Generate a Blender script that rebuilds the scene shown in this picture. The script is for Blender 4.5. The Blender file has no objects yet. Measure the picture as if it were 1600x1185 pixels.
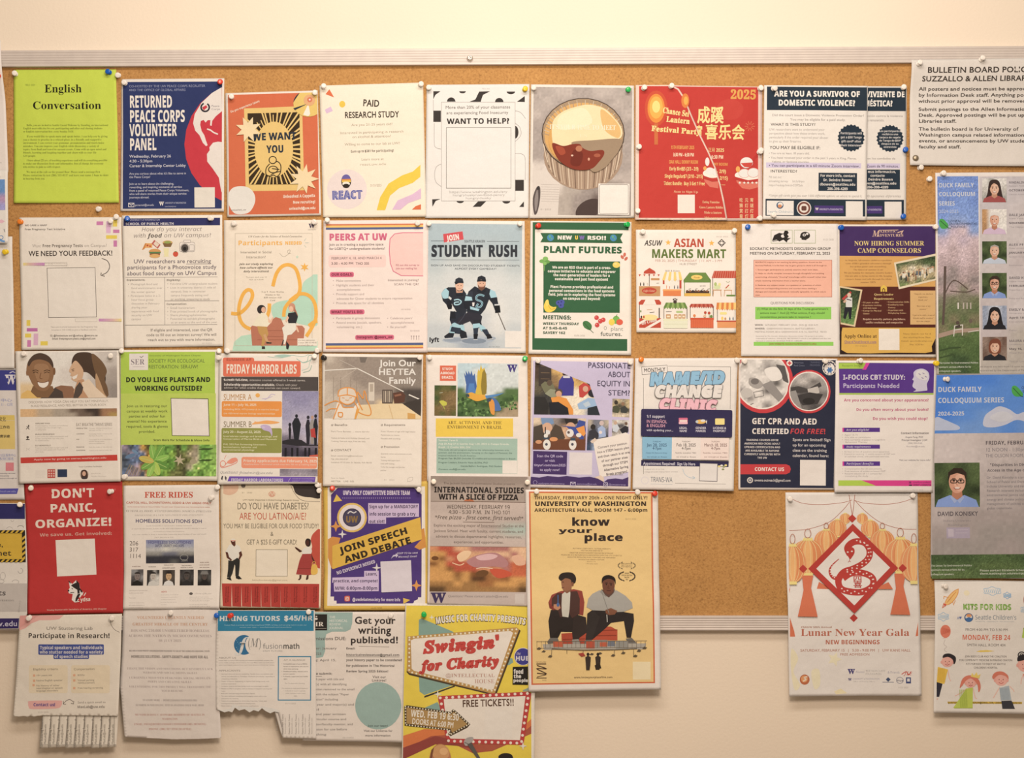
import bpy, bmesh, math, random
import numpy as np
from mathutils import Vector, geometry

random.seed(7)
SC = bpy.context.scene
COL = SC.collection
K = 0.001345                      # metres of wall per photo pixel (a letter sheet is 160 px wide)
ZC = 1.55                         # height of the picture's centre above the floor

# ---------------------------------------------------------------- camera
cd = bpy.data.cameras.new('camera')
cam = bpy.data.objects.new('camera', cd)
COL.objects.link(cam)
cam.location = (0, -2.5, ZC)
cam.rotation_euler = (math.radians(90), 0, 0)
cd.sensor_width = 36
cd.lens = 36 * (2.5 - 0.014) / (1600 * K)
cd.clip_start = 0.05
SC.camera = cam

# ---------------------------------------------------------------- world and lights
w = bpy.data.worlds.new('room_ambience')
SC.world = w
w.use_nodes = True
w.node_tree.nodes['Background'].inputs[0].default_value = (1.0, 0.76, 0.54, 1)
w.node_tree.nodes['Background'].inputs[1].default_value = 0.30

def area(name, loc, aim, sx, sy, power, col):
    d = bpy.data.lights.new(name, 'AREA')
    d.shape = 'RECTANGLE'; d.size = sx; d.size_y = sy; d.energy = power; d.color = col
    o = bpy.data.objects.new(name, d); COL.objects.link(o)
    o.location = loc
    o.rotation_euler = (Vector(aim) - Vector(loc)).to_track_quat('-Z', 'Y').to_euler()
    return o
area('ceiling_light', (0.06, -1.5, ZC + 1.5), (0.06, 0, ZC + 0.25), 1.7, 0.35, 29, (1.0, 0.865, 0.73))
area('room_fill', (0.14, -1.95, ZC + 0.7), (0.1, 0, ZC - 0.8), 0.5, 0.4, 29, (1.0, 0.80, 0.625))  # added soft fill replacing some ambient; lifts the board's middle and lower part
SC.view_settings.view_transform = 'Standard'
SC.view_settings.look = 'None'
SC.view_settings.exposure = 0.0
SC.view_settings.gamma = 1.0

# ---------------------------------------------------------------- colour
def lin(c):
    return c / 12.92 if c <= 0.04045 else ((c + 0.055) / 1.055) ** 2.4
def hexlin(h):
    if len(h) == 3: h = ''.join(c * 2 for c in h)
    return [lin(int(h[i:i + 2], 16) / 255) for i in (0, 2, 4)]
REF = [0.714, 0.62, 0.524]            # how white paper reads under the warm light
_cc = {}
LIT = [1.0]                       # how much brighter than mid-board the measured flyer hangs
def C(h):
    """reflectance of a printed colour from its look under the warm room light"""
    k = (h, LIT[0])
    if k not in _cc:
        c = [a / r * 0.745 / LIT[0] for a, r in zip(hexlin(h), REF)]
        g = 0.3 * c[0] + 0.59 * c[1] + 0.11 * c[2]
        c = [0.003 + 0.997 * (a * 0.90 + g * 0.10) for a in c]
        q = min(1.0, 0.755 / max(c)); _cc[k] = tuple(a * q for a in c)
    return _cc[k]

# ---------------------------------------------------------------- materials
def mat(name, col=(0.8, 0.8, 0.8), rough=0.5, metal=0.0, **kw):
    m = bpy.data.materials.new(name); m.use_nodes = True
    b = m.node_tree.nodes['Principled BSDF']
    b.inputs['Base Color'].default_value = (*col, 1)
    b.inputs['Roughness'].default_value = rough
    b.inputs['Metallic'].default_value = metal
    for k, v in kw.items(): b.inputs[k].default_value = v
    return m, m.node_tree, b
def noise(nt, scale, detail=3, rough=0.55, src='Object', vec=None):
    tc = nt.nodes.new('ShaderNodeTexCoord')
    n = nt.nodes.new('ShaderNodeTexNoise')
    n.inputs['Scale'].default_value = scale; n.inputs['Detail'].default_value = detail; n.inputs['Roughness'].default_value = rough
    nt.links.new(tc.outputs[src], n.inputs['Vector'])
    return n
def ramp(nt, fac, stops):
    r = nt.nodes.new('ShaderNodeValToRGB')
    e = r.color_ramp.elements
    while len(e) < len(stops): e.new(0.5)
    for q, (p, c) in zip(e, stops): q.position = p; q.color = (*c, 1)
    nt.links.new(fac, r.inputs['Fac'])
    return r
def bump(nt, b, h, strength, dist):
    n = nt.nodes.new('ShaderNodeBump'); n.inputs['Strength'].default_value = strength; n.inputs['Distance'].default_value = dist
    nt.links.new(h, n.inputs['Height']); nt.links.new(n.outputs['Normal'], b.inputs['Normal'])
    return n

def paper_mat(name, rough, bs):
    m, nt, b = mat(name, rough=rough)
    b.inputs['Specular IOR Level'].default_value = 0.12
    a = nt.nodes.new('ShaderNodeAttribute'); a.attribute_name = 'ink'
    n = noise(nt, 420, 2)
    r = ramp(nt, n.outputs['Fac'], [(0.25, (0.93, 0.93, 0.93)), (0.75, (1, 1, 1))])
    mx = nt.nodes.new('ShaderNodeMix'); mx.data_type = 'RGBA'; mx.blend_type = 'MULTIPLY'; mx.inputs[0].default_value = 1
    nt.links.new(a.outputs['Color'], mx.inputs[6]); nt.links.new(r.outputs['Color'], mx.inputs[7])
    nt.links.new(mx.outputs[2], b.inputs['Base Color'])
    n2 = noise(nt, 10, 3, 0.5)
    bump(nt, b, n2.outputs['Fac'], 0.6, bs * 1.9)
    return m
PAPER = paper_mat('printed_paper', 0.62, 0.006)
GLOSS = paper_mat('laminated_paper', 0.34, 0.004)

m, nt, b = mat('wall_paint', rough=0.85)
n = noise(nt, 160, 4); n2 = noise(nt, 3, 2)
r = ramp(nt, n2.outputs['Fac'], [(0.3, (0.755, 0.69, 0.605)), (0.7, (0.775, 0.71, 0.62))])
nt.links.new(r.outputs['Color'], b.inputs['Base Color']); bump(nt, b, n.outputs['Fac'], 0.25, 0.002)
WALL = m

m, nt, b = mat('cork', rough=0.9)
n = noise(nt, 230, 6, 0.7); n2 = noise(nt, 9, 3); n3 = noise(nt, 95, 2, 0.4)
r = ramp(nt, n.outputs['Fac'], [(0.28, (0.26, 0.135, 0.045)), (0.45, (0.47, 0.255, 0.088)), (0.62, (0.545, 0.31, 0.112)), (0.8, (0.66, 0.40, 0.165))])
r2 = ramp(nt, n2.outputs['Fac'], [(0.3, (0.88, 0.87, 0.86)), (0.7, (1, 1, 1))])
r3 = ramp(nt, n3.outputs['Fac'], [(0.20, (0.4, 0.3, 0.25)), (0.24, (1, 1, 1))])
mx = nt.nodes.new('ShaderNodeMix'); mx.data_type = 'RGBA'; mx.blend_type = 'MULTIPLY'; mx.inputs[0].default_value = 1
mx2 = nt.nodes.new('ShaderNodeMix'); mx2.data_type = 'RGBA'; mx2.blend_type = 'MULTIPLY'; mx2.inputs[0].default_value = 1
nt.links.new(r.outputs['Color'], mx.inputs[6]); nt.links.new(r2.outputs['Color'], mx.inputs[7])
nt.links.new(mx.outputs[2], mx2.inputs[6]); nt.links.new(r3.outputs['Color'], mx2.inputs[7])
nt.links.new(mx2.outputs[2], b.inputs['Base Color']); bump(nt, b, n.outputs['Fac'], 0.6, 0.003)
CORK = m

m, nt, b = mat('brushed_aluminium', (0.62, 0.56, 0.52), 0.6, 0.25)
n = noise(nt, 40, 3)
r = ramp(nt, n.outputs['Fac'], [(0.3, (0.57, 0.535, 0.525)), (0.7, (0.62, 0.585, 0.57))])
nt.links.new(r.outputs['Color'], b.inputs['Base Color'])
ALU = m
STEEL = mat('screw_steel', (0.72, 0.68, 0.62), 0.28, 0.9)[0]
BRASS = mat('dull_tack_metal', (0.30, 0.26, 0.20), 0.4, 0.7)[0]

# ---------------------------------------------------------------- space
def wx(px): return (px - 800) * K
def wz(py): return ZC + (592.5 - py) * K
def tag(o, label=None, cat=None, group=None, kind=None):
    for k, v in (('label', label), ('category', cat), ('group', group), ('kind', kind)):
        if v: o[k] = v
    return o
def mesh_obj(name, verts, faces, m, parent=None, smooth=False):
    me = bpy.data.meshes.new(name)
    me.from_pydata(verts, [], faces)
    for q in (m if isinstance(m, (list, tuple)) else [m]): me.materials.append(q)
    if smooth: me.polygons.foreach_set('use_smooth', [True] * len(me.polygons))
    me.update()
    o = bpy.data.objects.new(name, me); COL.objects.link(o); o.parent = parent
    return o
def prism_x(name, prof, x0, x1, m, parent=None, slope=0.0):
    """a profile of (y, z) points drawn out along x"""
    n = len(prof)
    v = [(x0, y, z - slope * x0) for y, z in prof] + [(x1, y, z - slope * x1) for y, z in prof]
    f = [(i, (i + 1) % n, n + (i + 1) % n, n + i) for i in range(n)] + [tuple(range(n))[::-1], tuple(range(n, 2 * n))]
    return mesh_obj(name, v, f, m, parent)
def box(name, lo, hi, m, parent=None):
    v = [(x, y, z) for x in (lo[0], hi[0]) for y in (lo[1], hi[1]) for z in (lo[2], hi[2])]
    f = [(0, 1, 3, 2), (4, 6, 7, 5), (0, 4, 5, 1), (2, 3, 7, 6), (0, 2, 6, 4), (1, 5, 7, 3)]
    return mesh_obj(name, v, f, m, parent)
def empty(name, loc):
    o = bpy.data.objects.new(name, None); COL.objects.link(o); o.location = loc; o.empty_display_size = 0.02
    return o

# ---------------------------------------------------------------- the setting: wall, cork board with ribbed metal rails
tag(box('wall_back', (-2.6, 0, 0), (2.6, 0.12, 3.4), WALL), kind='structure')
tag(box('floor', (-2.6, -3.2, -0.05), (2.6, 0, 0), mat('floor_carpet', (0.33, 0.27, 0.22), 0.95)[0]), kind='structure')
CORKY = -0.010
board = empty('cork_board', (0, 0, wz(968)))
tag(board, 'long orange brown cork notice board with ribbed aluminium rails on the cream wall', 'notice board')
def child(o, parent):
    o.parent = parent; o.matrix_parent_inverse = parent.matrix_basis.inverted()
    return o
BX0, BX1 = wx(-330), wx(1930)
child(box('cork_panel', (BX0, CORKY, wz(975)), (BX1, -0.0005, wz(85)), CORK), board)
def rib(zb, h, depth, nr, lip):
    """ribbed extrusion profile: from the wall out, up along grooves"""
    p = [(-0.0004, zb), (-depth + 0.001, zb), (-depth, zb + 0.001)]
    for i in range(nr):
        a = zb + h * (0.10 + 0.78 * i / nr); s = h * 0.78 / nr
        p += [(-depth, a + 0.1 * s), (-depth + 0.0007, a + 0.3 * s), (-depth + 0.0007, a + 0.6 * s), (-depth, a + 0.9 * s)]
    p += [(-depth, zb + h - 0.001), (-depth + 0.001, zb + h), (-0.0004, zb + h)]
    return p
SL = 7 / 1600
rail = child(prism_x('top_rail', rib(wz(102), 25.5 * K, 0.020, 5, 0), BX0, BX1, ALU, None, -SL), board)
child(prism_x('bottom_rail', rib(wz(985), 22.5 * K, 0.019, 5, 0), BX0, BX1, ALU), board)
for s, x in ((0, BX0), (1, BX1)):
    child(box('side_rail', (x - 0.012, -0.0195, wz(985)), (x + 0.012, -0.0004, wz(78 if s else 85)), ALU), board)

def lathe(prof, n=20, a=(0, 0, 0)):
    """profile (radius, out) about the axis that points at the viewer (-y)"""
    v, f = [], []
    for r_, d in prof:
        for k in range(n):
            t = 2 * math.pi * k / n
            v.append((r_ * math.cos(t), -d, r_ * math.sin(t)))
    for i in range(len(prof) - 1):
        for k in range(n):
            f.append((i * n + k, i * n + (k + 1) % n, (i + 1) * n + (k + 1) % n, (i + 1) * n + k))
    f.append(tuple(range((len(prof) - 1) * n, len(prof) * n))); f.append(tuple(range(n))[::-1])
    return v, f
sv, sf = lathe([(0.0066, 0), (0.0066, 0.003), (0.0058, 0.0052), (0.004, 0.0064), (0.0028, 0.0066), (0.0022, 0.0056), (0.0004, 0.0054)])
scr = mesh_obj('rail_screw', sv, sf, STEEL, None, True)
scr.location = (wx(734.5), -0.0195, wz(92.5)); child(scr, board)

# ---------------------------------------------------------------- push pins
pv, pf = lathe([(0.0006, -0.011), (0.0006, 0.0005), (0.0046, 0.0005), (0.0050, 0.0013), (0.0044, 0.0023), (0.0028, 0.0033), (0.0026, 0.0075), (0.0034, 0.0085),
                (0.0053, 0.0095), (0.0056, 0.0106), (0.0050, 0.0116), (0.0030, 0.0120), (0.0006, 0.0120)], 18)
PINCOL = dict(clear=(0.93, 0.92, 0.90), white=(0.85, 0.82, 0.76), blue=(0.01, 0.13, 0.62), red=(0.75, 0.06, 0.035), orange=(0.85, 0.25, 0.03),
              yellow=(0.88, 0.66, 0.03), green=(0.02, 0.52, 0.12), teal=(0.01, 0.42, 0.30), black=(0.02, 0.018, 0.018))
PINME = {}
for k, c in PINCOL.items():
    if k == 'clear':
        m, nt, b = mat('clear_plastic', (0.97, 0.96, 0.95), 0.2, **{'Transmission Weight': 0.25, 'IOR': 1.3})
    else:
        m, nt, b = mat(k + '_plastic', c, 0.25, **{'Transmission Weight': 0.0 if k in ('black', 'white') else 0.15})
    me = bpy.data.meshes.new('push_pin_' + k); me.from_pydata(pv, [], pf)
    me.polygons.foreach_set('use_smooth', [True] * len(me.polygons)); me.materials.append(m); PINME[k] = me
tv, tf = lathe([(0.0005, -0.01), (0.0005, 0), (0.0062, 0), (0.0064, 0.0006), (0.0052, 0.0022), (0.003, 0.0032), (0.001, 0.0035)], 20)
me = bpy.data.meshes.new('thumb_tack'); me.from_pydata(tv, [], tf); me.materials.append(BRASS)
me.polygons.foreach_set('use_smooth', [True] * len(me.polygons)); PINME['metal'] = me
PINS = []
def pin(px, py, colour, where, depth=None):
    PINS.append((px, py, colour, where.replace('in the ', 'at the ', 1), depth))
def plant_pins():
    """each pin stands on the top sheet under it"""
    rnd = random.Random(3)
    for px, py, c, where, depth in PINS:
        d = depth
        if d is None:
            d = CORKY
            for q in ALL:
                if q.inside(px, py): d = min(d, q.depth(np.array([px]), np.array([py]))[0] - 0.0002)
        nm = 'thumb_tack' if c == 'metal' else 'push_pin'
        o = bpy.data.objects.new(nm, PINME[c]); COL.objects.link(o)
        o.location = (wx(px), d - 0.0003, wz(py))
        o.rotation_euler = (rnd.uniform(-0.28, 0.1), rnd.uniform(0, 3), rnd.uniform(-0.22, 0.22))
        tag(o, (('dull metal thumb tack ' if c == 'metal' else c + ' push pin ') + where), 'push pin', 'push pins in the notice board')

# ---------------------------------------------------------------- lettering: glyphs of the font Blender carries, cached one by one
MAP = {'s': (0x1D400, 0x1D7CE), 'e': (0x1D468, 0x1D7CE), 'n': (0x1D5A0, 0x1D7E2), 'b': (0x1D5D4, 0x1D7EC), 'i': (0x1D608, 0x1D7E2),
       'z': (0x1D63C, 0x1D7EC), 'c': (0x1D4D0, 0x1D7CE), 'm': (0x1D670, 0x1D7F6), 'd': (0x1D538, 0x1D7D8)}
HOLES = dict(zip('CHNPQRZ', '\u2102\u210d\u2115\u2119\u211a\u211d\u2124'))
def glyph_char(f, ch):
    if f == 'r': return ch
    if f == 'd' and ch in HOLES: return HOLES[ch]
    b_, g = MAP[f]
    if 'A' <= ch <= 'Z': return chr(b_ + ord(ch) - 65)
    if 'a' <= ch <= 'z': return chr(b_ + 26 + ord(ch) - 97)
    if '0' <= ch <= '9': return chr(g + ord(ch) - 48)
    return ch
tcu = bpy.data.curves.new('tmp_text', 'FONT'); tcu.resolution_u = 3
tob = bpy.data.objects.new('tmp_text', tcu); COL.objects.link(tob)
DG = bpy.context.evaluated_depsgraph_get()
def text_mesh(body, off):
    tcu.body = body; tcu.offset = off
    DG.update()
    ev = tob.evaluated_get(DG); me = ev.to_mesh()
    me.calc_loop_triangles()
    v = np.array([q.co[:2] for q in me.vertices], dtype=np.float64).reshape(-1, 2)
    t = np.array([q.vertices[:] for q in me.loop_triangles], dtype=np.int64).reshape(-1, 3)
    ev.to_mesh_clear()
    return v, t
def fnt(s_): return np.ptp(text_mesh(s_, 0)[0][:, 0])
II = fnt('II'); GAP = fnt('I      I') - II; IW = text_mesh('I', 0)[0][:, 0].max(); IADV = II - (IW - text_mesh('I', 0)[0][:, 0].min())
GL = {}
OFF = {'': 0, '+': 0.012, '++': 0.025, '+++': 0.036, '++++': 0.05, '-': -0.010}
ASCII = [chr(q) for q in range(33, 127)]
def embolden(V, T, off):
    """moves the outline of a filled glyph outwards by off"""
    E = {}
    for a, b_, c in T:
        cr = (V[b_][0] - V[a][0]) * (V[c][1] - V[a][1]) - (V[b_][1] - V[a][1]) * (V[c][0] - V[a][0])
        for p, q in ((a, b_), (b_, c), (c, a)) if cr > 0 else ((b_, a), (c, b_), (a, c)):
            if (q, p) in E: del E[(q, p)]
            else: E[(p, q)] = 1
    N1 = {}
    for p, q in E:
        d = V[q] - V[p]; l_ = math.hypot(*d)
        if l_ < 1e-9: continue
        n_ = np.array([d[1], -d[0]]) / l_
        N1.setdefault(p, []).append(n_); N1.setdefault(q, []).append(n_)
    W = V.copy()
    for p, ns in N1.items():
        m_ = sum(ns); l_ = math.hypot(*m_)
        if l_ < 1e-6: continue
        m_ = m_ / l_; W[p] = V[p] + m_ * off / max(0.5, float(np.dot(m_, ns[0])))
    return W
def batch(f, chars):
    """outlines and advance of each character, read from one text with a character to a line, each between two far uprights"""
    fo = f[0]; off = OFF[f[1:]]
    tcu.space_line = 3.0
    gs = [glyph_char(fo, c) for c in chars]
    body = '\n'.join('I   ' + g + '   I' for g in gs)
    v0, t0 = text_mesh(body, 0)
    v1, t1 = v0, t0
    tcu.space_line = 1.0
    def lines(v, t):
        c = v[t].mean(1); ln = np.round((0.25 - c[:, 1]) / 3.0).astype(int)
        return ln, c
    l0, c0 = lines(v0, t0); l1, c1 = lines(v1, t1)
    for i, ch in enumerate(chars):
        X = v0[t0[l0 == i]][:, :, 0]
        if not X.size: GL[(f, ch)] = (np.zeros((0, 2)), np.zeros((0, 3), int), 0.3); continue
        wide = X.max() - X.min()
        adv = wide - II - GAP; off = OFF[f[1:]]
        m_ = (l1 == i) & (c1[:, 0] > IW + GAP / 4) & (c1[:, 0] < X.max() - IADV - GAP / 4)
        T = t1[m_]
        used, inv = np.unique(T, return_inverse=True)
        V = v1[used] + np.array([-(IADV + GAP / 2), 3.0 * i])
        if fo in 'bz' and not ch.isalnum() and fo != 'r': off = off + 0.03; adv += 0.03
        if off: V = embolden(V, inv.reshape(-1, 3), off)
        GL[(f, ch)] = (V, inv.reshape(-1, 3), adv + max(off, 0) * 1.2)
def glyph(f, ch):
    k = (f, ch)
    if k not in GL:
        if ch == ' ': GL[k] = (np.zeros((0, 2)), np.zeros((0, 3), int), GAP / 6)
        elif f[0] == 'r' and ch in ASCII: batch(f, ASCII)
        else: batch(f, [ch])
    return GL[k]
CAP = {}
def cap(f):
    if f[0] not in CAP: CAP[f[0]] = text_mesh(glyph_char(f[0], 'H'), 0)[0][:, 1].max()
    return CAP[f[0]]
def line_width(s, f, sp=0.0): return sum(glyph(f, c)[2] + sp for c in s)

# ---------------------------------------------------------------- flyers: a sheet of paper and what is printed on it
EPS = 0.00011
ALL = []
def inpoly(x, y, P):
    c = False; n = len(P)
    for i in range(n):
        (x1, y1), (x2, y2) = P[i], P[i - 1]
        if (y1 > y) != (y2 > y) and x < (x2 - x1) * (y - y1) / (y2 - y1) + x1: c = not c
    return c
def refine(V, T, L):
    """split the longest edges of the triangles until none is longer than L"""
    V = [tuple(p) for p in V]; mid = {}
    todo = [tuple(t) for t in T]; out = []
    while todo:
        a, b, c = todo.pop()
        e = [((V[p][0] - V[q][0]) ** 2 + (V[p][1] - V[q][1]) ** 2, p, q, r) for p, q, r in ((a, b, c), (b, c, a), (c, a, b))]
        d, p, q, r = max(e)
        if d <= L * L: out.append((a, b, c)); continue
        k = (min(p, q), max(p, q))
        if k not in mid:
            mid[k] = len(V); V.append(tuple((V[p][i] + V[q][i]) / 2 for i in range(len(V[p]))))
        m_ = mid[k]
        todo += [(p, m_, r), (m_, q, r)]
    return V, out
def clip_tris(V, T, P):
    """triangles cut by a convex outline P"""
    ar = sum(P[i - 1][0] * P[i][1] - P[i][0] * P[i - 1][1] for i in range(len(P)))
    if ar < 0: P = P[::-1]
    nv, nt_ = [], []
    for t in T:
        poly = [tuple(V[i]) for i in t]
        for i in range(len(P)):
            (ax, ay), (bx, by) = P[i - 1], P[i]
            sd = [(bx - ax) * (p[1] - ay) - (by - ay) * (p[0] - ax) for p in poly]
            if min(sd) >= -1e-9: continue
            res = []
            for j in range(len(poly)):
                s0, s1 = sd[j - 1], sd[j]; p0, p1 = poly[j - 1], poly[j]
                if (s0 < 0) != (s1 < 0):
                    f = s0 / (s0 - s1); res.append(tuple(p0[k] + (p1[k] - p0[k]) * f for k in range(len(p0))))
                if s1 >= 0: res.append(p1)
            poly = res
            if len(poly) < 3: break
        if len(poly) >= 3:
            o = len(nv); nv += poly
            nt_ += [(o, o + i, o + i + 1) for i in range(1, len(poly) - 1)]
    return nv, nt_
def spline(P, closed, n=6):
    out = []; N = len(P)
    rng = range(N) if closed else range(N - 1)
    for i in rng:
        g = (lambda j: P[j % N]) if closed else (lambda j: P[max(0, min(N - 1, j))])
        p0, p1, p2, p3 = g(i - 1), g(i), g(i + 1), g(i + 2)
        for k in range(n):
            t = k / n
            out.append(tuple(0.5 * (2 * p1[d] + (p2[d] - p0[d]) * t + (2 * p0[d] - 5 * p1[d] + 4 * p2[d] - p3[d]) * t * t + (3 * p1[d] - p0[d] - 3 * p2[d] + p3[d]) * t ** 3) for d in (0, 1)))
    if not closed: out.append(P[-1])
    return out
def pts(s):
    if not isinstance(s, str): return [tuple(p) for p in s]
    a = [float(q) for q in s.replace(',', ' ').split()]
    return list(zip(a[::2], a[1::2]))

def smooth01(t): t = np.clip(t, 0, 1); return t * t * (3 - 2 * t)

def groups_apart(els):
    """printed pieces that stand well apart become parts of their own"""
    B = [(e[0][:, 0].min(), e[0][:, 1].min(), e[0][:, 0].max(), e[0][:, 1].max()) for e in els]
    g = list(range(len(els)))
    def top(i):
        while g[i] != i: i = g[i]
        return i
    for i in range(len(els)):
        for j in range(i):
            a, b_ = B[i], B[j]
            gap = math.hypot(max(0, a[0] - b_[2], b_[0] - a[2]), max(0, a[1] - b_[3], b_[1] - a[3]))
            sz = max(a[2] - a[0], a[3] - a[1], b_[2] - b_[0], b_[3] - b_[1])
            if gap <= max(8, 0.22 * sz): g[top(i)] = top(j)
    out = {}
    for i in range(len(els)): out.setdefault(top(i), []).append(els[i])
    return list(out.values())

class Flyer:
    def __init__(s, label, short, view, outline, colour, L=0, lift=(3, 3), wave=1.3, group='flyers pinned to the cork board', name='flyer', cat='flyer', m=None, gap=0, bend=0, over=0, thick=0.0002):
        s.label, s.short, s.view, s.name, s.cat, s.group = label, short, view, name, cat, group
        s.out = [s.px(p) for p in pts(outline)]
        s.x0 = min(p[0] for p in s.out); s.x1 = max(p[0] for p in s.out); s.y0 = min(p[1] for p in s.out); s.y1 = max(p[1] for p in s.out)
        LIT[0] = 1.24 if view[1] == 60 else 1.06 if view[1] < 345 and view[0] > 300 else 1.0
        s.colour = C(colour); s.L = L; s.lift = lift; s.wave = wave; s.m = m or PAPER; s.gap = gap; s.bend = bend; s.over = over; s.thick = thick
        r = random.Random(label); s.ph = [r.uniform(0, 6.28) for _ in range(4)]; s.fr = [r.uniform(0.7, 1.3) for _ in range(2)]
        s.ang = math.atan2(s.out[1][1] - s.out[0][1], s.out[1][0] - s.out[0][0])
        s.parts = {}; s.cur = 'print'; s.boxes = []; s.clipP = None; s.k = 0
        s.labels = {}
        ALL.append(s)
    def px(s, p):
        ox, oy, k = s.view
        return (ox + p[0] / k, oy + p[1] / k)
    def inside(s, x, y): return inpoly(x, y, s.out)
    def depth(s, X, Y):
        u = (X - s.x0) / (s.x1 - s.x0); v = (Y - s.y0) / (s.y1 - s.y0)
        d = CORKY - 0.0011 - 0.0052 * s.L - s.gap
        w_ = s.wave * 0.001
        ed = smooth01(v / 0.10) * 0.85 + 0.15
        d = d - w_ * ed * (1 + 0.6 * np.sin(5.2 * s.fr[0] * u + s.ph[0] + 1.3 * v) * np.cos(3.1 * v + s.ph[1]) + 0.4 * np.sin(7 * s.fr[1] * v + s.ph[2] + 2 * u))
        vv = np.clip(v, 0, 1.2) ** 3; uu = np.clip(u, -0.1, 1.1)
        d = d - 0.001 * (s.lift[0] * np.clip(1 - uu, 0, 1.1) ** 2 + s.lift[1] * np.clip(uu, 0, 1.1) ** 2) * vv
        d = d - smooth01((Y - 885) / 75) * 0.0095
        if s.over: d = d - smooth01((165 - Y) / 65) * 0.0115
        if s.bend: d = d - 0.001 * s.bend * np.sin(np.clip(v, 0, 1) * np.pi)
        return d
    # ---- state
    def part(s, name, label=None):
        s.cur = name
        if label: s.labels[name] = label
        return s
    def clip(s, P=None):
        if P is not None and not isinstance(P, str) and len(P) == 4 and not hasattr(P[0], '__len__'):
            x0, y0, x1, y1 = P; P = [(x0, y0), (x1, y0), (x1, y1), (x0, y1)]
        s.clipP = None if P is None else [s.px(p) for p in pts(P)]
        return s
    def add(s, V, T, cols, L=5.5, ref=True):
        """V in photo pixels; cols one colour or one per vertex"""
        if not len(T): return
        if not isinstance(cols[0], (tuple, list)): W = [(p[0], p[1], *cols) for p in V]
        else: W = [(p[0], p[1], *c) for p, c in zip(V, cols)]
        T = [tuple(t) for t in T]
        if s.clipP: W, T = clip_tris(W, T, s.clipP)
        if not T: return
        if ref: W, T = refine(W, T, L)
        A = np.array(W)
        bx = (A[:, 0].min(), A[:, 1].min(), A[:, 0].max(), A[:, 1].max())
        lay = 1 + max([b[4] for b in s.boxes if b[0] < bx[2] and b[2] > bx[0] and b[1] < bx[3] and b[3] > bx[1]], default=0)
        s.boxes.append((*bx, lay))
        s.parts.setdefault(s.cur, []).append((A, np.array(T), lay))
    # ---- shapes (coordinates in the flyer's own measuring frame)
    def G(s, P, col, smooth=0):
        P = pts(P)
        if smooth: P = spline(P, True, 6 if smooth == 1 else smooth)
        P = [s.px(p) for p in P]
        T = geometry.tessellate_polygon([[Vector((p[0], p[1], 0)) for p in P]])
        s.add(P, T, C(col)); return s
    def R(s, x0, y0, x1, y1, col, r=0, a=None):
        a = s.ang if a is None else math.radians(a)
        if r:
            P = []
            for cx, cy, t0 in ((x1 - r, y0 + r, -90), (x1 - r, y1 - r, 0), (x0 + r, y1 - r, 90), (x0 + r, y0 + r, 180)):
                P += [(cx + r * math.cos(math.radians(t0 + t)), cy + r * math.sin(math.radians(t0 + t))) for t in range(0, 91, 18)]
        else: P = [(x0, y0), (x1, y0), (x1, y1), (x0, y1)]
        cx, cy = (x0 + x1) / 2, (y0 + y1) / 2; ca, sa = math.cos(a), math.sin(a)
        return s.G([(cx + (x - cx) * ca - (y - cy) * sa, cy + (x - cx) * sa + (y - cy) * ca) for x, y in P], col)
    def F(s, x0, y0, x1, y1, w_, col, r=0):
        """a rectangular line frame"""
        if r:
            P = []
            for cx, cy, t0 in ((x1 - r, y0 + r, -90), (x1 - r, y1 - r, 0), (x0 + r, y1 - r, 90), (x0 + r, y0 + r, 180)):
                P += [(cx + r * math.cos(math.radians(t0 + t)), cy + r * math.sin(math.radians(t0 + t))) for t in range(0, 91, 18)]
            return s.N(P + P[:1], w_, col)
        return s.N([(x0, y0), (x1, y0), (x1, y1), (x0, y1), (x0, y0)], w_, col)
    def O(s, cx, cy, rx, ry, col, a0=0, a1=360, rot=0):
        n = max(8, int(26 * (a1 - a0) / 360)); ca, sa = math.cos(math.radians(rot)), math.sin(math.radians(rot))
        q = [math.radians(a0 + (a1 - a0) * i / n) for i in range(n + (a1 - a0 < 360))]
        return s.G([(cx + rx * math.cos(t) * ca - ry * math.sin(t) * sa, cy + rx * math.cos(t) * sa + ry * math.sin(t) * ca) for t in q], col)
    def Q(s, cx, cy, rx, ry, w_, col, a0=0, a1=360):
        """an outlined ellipse or arc"""
        n = max(8, int(30 * abs(a1 - a0) / 360)); q = [math.radians(a0 + (a1 - a0) * i / n) for i in range(n + 1)]
        return s.N([(cx + rx * math.cos(t), cy + ry * math.sin(t)) for t in q], w_, col)
    def S(s, cx, cy, r1, r2, n, col, rot=0):
        return s.G([(cx + (r1, r2)[i % 2] * math.sin(math.radians(rot) + math.pi * i / n), cy - (r1, r2)[i % 2] * math.cos(math.radians(rot) + math.pi * i / n)) for i in range(2 * n)], col)
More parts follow.
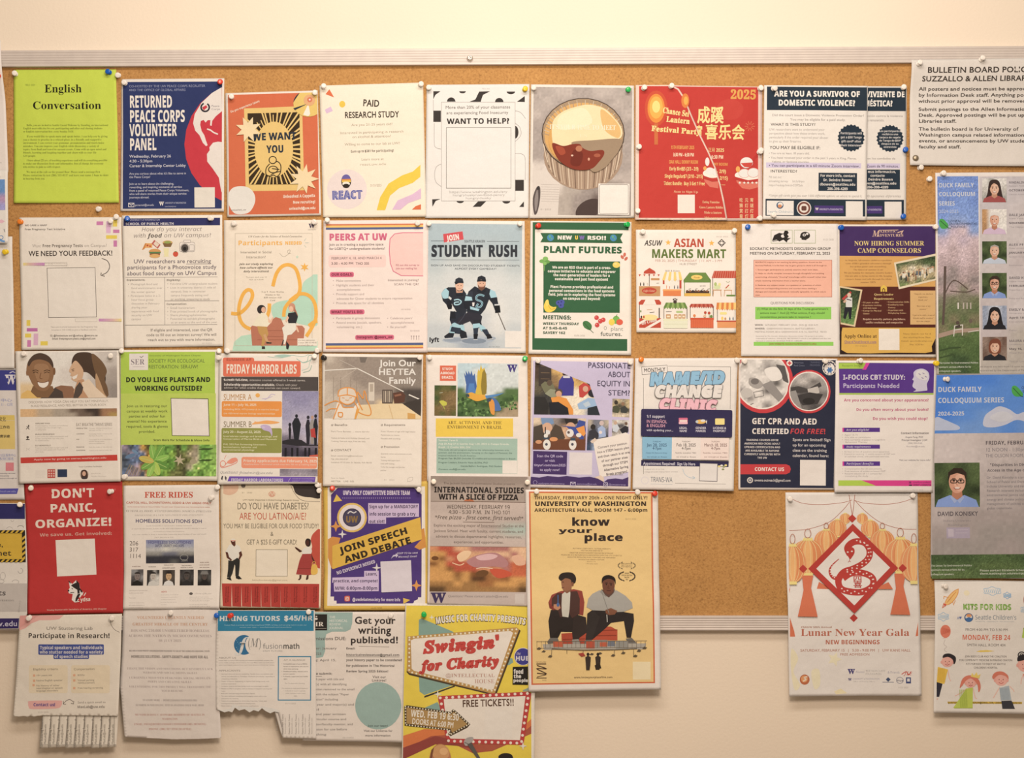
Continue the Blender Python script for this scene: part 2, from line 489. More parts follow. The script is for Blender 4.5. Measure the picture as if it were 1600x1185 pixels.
    def N(s, P, w_, col, smooth=0, taper=0):
        """a line of width w_"""
        P = pts(P)
        if smooth: P = spline(P, False)
        P = [s.px(p) for p in P]; w_ = w_ / s.view[2] / 2
        V = []; n = len(P); closed = n > 3 and abs(P[0][0] - P[-1][0]) + abs(P[0][1] - P[-1][1]) < 1e-6
        for i, (x, y) in enumerate(P):
            a = P[i - 1] if i else (P[-2] if closed else P[0]); b_ = P[i + 1] if i < n - 1 else (P[1] if closed else P[-1])
            d1 = np.array([x - a[0], y - a[1]]); d2 = np.array([b_[0] - x, b_[1] - y])
            l1, l2 = np.hypot(*d1), np.hypot(*d2)
            d1 = d1 / l1 if l1 > 1e-9 else d2 / max(l2, 1e-9); d2 = d2 / l2 if l2 > 1e-9 else d1
            t = d1 + d2; lt = np.hypot(*t)
            t = t / lt if lt > 1e-6 else d2
            sc = 1 / max(0.45, abs(t[0] * d2[0] + t[1] * d2[1])); ww = w_ * (1 - taper * i / max(1, n - 1))
            V += [(x - t[1] * ww * sc, y + t[0] * ww * sc), (x + t[1] * ww * sc, y - t[0] * ww * sc)]
        T = []
        for i in range(n - 1): T += [(2 * i, 2 * i + 1, 2 * i + 2), (2 * i + 1, 2 * i + 3, 2 * i + 2)]
        s.add(V, T, C(col)); return s
    # ---- lettering
    def put(s, txt, x, yb, sx, sy, col, f, rot, sp=0.0, arc=0.0, skew=0.0):
        """txt from x on the base line yb, sx and sy measuring units for one font unit"""
        VV, TT, o, cx = [], [], 0, 0.0
        tw = line_width(txt, f, sp) * sx
        ca, sa = math.cos(rot), math.sin(rot)
        for ch in txt:
            v, t, adv = glyph(f, ch)
            if len(v):
                X = (v[:, 0] + cx) * sx + v[:, 1] * skew * sy; Y = -v[:, 1] * sy
                if arc:
                    th = ((cx + adv / 2) * sx - tw / 2) / tw * arc
                    mx = (cx + adv / 2) * sx; Rr = tw / arc
                    lx = X - mx; ly = Y
                    X = tw / 2 + Rr * math.sin(th) + lx * math.cos(th) - ly * math.sin(th)
                    Y = Rr - Rr * math.cos(th) + lx * math.sin(th) + ly * math.cos(th)
                VV.append(np.stack([x + X * ca - Y * sa, yb + X * sa + Y * ca], 1)); TT.append(t + o); o += len(v)
            cx += adv + sp
        if VV:
            V = np.concatenate(VV); ox, oy, k = s.view
            V = [(ox + p[0] / k, oy + p[1] / k) for p in V]
            big = sy * cap(f) / k > 14
            s.add(V, np.concatenate(TT), C(col), 9.0, big)
    def T(s, txt, x0, x1, yt, yb, col='2b211c', f='b', rot=None, arc=0.0, skew=0.0):
        """one line set to reach from x0 to x1, capitals from yt down to yb"""
        r = s.ang if rot is None else math.radians(rot)
        w_ = line_width(txt, f)
        s.put(txt, x0, yb, (x1 - x0) / w_, (yb - yt) / cap(f), col, f, r, 0.0, arc, skew); return s
    def M(s, txt, x0, x1, yt, ch, lh, col='57493f', f='r', al='l', rot=None):
        """lines of one size; the longest reaches from x0 to x1"""
        lines = txt.split('\n'); r = s.ang if rot is None else math.radians(rot)
        sx = (x1 - x0) / max(line_width(q, f) for q in lines); sy = ch / cap(f)
        for i, q in enumerate(lines):
            if not q.strip(): continue
            w_ = line_width(q, f) * sx
            x = {'l': x0, 'c': (x0 + x1 - w_) / 2, 'r': x1 - w_}[al]; y = yt + ch + i * lh
            ca, sa = math.cos(r), math.sin(r); dx, dy = x - x0, y - yt
            s.put(q, x0 + dx * ca - dy * sa, yt + dx * sa + dy * ca, sx, sy, col, f, r)
        return s
    # ---- printed photographs: tones on a coarse raster, blended
    def P(s, x0, y0, x1, y1, rows, pal, jit=0.06, cell=1.6, grain=1, seed=1):
        rows = rows.split(); H, Wd = len(rows), len(rows[0])
        A = np.array([[C(pal[c]) for c in r] for r in rows])
        k = s.view[2]; nx = max(2, int((x1 - x0) / k / cell)); ny = max(2, int((y1 - y0) / k / cell))
        rg = np.random.RandomState(seed)
        jx = np.clip(np.linspace(-0.5, Wd - 0.5, nx + 1), 0, Wd - 1); jy = np.clip(np.linspace(-0.5, H - 0.5, ny + 1), 0, H - 1)
        ix = np.minimum(jx.astype(int), max(Wd - 2, 0)); iy = np.minimum(jy.astype(int), max(H - 2, 0))
        fx = (jx - ix)[None, :, None]; fy = (jy - iy)[:, None, None]
        ix1 = np.minimum(ix + 1, Wd - 1); iy1 = np.minimum(iy + 1, H - 1)
        fx = smooth01(fx); fy = smooth01(fy)
        c = (A[iy][:, ix] * (1 - fx) + A[iy][:, ix1] * fx) * (1 - fy) + (A[iy1][:, ix] * (1 - fx) + A[iy1][:, ix1] * fx) * fy
        g = rg.normal(0, 1, (ny // grain + 2, nx // grain + 2))
        gy = np.repeat(np.repeat(g, grain, 0), grain, 1)[:ny + 1, :nx + 1]
        c = np.clip(c * np.exp(jit * gy)[:, :, None], 0, 0.92)
        V = [s.px((x0 + (x1 - x0) * i / nx, y0 + (y1 - y0) * j / ny)) for j in range(ny + 1) for i in range(nx + 1)]
        # turn with the sheet
        cx, cy = s.px(((x0 + x1) / 2, (y0 + y1) / 2)); ca, sa = math.cos(s.ang), math.sin(s.ang)
        V = [(cx + (x - cx) * ca - (y - cy) * sa, cy + (x - cx) * sa + (y - cy) * ca) for x, y in V]
        T = []
        for j in range(ny):
            for i in range(nx):
                a = j * (nx + 1) + i; T += [(a, a + 1, a + nx + 1), (a + 1, a + nx + 2, a + nx + 1)]
        s.add(V, T, [tuple(q) for q in c.reshape(-1, 3)], ref=False)
        return s
    def PIN(s, txt):
        """'x y colour, ...' ; the corner it stands on is told by where it is"""
        for q in txt.split(','):
            x, y, c = q.split(); x, y = s.px((float(x), float(y)))
            u = (x - s.x0) / (s.x1 - s.x0); v = (y - s.y0) / (s.y1 - s.y0)
            a = 'upper' if v < 0.3 else 'lower' if v > 0.7 else ''; b_ = 'left' if u < 0.35 else 'right' if u > 0.65 else ''
            wh = f'{a} {b_} corner' if a and b_ else f'middle of the {"top" if a == "upper" else "bottom"} edge' if a else f'{b_} edge' if b_ else 'middle'
            pin(x, y, c, f'in the {wh} of the {s.short}')
        return s
    def curl(s, rows=None): return s
    # ---- build
    def build(s):
        if getattr(s, 'owner', None): root = s.owner.root; o3 = np.array(root.location)
        else: root = empty(s.name, (wx((s.x0 + s.x1) / 2), CORKY, wz(s.y1)))
        if not getattr(s, 'owner', None): tag(root, s.label, s.cat, s.group); s.root = root
        o3 = np.array(root.location)
        def place(A, lay):
            D = s.depth(A[:, 0], A[:, 1]) - lay * EPS
            return np.stack([wx(A[:, 0]), D, wz(A[:, 1])], 1) - o3
        def paint(me, cols):
            at = me.attributes.new('ink', 'FLOAT_COLOR', 'POINT')
            at.data.foreach_set('color', np.concatenate([cols, np.ones((len(cols), 1))], 1).ravel())
        # the sheet itself: a fine mesh over its outline, with front, back and edges
        dense = []
        n = len(s.out)
        if n == 4:
            nx, ny = max(2, int((s.x1 - s.x0) / 4.5)), max(2, int((s.y1 - s.y0) / 4.5))
            a, b_, c, d = [np.array(p) for p in s.out]
            V = [tuple((a * (1 - i / nx) + b_ * i / nx) * (1 - j / ny) + (d * (1 - i / nx) + c * i / nx) * j / ny) for j in range(ny + 1) for i in range(nx + 1)]
            Fc = [(j * (nx + 1) + i, j * (nx + 1) + i + 1, (j + 1) * (nx + 1) + i + 1, (j + 1) * (nx + 1) + i) for j in range(ny) for i in range(nx)]
        else:
            bm = bmesh.new(); vs = [bm.verts.new((x, y, 0)) for x, y in s.out]
            for t in geometry.tessellate_polygon([[Vector((x, y, 0)) for x, y in s.out]]): bm.faces.new([vs[i] for i in t])
            for _ in range(7):
                es = [e for e in bm.edges if e.calc_length() > 5.5]
                if not es: break
                bmesh.ops.subdivide_edges(bm, edges=es, cuts=1, use_grid_fill=False); bmesh.ops.triangulate(bm, faces=bm.faces[:])
            bm.verts.index_update()
            V = [(v.co.x, v.co.y) for v in bm.verts]; Fc = [tuple(v.index for v in f.verts) for f in bm.faces]; bm.free()
        V = np.array(V)
        ar = sum((V[f[1]][0] - V[f[0]][0]) * (V[f[2]][1] - V[f[0]][1]) - (V[f[1]][1] - V[f[0]][1]) * (V[f[2]][0] - V[f[0]][0]) for f in Fc)
        if ar > 0: Fc = [f[::-1] for f in Fc]
        cnt = {}
        for f in Fc:
            for i in range(len(f)):
                cnt[(f[i - 1], f[i])] = 1
        N_ = len(V); A = place(V, 0); B = A.copy(); B[:, 1] += s.thick
        faces = list(Fc) + [tuple(i + N_ for i in f[::-1]) for f in Fc]
        faces += [(p, q, q + N_, p + N_)[::-1] for p, q in cnt if (q, p) not in cnt]
        me_o = mesh_obj('tear_off_tab' if getattr(s, 'tab', 0) else 'sheet', np.concatenate([A, B]).tolist(), faces, s.m, root, True)
        paint(me_o.data, np.tile(np.array(s.colour), (2 * N_, 1)))
        for nm, els in [(n_, g) for n_, e in s.parts.items() for g in groups_apart(e)]:
            VV, TT, CC, o = [], [], [], 0
            for E, T, lay in els:
                P3 = place(E, lay)
                a, b_, c = E[T[:, 0], :2], E[T[:, 1], :2], E[T[:, 2], :2]
                cr = (b_[:, 0] - a[:, 0]) * (c[:, 1] - a[:, 1]) - (b_[:, 1] - a[:, 1]) * (c[:, 0] - a[:, 0])
                T2 = np.where((cr > 0)[:, None], T[:, ::-1], T)
                VV.append(P3); TT.append(T2 + o); CC.append(E[:, 2:5]); o += len(E)
            ob = mesh_obj(nm.split('#')[0], np.concatenate(VV).tolist(), np.concatenate(TT).tolist(), s.m, me_o if getattr(s, 'tab', 0) else root, True)
            paint(ob.data, np.concatenate(CC))
            if nm in s.labels: ob['label'] = s.labels[nm]
        return root

A1 = (0, 60, 4.231); A2 = (340, 60, 4.231); A3 = (660, 60, 4.231); A4 = (980, 60, 4.232); A5 = (1180, 60, 3.8095)
B1 = (0, 330, 4.571); B2 = (340, 330, 4.848); B3 = (660, 330, 4.706); B4 = (980, 340, 4.706); B5 = (1290, 260, 3.590)
C1 = (0, 540, 4.571); C2 = (340, 540, 4.848); C3 = (660, 540, 4.706); C4 = (980, 540, 4.706); C5 = (1290, 550, 3.290)
D1 = (0, 740, 4.571); D2 = (340, 740, 4.848); D3 = (640, 740, 5.385); D4 = (810, 750, 3.487); D5 = (1210, 750, 3.3875)
E1 = (0, 930, 4.571); E2 = (330, 930, 4.648); E3 = (610, 930, 4.646); E5 = (1420, 890, 4.939)
L1 = (0, 50, 4.2375); L2 = (0, 310, 4.2375); L3 = (0, 560, 4.9375); L4 = (0, 770, 4.9375)

# ---------------------------------------------------------------- top row
f = Flyer('bright lime green sheet headed English Conversation in black serif type', 'lime green sheet', A1, '88 205 765 203 787 1087 93 1090', 'cddb3c', lift=(3, 2))
f.part('headline_text').T('English', 292, 540, 305, 357, '26260f', 's').T('Conversation', 214, 668, 417, 467, '26260f', 's')
f.part('body_text').T('FEB 3 2025', 165, 232, 302, 313, '7d8c2c', 'r')
g = '55601c'
f.M('     Hello, you are invited to Seattle Casual Welcome by Standing, an international\nEnglish meet with rise for you, participating and other real sharing students\nor English conversation free, every Sunday 9AM.', 152, 712, 567, 13, 21, g, 's-')
f.M('     If you would like to speak more and speak better, I can help you by giving\nyou a chance to practice in a relaxed place, in a friendly and supportive\nenvironment. I can correct your grammar, pronunciation and word choice\nmistakes. You can improve your English while discussing a variety of\ntopics, from food and travel to current events. Come with an open mind and\nfriends, learning and laughing together and share with us your life\nGM people.', 152, 708, 641, 13, 21.5, g, 's-')
f.M('     I have about 25 yrs. of teaching experience and will do everything possible\nto make our discussion lively and informative, free of charge, for everyone\nwho wishes to join us with respect.', 152, 708, 800, 13, 21.5, g, 's-')
f.M('     We meet at the cafe on the ground floor. Please send a message first.\nPlease contact me by text (206) 555-0117 and leave your name. I hope to share\nin hearing from you.', 152, 716, 877, 13, 22, g, 's-')
f.PIN('103 236 clear, 725 225 blue')
pin(185, 117, 'clear', 'in the bare cork just beside the lime green sheet'); pin(155, 326, 'clear', 'in the bare cork under the lime green sheet')

f = Flyer('navy flyer with a red and white globe announcing a volunteer panel', 'navy globe flyer', A1, '803 268 1481 262 1481 1145 797 1142', 'eadccc')
f.part('background_print').G('812 287 1467 283 1466 1126 812 1128', '2c3866')
f.part('globe_illustration').clip('812 287 1467 283 1466 1126 812 1128')
f.O(1626, 700, 408, 408, 'd0303f')
f.G('1465 322 1400 360 1330 425 1285 500 1275 560 1290 610 1318 640 1340 690 1362 713 1372 706 1360 672 1350 640 1332 612 1322 570 1326 545 1345 538 1358 556 1372 540 1390 540 1388 575 1398 578 1402 545 1425 515 1467 480', 'eadccf')
f.G('1384 720 1408 690 1440 683 1500 690 1500 1095 1462 1010 1446 920 1405 860 1370 815 1368 765 1386 740', 'eadccf')
f.N('1368 598 1392 607 1412 622 1440 634', 9, 'eadccf')
f.clip().part('logo').Q(1355, 455, 27, 27, 11, '2f2c35', -60, 250).G('1335 455 1362 440 1370 455 1345 475', 'd0303f').M('Peace\nCorps', 1396, 1455, 440, 13, 20, '8a7f83')
f.part('headline_text')
for t, x, y in (('RETURNED', 1138, 380), ('PEACE CORPS', 1222, 476), ('VOLUNTEER', 1168, 568), ('PANEL', 1035, 662)): f.T(t, 855, x, y, y + 77, 'efe2d2', 'b+')
f.part('body_text').T('CO-HOSTED BY THE UW PEACE CORPS RECRUITER', 852, 1355, 309, 324, '9a9db6', 'r').T('AND THE OFFICE OF GLOBAL AFFAIRS', 852, 1225, 334, 349, '9a9db6', 'r')
f.T('Wednesday, February 26', 855, 1130, 771, 789, 'd3cdd0', 'r+').T('4:30 - 5:30pm', 855, 1008, 803, 820, 'd3cdd0', 'r+').T('Career & Internship Center Lobby', 855, 1228, 834, 852, 'd3cdd0', 'r+')
f.M("Are you curious about what it's like to serve in\nthe Peace Corps?", 855, 1230, 888, 14, 22, 'c3bfc8', 'r+')
f.M('Join us to learn about the challenging,\nrewarding, and inspiring moments of service\nfrom a panel of returned Peace Corps Volunteers,\nwho will share stories from their unique service\njourneys abroad.', 855, 1250, 955, 14, 22.5, 'c3bfc8', 'r+')
f.F(850, 1090, 886, 1114, 4, 'e0d6cf').N('850 1090 868 1104 886 1090', 4, 'e0d6cf').T('pcrecruit@uw.edu', 894, 1018, 1096, 1109, 'c3bfc8', 'r+').T('W', 1053, 1084, 1081, 1105, 'e8ddd2', 's++').T('UNIVERSITY of WASHINGTON', 1090, 1230, 1083, 1094, 'a8a8bc').T('Career & Internship Center', 1090, 1165, 1108, 1116, 'a8a8bc')
f.part('blank_panel').R(1285, 985, 1420, 1118, 'e8dccb')
f.PIN('828 297 clear, 1450 290 red')

f = Flyer('orange flyer saying we want you over a black and tan ray burst', 'orange ray burst flyer', A2, '50 360 660 342 685 1170 66 1182', 'ecdccb', lift=(4, 3))
f.part('background_print').G('66 372 658 355 672 1158 78 1168', 'd8683f')
f.part('picture_frame').G('173 462 558 447 573 1004 186 1012', 'e8c06f')
f.part('ray_burst').G('196 494 540 487 550 965 208 968', '3a2a18').clip('196 494 540 487 550 965 208 968')
rr = random.Random(5)
for i in range(44):
    t = math.radians(i * 360 / 44 + rr.uniform(-2, 2)); L_ = rr.uniform(0.8, 1.6); d = 0.034
    f.G([(372 + 60 * math.cos(t - d * 2), 730 + 80 * math.sin(t - d * 2)), (372 + 210 * L_ * math.cos(t - 0.014), 730 + 270 * L_ * math.sin(t - 0.014)), (372 + 210 * L_ * math.cos(t + 0.02), 730 + 270 * L_ * math.sin(t + 0.02)), (372 + 60 * math.cos(t + d * 2), 730 + 80 * math.sin(t + d * 2))], 'e8c06f')
f.O(372, 735, 128, 185, 'e8c06f').clip()
f.part('headline_text').T('WE WANT', 232, 522, 629, 675, '2a3440', 'b++').T('YOU', 325, 440, 710, 757, '2a3440', 'b++')
f.part('pointing_figure').Q(365, 805, 24, 24, 6, '33291c').N('345 830 322 860 322 900 350 912 372 905 392 915 415 890 418 840 395 815 372 830', 6, '33291c', 1).O(368, 868, 30, 22, 'e8c06f').Q(368, 868, 30, 22, 6, '33291c').N('360 862 410 868', 6, '33291c').N('352 905 378 890 415 880', 5, '33291c', 1)
f.part('starburst').S(203, 602, 88, 45, 8, 'f0d4a3', 20).S(572, 930, 100, 50, 9, 'f0d4a3', 10)
f.part('compact_disc').clip('66 372 658 355 672 1158 78 1168').O(600, 430, 100, 88, 'e6c063').O(600, 430, 100, 88, '2f3440', 185, 235).O(600, 430, 100, 88, '2f3440', -25, 20).G('600 430 500 462 512 474', '2f3440').G('600 430 565 505 600 515 612 500', 'f0e4cf').O(607, 408, 38, 38, 'e2a771').O(609, 405, 17, 17, 'd8734f').O(609, 405, 6, 6, 'e8dccb').clip()
f.part('badge').G('82 1010 120 982 190 982 235 1015 250 1070 228 1130 190 1160 118 1160 80 1110 72 1060', 'e6ddd0', 1).T('unleashed_uw', 90, 190, 1132, 1142, '8d8177')
f.part('body_text')
for i, q in enumerate('Do you experience talent'): pass
f.T('Do you experience talent', 86, 292, 478, 492, 'eed9c0', 'b', -21)
f.T('Unleashed A Cappella', 432, 645, 1036, 1055, 'eedcc6', 'b+').T('Now recruiting!', 498, 647, 1075, 1093, 'eedcc6', 'b+').T('unleashd@uw.edu', 472, 648, 1117, 1134, 'eedcc6', 'b+')
f.PIN('93 388 clear, 640 358 clear')

f = Flyer('cream flyer for a paid research study with yellow and lilac waves', 'cream research study flyer', A2, '673 310 1358 290 1380 1180 698 1184', 'f3e2c8', lift=(3, 3), wave=1.8)
f.part('confetti_shapes').G('738 335 713 368 770 390', 'df6a3c').O(824, 435, 20, 22, 'e9c03a').G('708 472 748 450 762 480 720 497', 'dcb8cf')
f.part('headline_text').T('PAID', 960, 1070, 404, 447, '3a3026', 'r++', 3).T('RESEARCH STUDY', 840, 1200, 488, 527, '3a3026', 'r++', -1)
f.part('body_text')
for t, x0, x1, y, c_, ff in (('Are you 21-25 years old?', 885, 1157, 565, 'a3957d', 'r'), ('Interested in participating in research', 810, 1230, 618, 'a3957d', 'r'), ('on alcohol & attention?', 890, 1147, 644, 'a3957d', 'r'), ('Willing to come to our lab at UW?', 840, 1206, 694, 'a3957d', 'r'), ('Earn up to $381 for participating!', 880, 1166, 740, '5d5142', 'b'), ('Learn more at', 950, 1097, 792, 'a3957d', 'r'), ('react.uw.edu', 940, 1115, 826, 'b3a68f', 'r'), ('01/31/2025', 1010, 1085, 965, 'a3957d', 'r')): f.T(t, x0, x1, y, y + 16, c_, ff)
f.part('wave_print').G('1052 1137 1075 1050 1130 960 1220 905 1290 880 1340 835 1340 915 1290 955 1200 990 1140 1040 1108 1137', 'ebc630').G('1155 1133 1190 1072 1290 1030 1345 990 1345 1060 1260 1090 1210 1133', 'deb6cc').G('1285 1133 1310 1110 1345 1098 1345 1133', 'df6a3c')
f.part('logo').O(855, 998, 132, 132, 'ead6cd').O(850, 945, 33, 45, '3b2e33').O(850, 930, 29, 30, '6c5fa0', 180, 360).R(820, 930, 880, 940, 'e08a3a').R(822, 940, 880, 952, 'e9c04a').O(850, 962, 25, 14, 'efe4d0').O(850, 976, 22, 14, '2e2622')
f.T('REACT', 757, 958, 1012, 1064, '5f63a5', 'b++++').T('REACT', 760, 961, 1014, 1060, 'a9a0bd', 'd')
f.PIN('700 325 clear, 1340 305 clear')

f = Flyer('white flyer framed by bold black curves asking want to help', 'want to help flyer', A3, '28 305 708 300 703 1188 18 1188', 'f0e7dc', lift=(2, 3))
k_ = '38322f'
f.part('geometric_border').G('72 348 120 348 86 372 72 402', k_).O(265, 348, 22, 14, k_, 0, 180).O(585, 350, 28, 18, k_, 0, 180).G('310 418 350 402 375 350 448 348 400 372 385 418', k_).O(190, 417, 28, 28, k_, 180, 360).O(508, 420, 28, 28, k_, 180, 360).G('677 380 677 420 625 418', k_)
f.R(72, 477, 122, 552, k_, 0, 0).O(613, 620, 22, 42, k_, -90, 90).R(613, 935, 671, 1008, k_, 0, 0).G('64 1064 120 1062 88 1075 66 1114', k_).O(250, 1076, 24, 14, k_, 0, 180).G('332 1115 368 1078 422 1077 385 1114', k_).O(555, 1077, 26, 16, k_, 0, 180).G('671 1078 671 1116 640 1115', k_)
l_ = 'a49a92'
f.F(125, 421, 613, 1075, 2.5, l_).N('78 560 78 690 90 722 125 732', 2.5, l_, 1).N('613 478 650 490 682 530', 2.5, l_, 1).N('613 560 645 590 650 640 613 682', 2.5, l_, 1).N('613 760 660 765 680 800 680 935', 2.5, l_, 1).N('125 830 92 850 80 900 90 950 125 980', 2.5, l_, 1).N('72 405 72 478', 2.5, l_)
f.part('blank_panel').R(158, 590, 585, 990, 'f1e9de', 0, 0).F(158, 590, 585, 990, 2.5, '6f675f')
f.part('headline_text').T('WANT TO HELP?', 162, 578, 530, 565, '2f2926', 'b+')
f.part('body_text').T('More than 20% of your classmates', 152, 582, 445, 465, '6f675f', 'r').T('are experiencing Food Insecurity', 158, 568, 482, 501, '6f675f', 'r')
f.T('https://www.washington.edu/any', 178, 562, 1008, 1024, 'b5aca2', 'r').T('hungryhusky/uw-food-pantry', 200, 545, 1030, 1043, 'b5aca2', 'r').T('hungry-husky', 285, 455, 1050, 1063, 'b5aca2', 'r').T('FEB 5 2025', 395, 445, 328, 335, 'b5aca2', 'r')
f.PIN('45 330 clear, 675 338 yellow')

f = Flyer('flyer with a photograph of a ribbed glass bowl of cream and red fruit', 'glass bowl photo flyer', A3, '718 302 1400 310 1402 1186 707 1190', 'e9dccc', lift=(2, 2))
f.part('photograph').P(730, 322, 1383, 1170, '''aabbccbbaa abccccccba bcddddddcb ccdddddddc ccdddddddc cceeeeeedc cceeeeeedc fffeeeeecc ffffgeedbb fffgghhiic ffgghhiijj ffgghhiiij''',
    dict(a='b0a196', b='bcaca0', c='a99a90', d='b3a292', e='9d8d83', f='d8c9bb', g='b3a496', h='9c8d84', i='705f58', j='a29389'), 0.05, grain=2)
f.clip((730, 322, 1383, 1170))
f.G('728 870 915 880 895 1172 728 1172', 'd9cbbd')
for y in range(965, 1090, 16): f.N(f'785 {y} 905 {y + 3}', 2, 'b7a99d')
f.G('738 1160 730 1060 755 985 778 985 778 1060 760 1150', '584c49', 1).G('745 1140 742 1060 760 1000 766 1060 756 1130', '8f827c', 1).O(765, 990, 8, 12, '35302f')
f.O(1100, 1130, 95, 60, '4a3a36', 0, 360, -30)
# the bowl: ribbed side below an oval rim
f.O(1063, 772, 262, 230, 'a98b72')
for i in range(34):
    t = math.radians(12 + i * 156 / 33); x, y = 1063 + 270 * math.cos(t), 640 + 228 * math.sin(t); x2, y2 = 1063 + 240 * math.cos(t), 772 + 224 * math.sin(t)
    f.N([(x, y), ((x + x2) / 2 * 1.0, (y + y2) / 2 + 12), (x2, y2)], 7 if i % 2 else 4, ('d6bea2', '7c614e', 'c4a88b')[i % 3], 1)
f.O(1063, 630, 275, 236, '4a3a31').O(1063, 630, 269, 230, 'a98a68').O(1062, 640, 256, 215, 'd9a45c')
for i in range(30):
    t = math.radians(180 + i * 180 / 29); f.N([(1063 + 262 * math.cos(t), 630 + 222 * math.sin(t)), (1063 + 225 * math.cos(t), 640 + 185 * math.sin(t))], 5, 'c8b397' if i % 2 else 'a88e74')
f.O(1062, 672, 228, 190, 'd9a052')
f.G('860 560 920 490 1010 455 1100 440 1200 465 1270 530 1318 600 1310 660 1240 672 1120 676 1040 690 970 712 900 715 862 690', 'efd6a4', 1).G('1180 470 1270 540 1310 610 1290 660 1200 600', 'e2b36c', 1).G('905 520 1000 470 1080 470 1120 560 1000 600 900 600', 'f3dfb4', 1)
f.G('985 690 1120 675 1310 668 1300 740 1255 800 1200 860 1120 880 1060 760', '9f8468', 1)
f.G('858 695 930 712 990 700 1040 700 1060 725 1110 745 1190 740 1200 770 1165 820 1120 862 1040 872 960 850 890 790', '852f1c', 1).G('880 715 930 722 945 760 910 770', 'a8452a', 1).G('1000 740 1060 760 1040 840 980 830', '702415', 1).O(1035, 730, 22, 20, 'b9714f').O(1155, 775, 22, 12, 'a9553a').O(990, 775, 8, 6, 'e0b79c').O(1100, 800, 7, 10, 'd89a7c')
f.clip().part('headline_text').T("IT'S YOUR TIME TO MEET", 840, 1278, 571, 602, 'f6e5c6', 's').T('US', 1036, 1090, 634, 656, 'f4dcb0', 's')
f.part('body_text').T('01 2025', 780, 852, 1126, 1136, 'a3968b', 'r')
f.part('blank_panel').R(1162, 962, 1368, 1167, 'ece0d2').F(1170, 968, 1361, 1160, 2.5, '6f625a', 10)
f.PIN('740 330 clear, 1358 338 green')

# the red lantern festival sheets: one lies over the other and its cut edge shows as a pale curve
f = Flyer('red festival flyer with big yellow Chinese characters and a dumpling bowl', 'red flyer with Chinese characters', A4, '300 308 895 318 895 1206 300 1206', 'e6c3b3', L=0, wave=0.6, lift=(0.5, 3))
f.part('background_print').G('300 316 868 322 866 1190 300 1190', 'c7322a').O(680, 470, 90, 70, 'cb3b30')
f.part('headline_text').T('2025', 684, 856, 341, 398, 'dfa045', 'e++').T('成蹊', 463, 640, 468, 548, 'f0d888', 'r++').T('喜乐会', 515, 780, 584, 656, 'f0d888', 'r++').T('宵', 452, 500, 588, 652, 'f0d888', 'r++')
f.part('firework_motif')
for i in range(10):
    t = math.radians(i * 36); f.N([(812 + 12 * math.cos(t), 580 + 12 * math.sin(t)), (812 + 34 * math.cos(t), 580 + 34 * math.sin(t))], 3, 'e0784f')
f.part('body_text').T('正月 2025', 535, 642, 726, 748, 'f0d888', 'b').T('6:30 PM', 557, 637, 771, 794, 'f3dfb8', 'b').T('NNY ROOM', 560, 666, 821, 840, 'e5a24c', 'b').T('- 2/9)', 592, 656, 866, 889, 'f0d888', 'b').T('2/15)', 612, 668, 911, 934, 'f0d888', 'b').T('e —', 610, 650, 960, 972, 'f0d888', 'b')
for x, q in ((742, '吃猜赏看'), (778, '元灯打灯'), (812, '宵谜灯笼')):
    for i, ch in enumerate(q): f.T(ch, x, x + 24, 1060 + 36 * i, 1080 + 36 * i, 'e9c690', 'r+')
f.part('bowl_illustration').clip('300 316 866 322 866 1190 300 1190').G('715 905 725 950 760 990 810 1000 866 985 866 900', 'dc6f5a').O(800, 905, 88, 34, 'f1e4d2')
for x, y, q in ((775, 892, 36), (835, 888, 38)): f.O(x, y, q, q * 0.8, 'f6eee2').Q(x, y, q, q * 0.8, 3, 'e9a79a')
f.G('716 915 800 938 868 928 868 945 800 955 722 935', 'c2312b')
for x in (745, 775, 800, 828, 855): f.S(x, 955, 9, 5, 5, 'f3e6d4')
f.N('868 765 845 790 820 840', 18, 'bf2a26', 1).O(790, 822, 42, 36, 'f6eee2').G('752 825 775 850 820 855 832 820', 'd14438').O(733, 865, 14, 20, 'eba54c')
f.clip()
for x, y, wh in ((880, 335, 'in the upper right corner'), (875, 745, 'in the right edge'), (868, 1192, 'in the lower right corner')): px, py = f.px((x, y)); pin(px, py, 'clear', f'{wh} of the red flyer with Chinese characters')

f = Flyer('red festival flyer with a glowing orange lantern, its cut edge curving over another', 'red lantern flyer', A4, '55 310 290 310 340 335 380 398 425 510 480 635 540 755 585 860 615 965 640 1080 660 1205 50 1202', 'eac9b4', L=1, wave=0.8, lift=(3, 2))
inn = '78 318 285 318 332 342 372 405 417 515 472 640 532 760 577 865 606 970 630 1085 648 1190 74 1190'
f.part('background_print').G(inn, 'c9332a')
f.part('lantern_illustration').O(190, 465, 75, 118, 'd04a2a').O(190, 465, 57, 96, 'e88a2c').O(190, 460, 44, 74, 'f2ab3f').O(190, 455, 26, 40, 'f9d878').R(178, 565, 202, 705, 'cf6a33').O(382, 415, 26, 48, 'e07a30').O(386, 415, 14, 28, 'f0a840')
f.part('headline_text').T('Chance Sei', 232, 408, 458, 494, 'f0d888', 's++', 9).T('Lantern', 256, 412, 518, 553, 'f0d888', 's++', 6).T('Festival Party', 158, 482, 580, 614, 'f0d888', 's++', 4.5)
f.part('body_text')
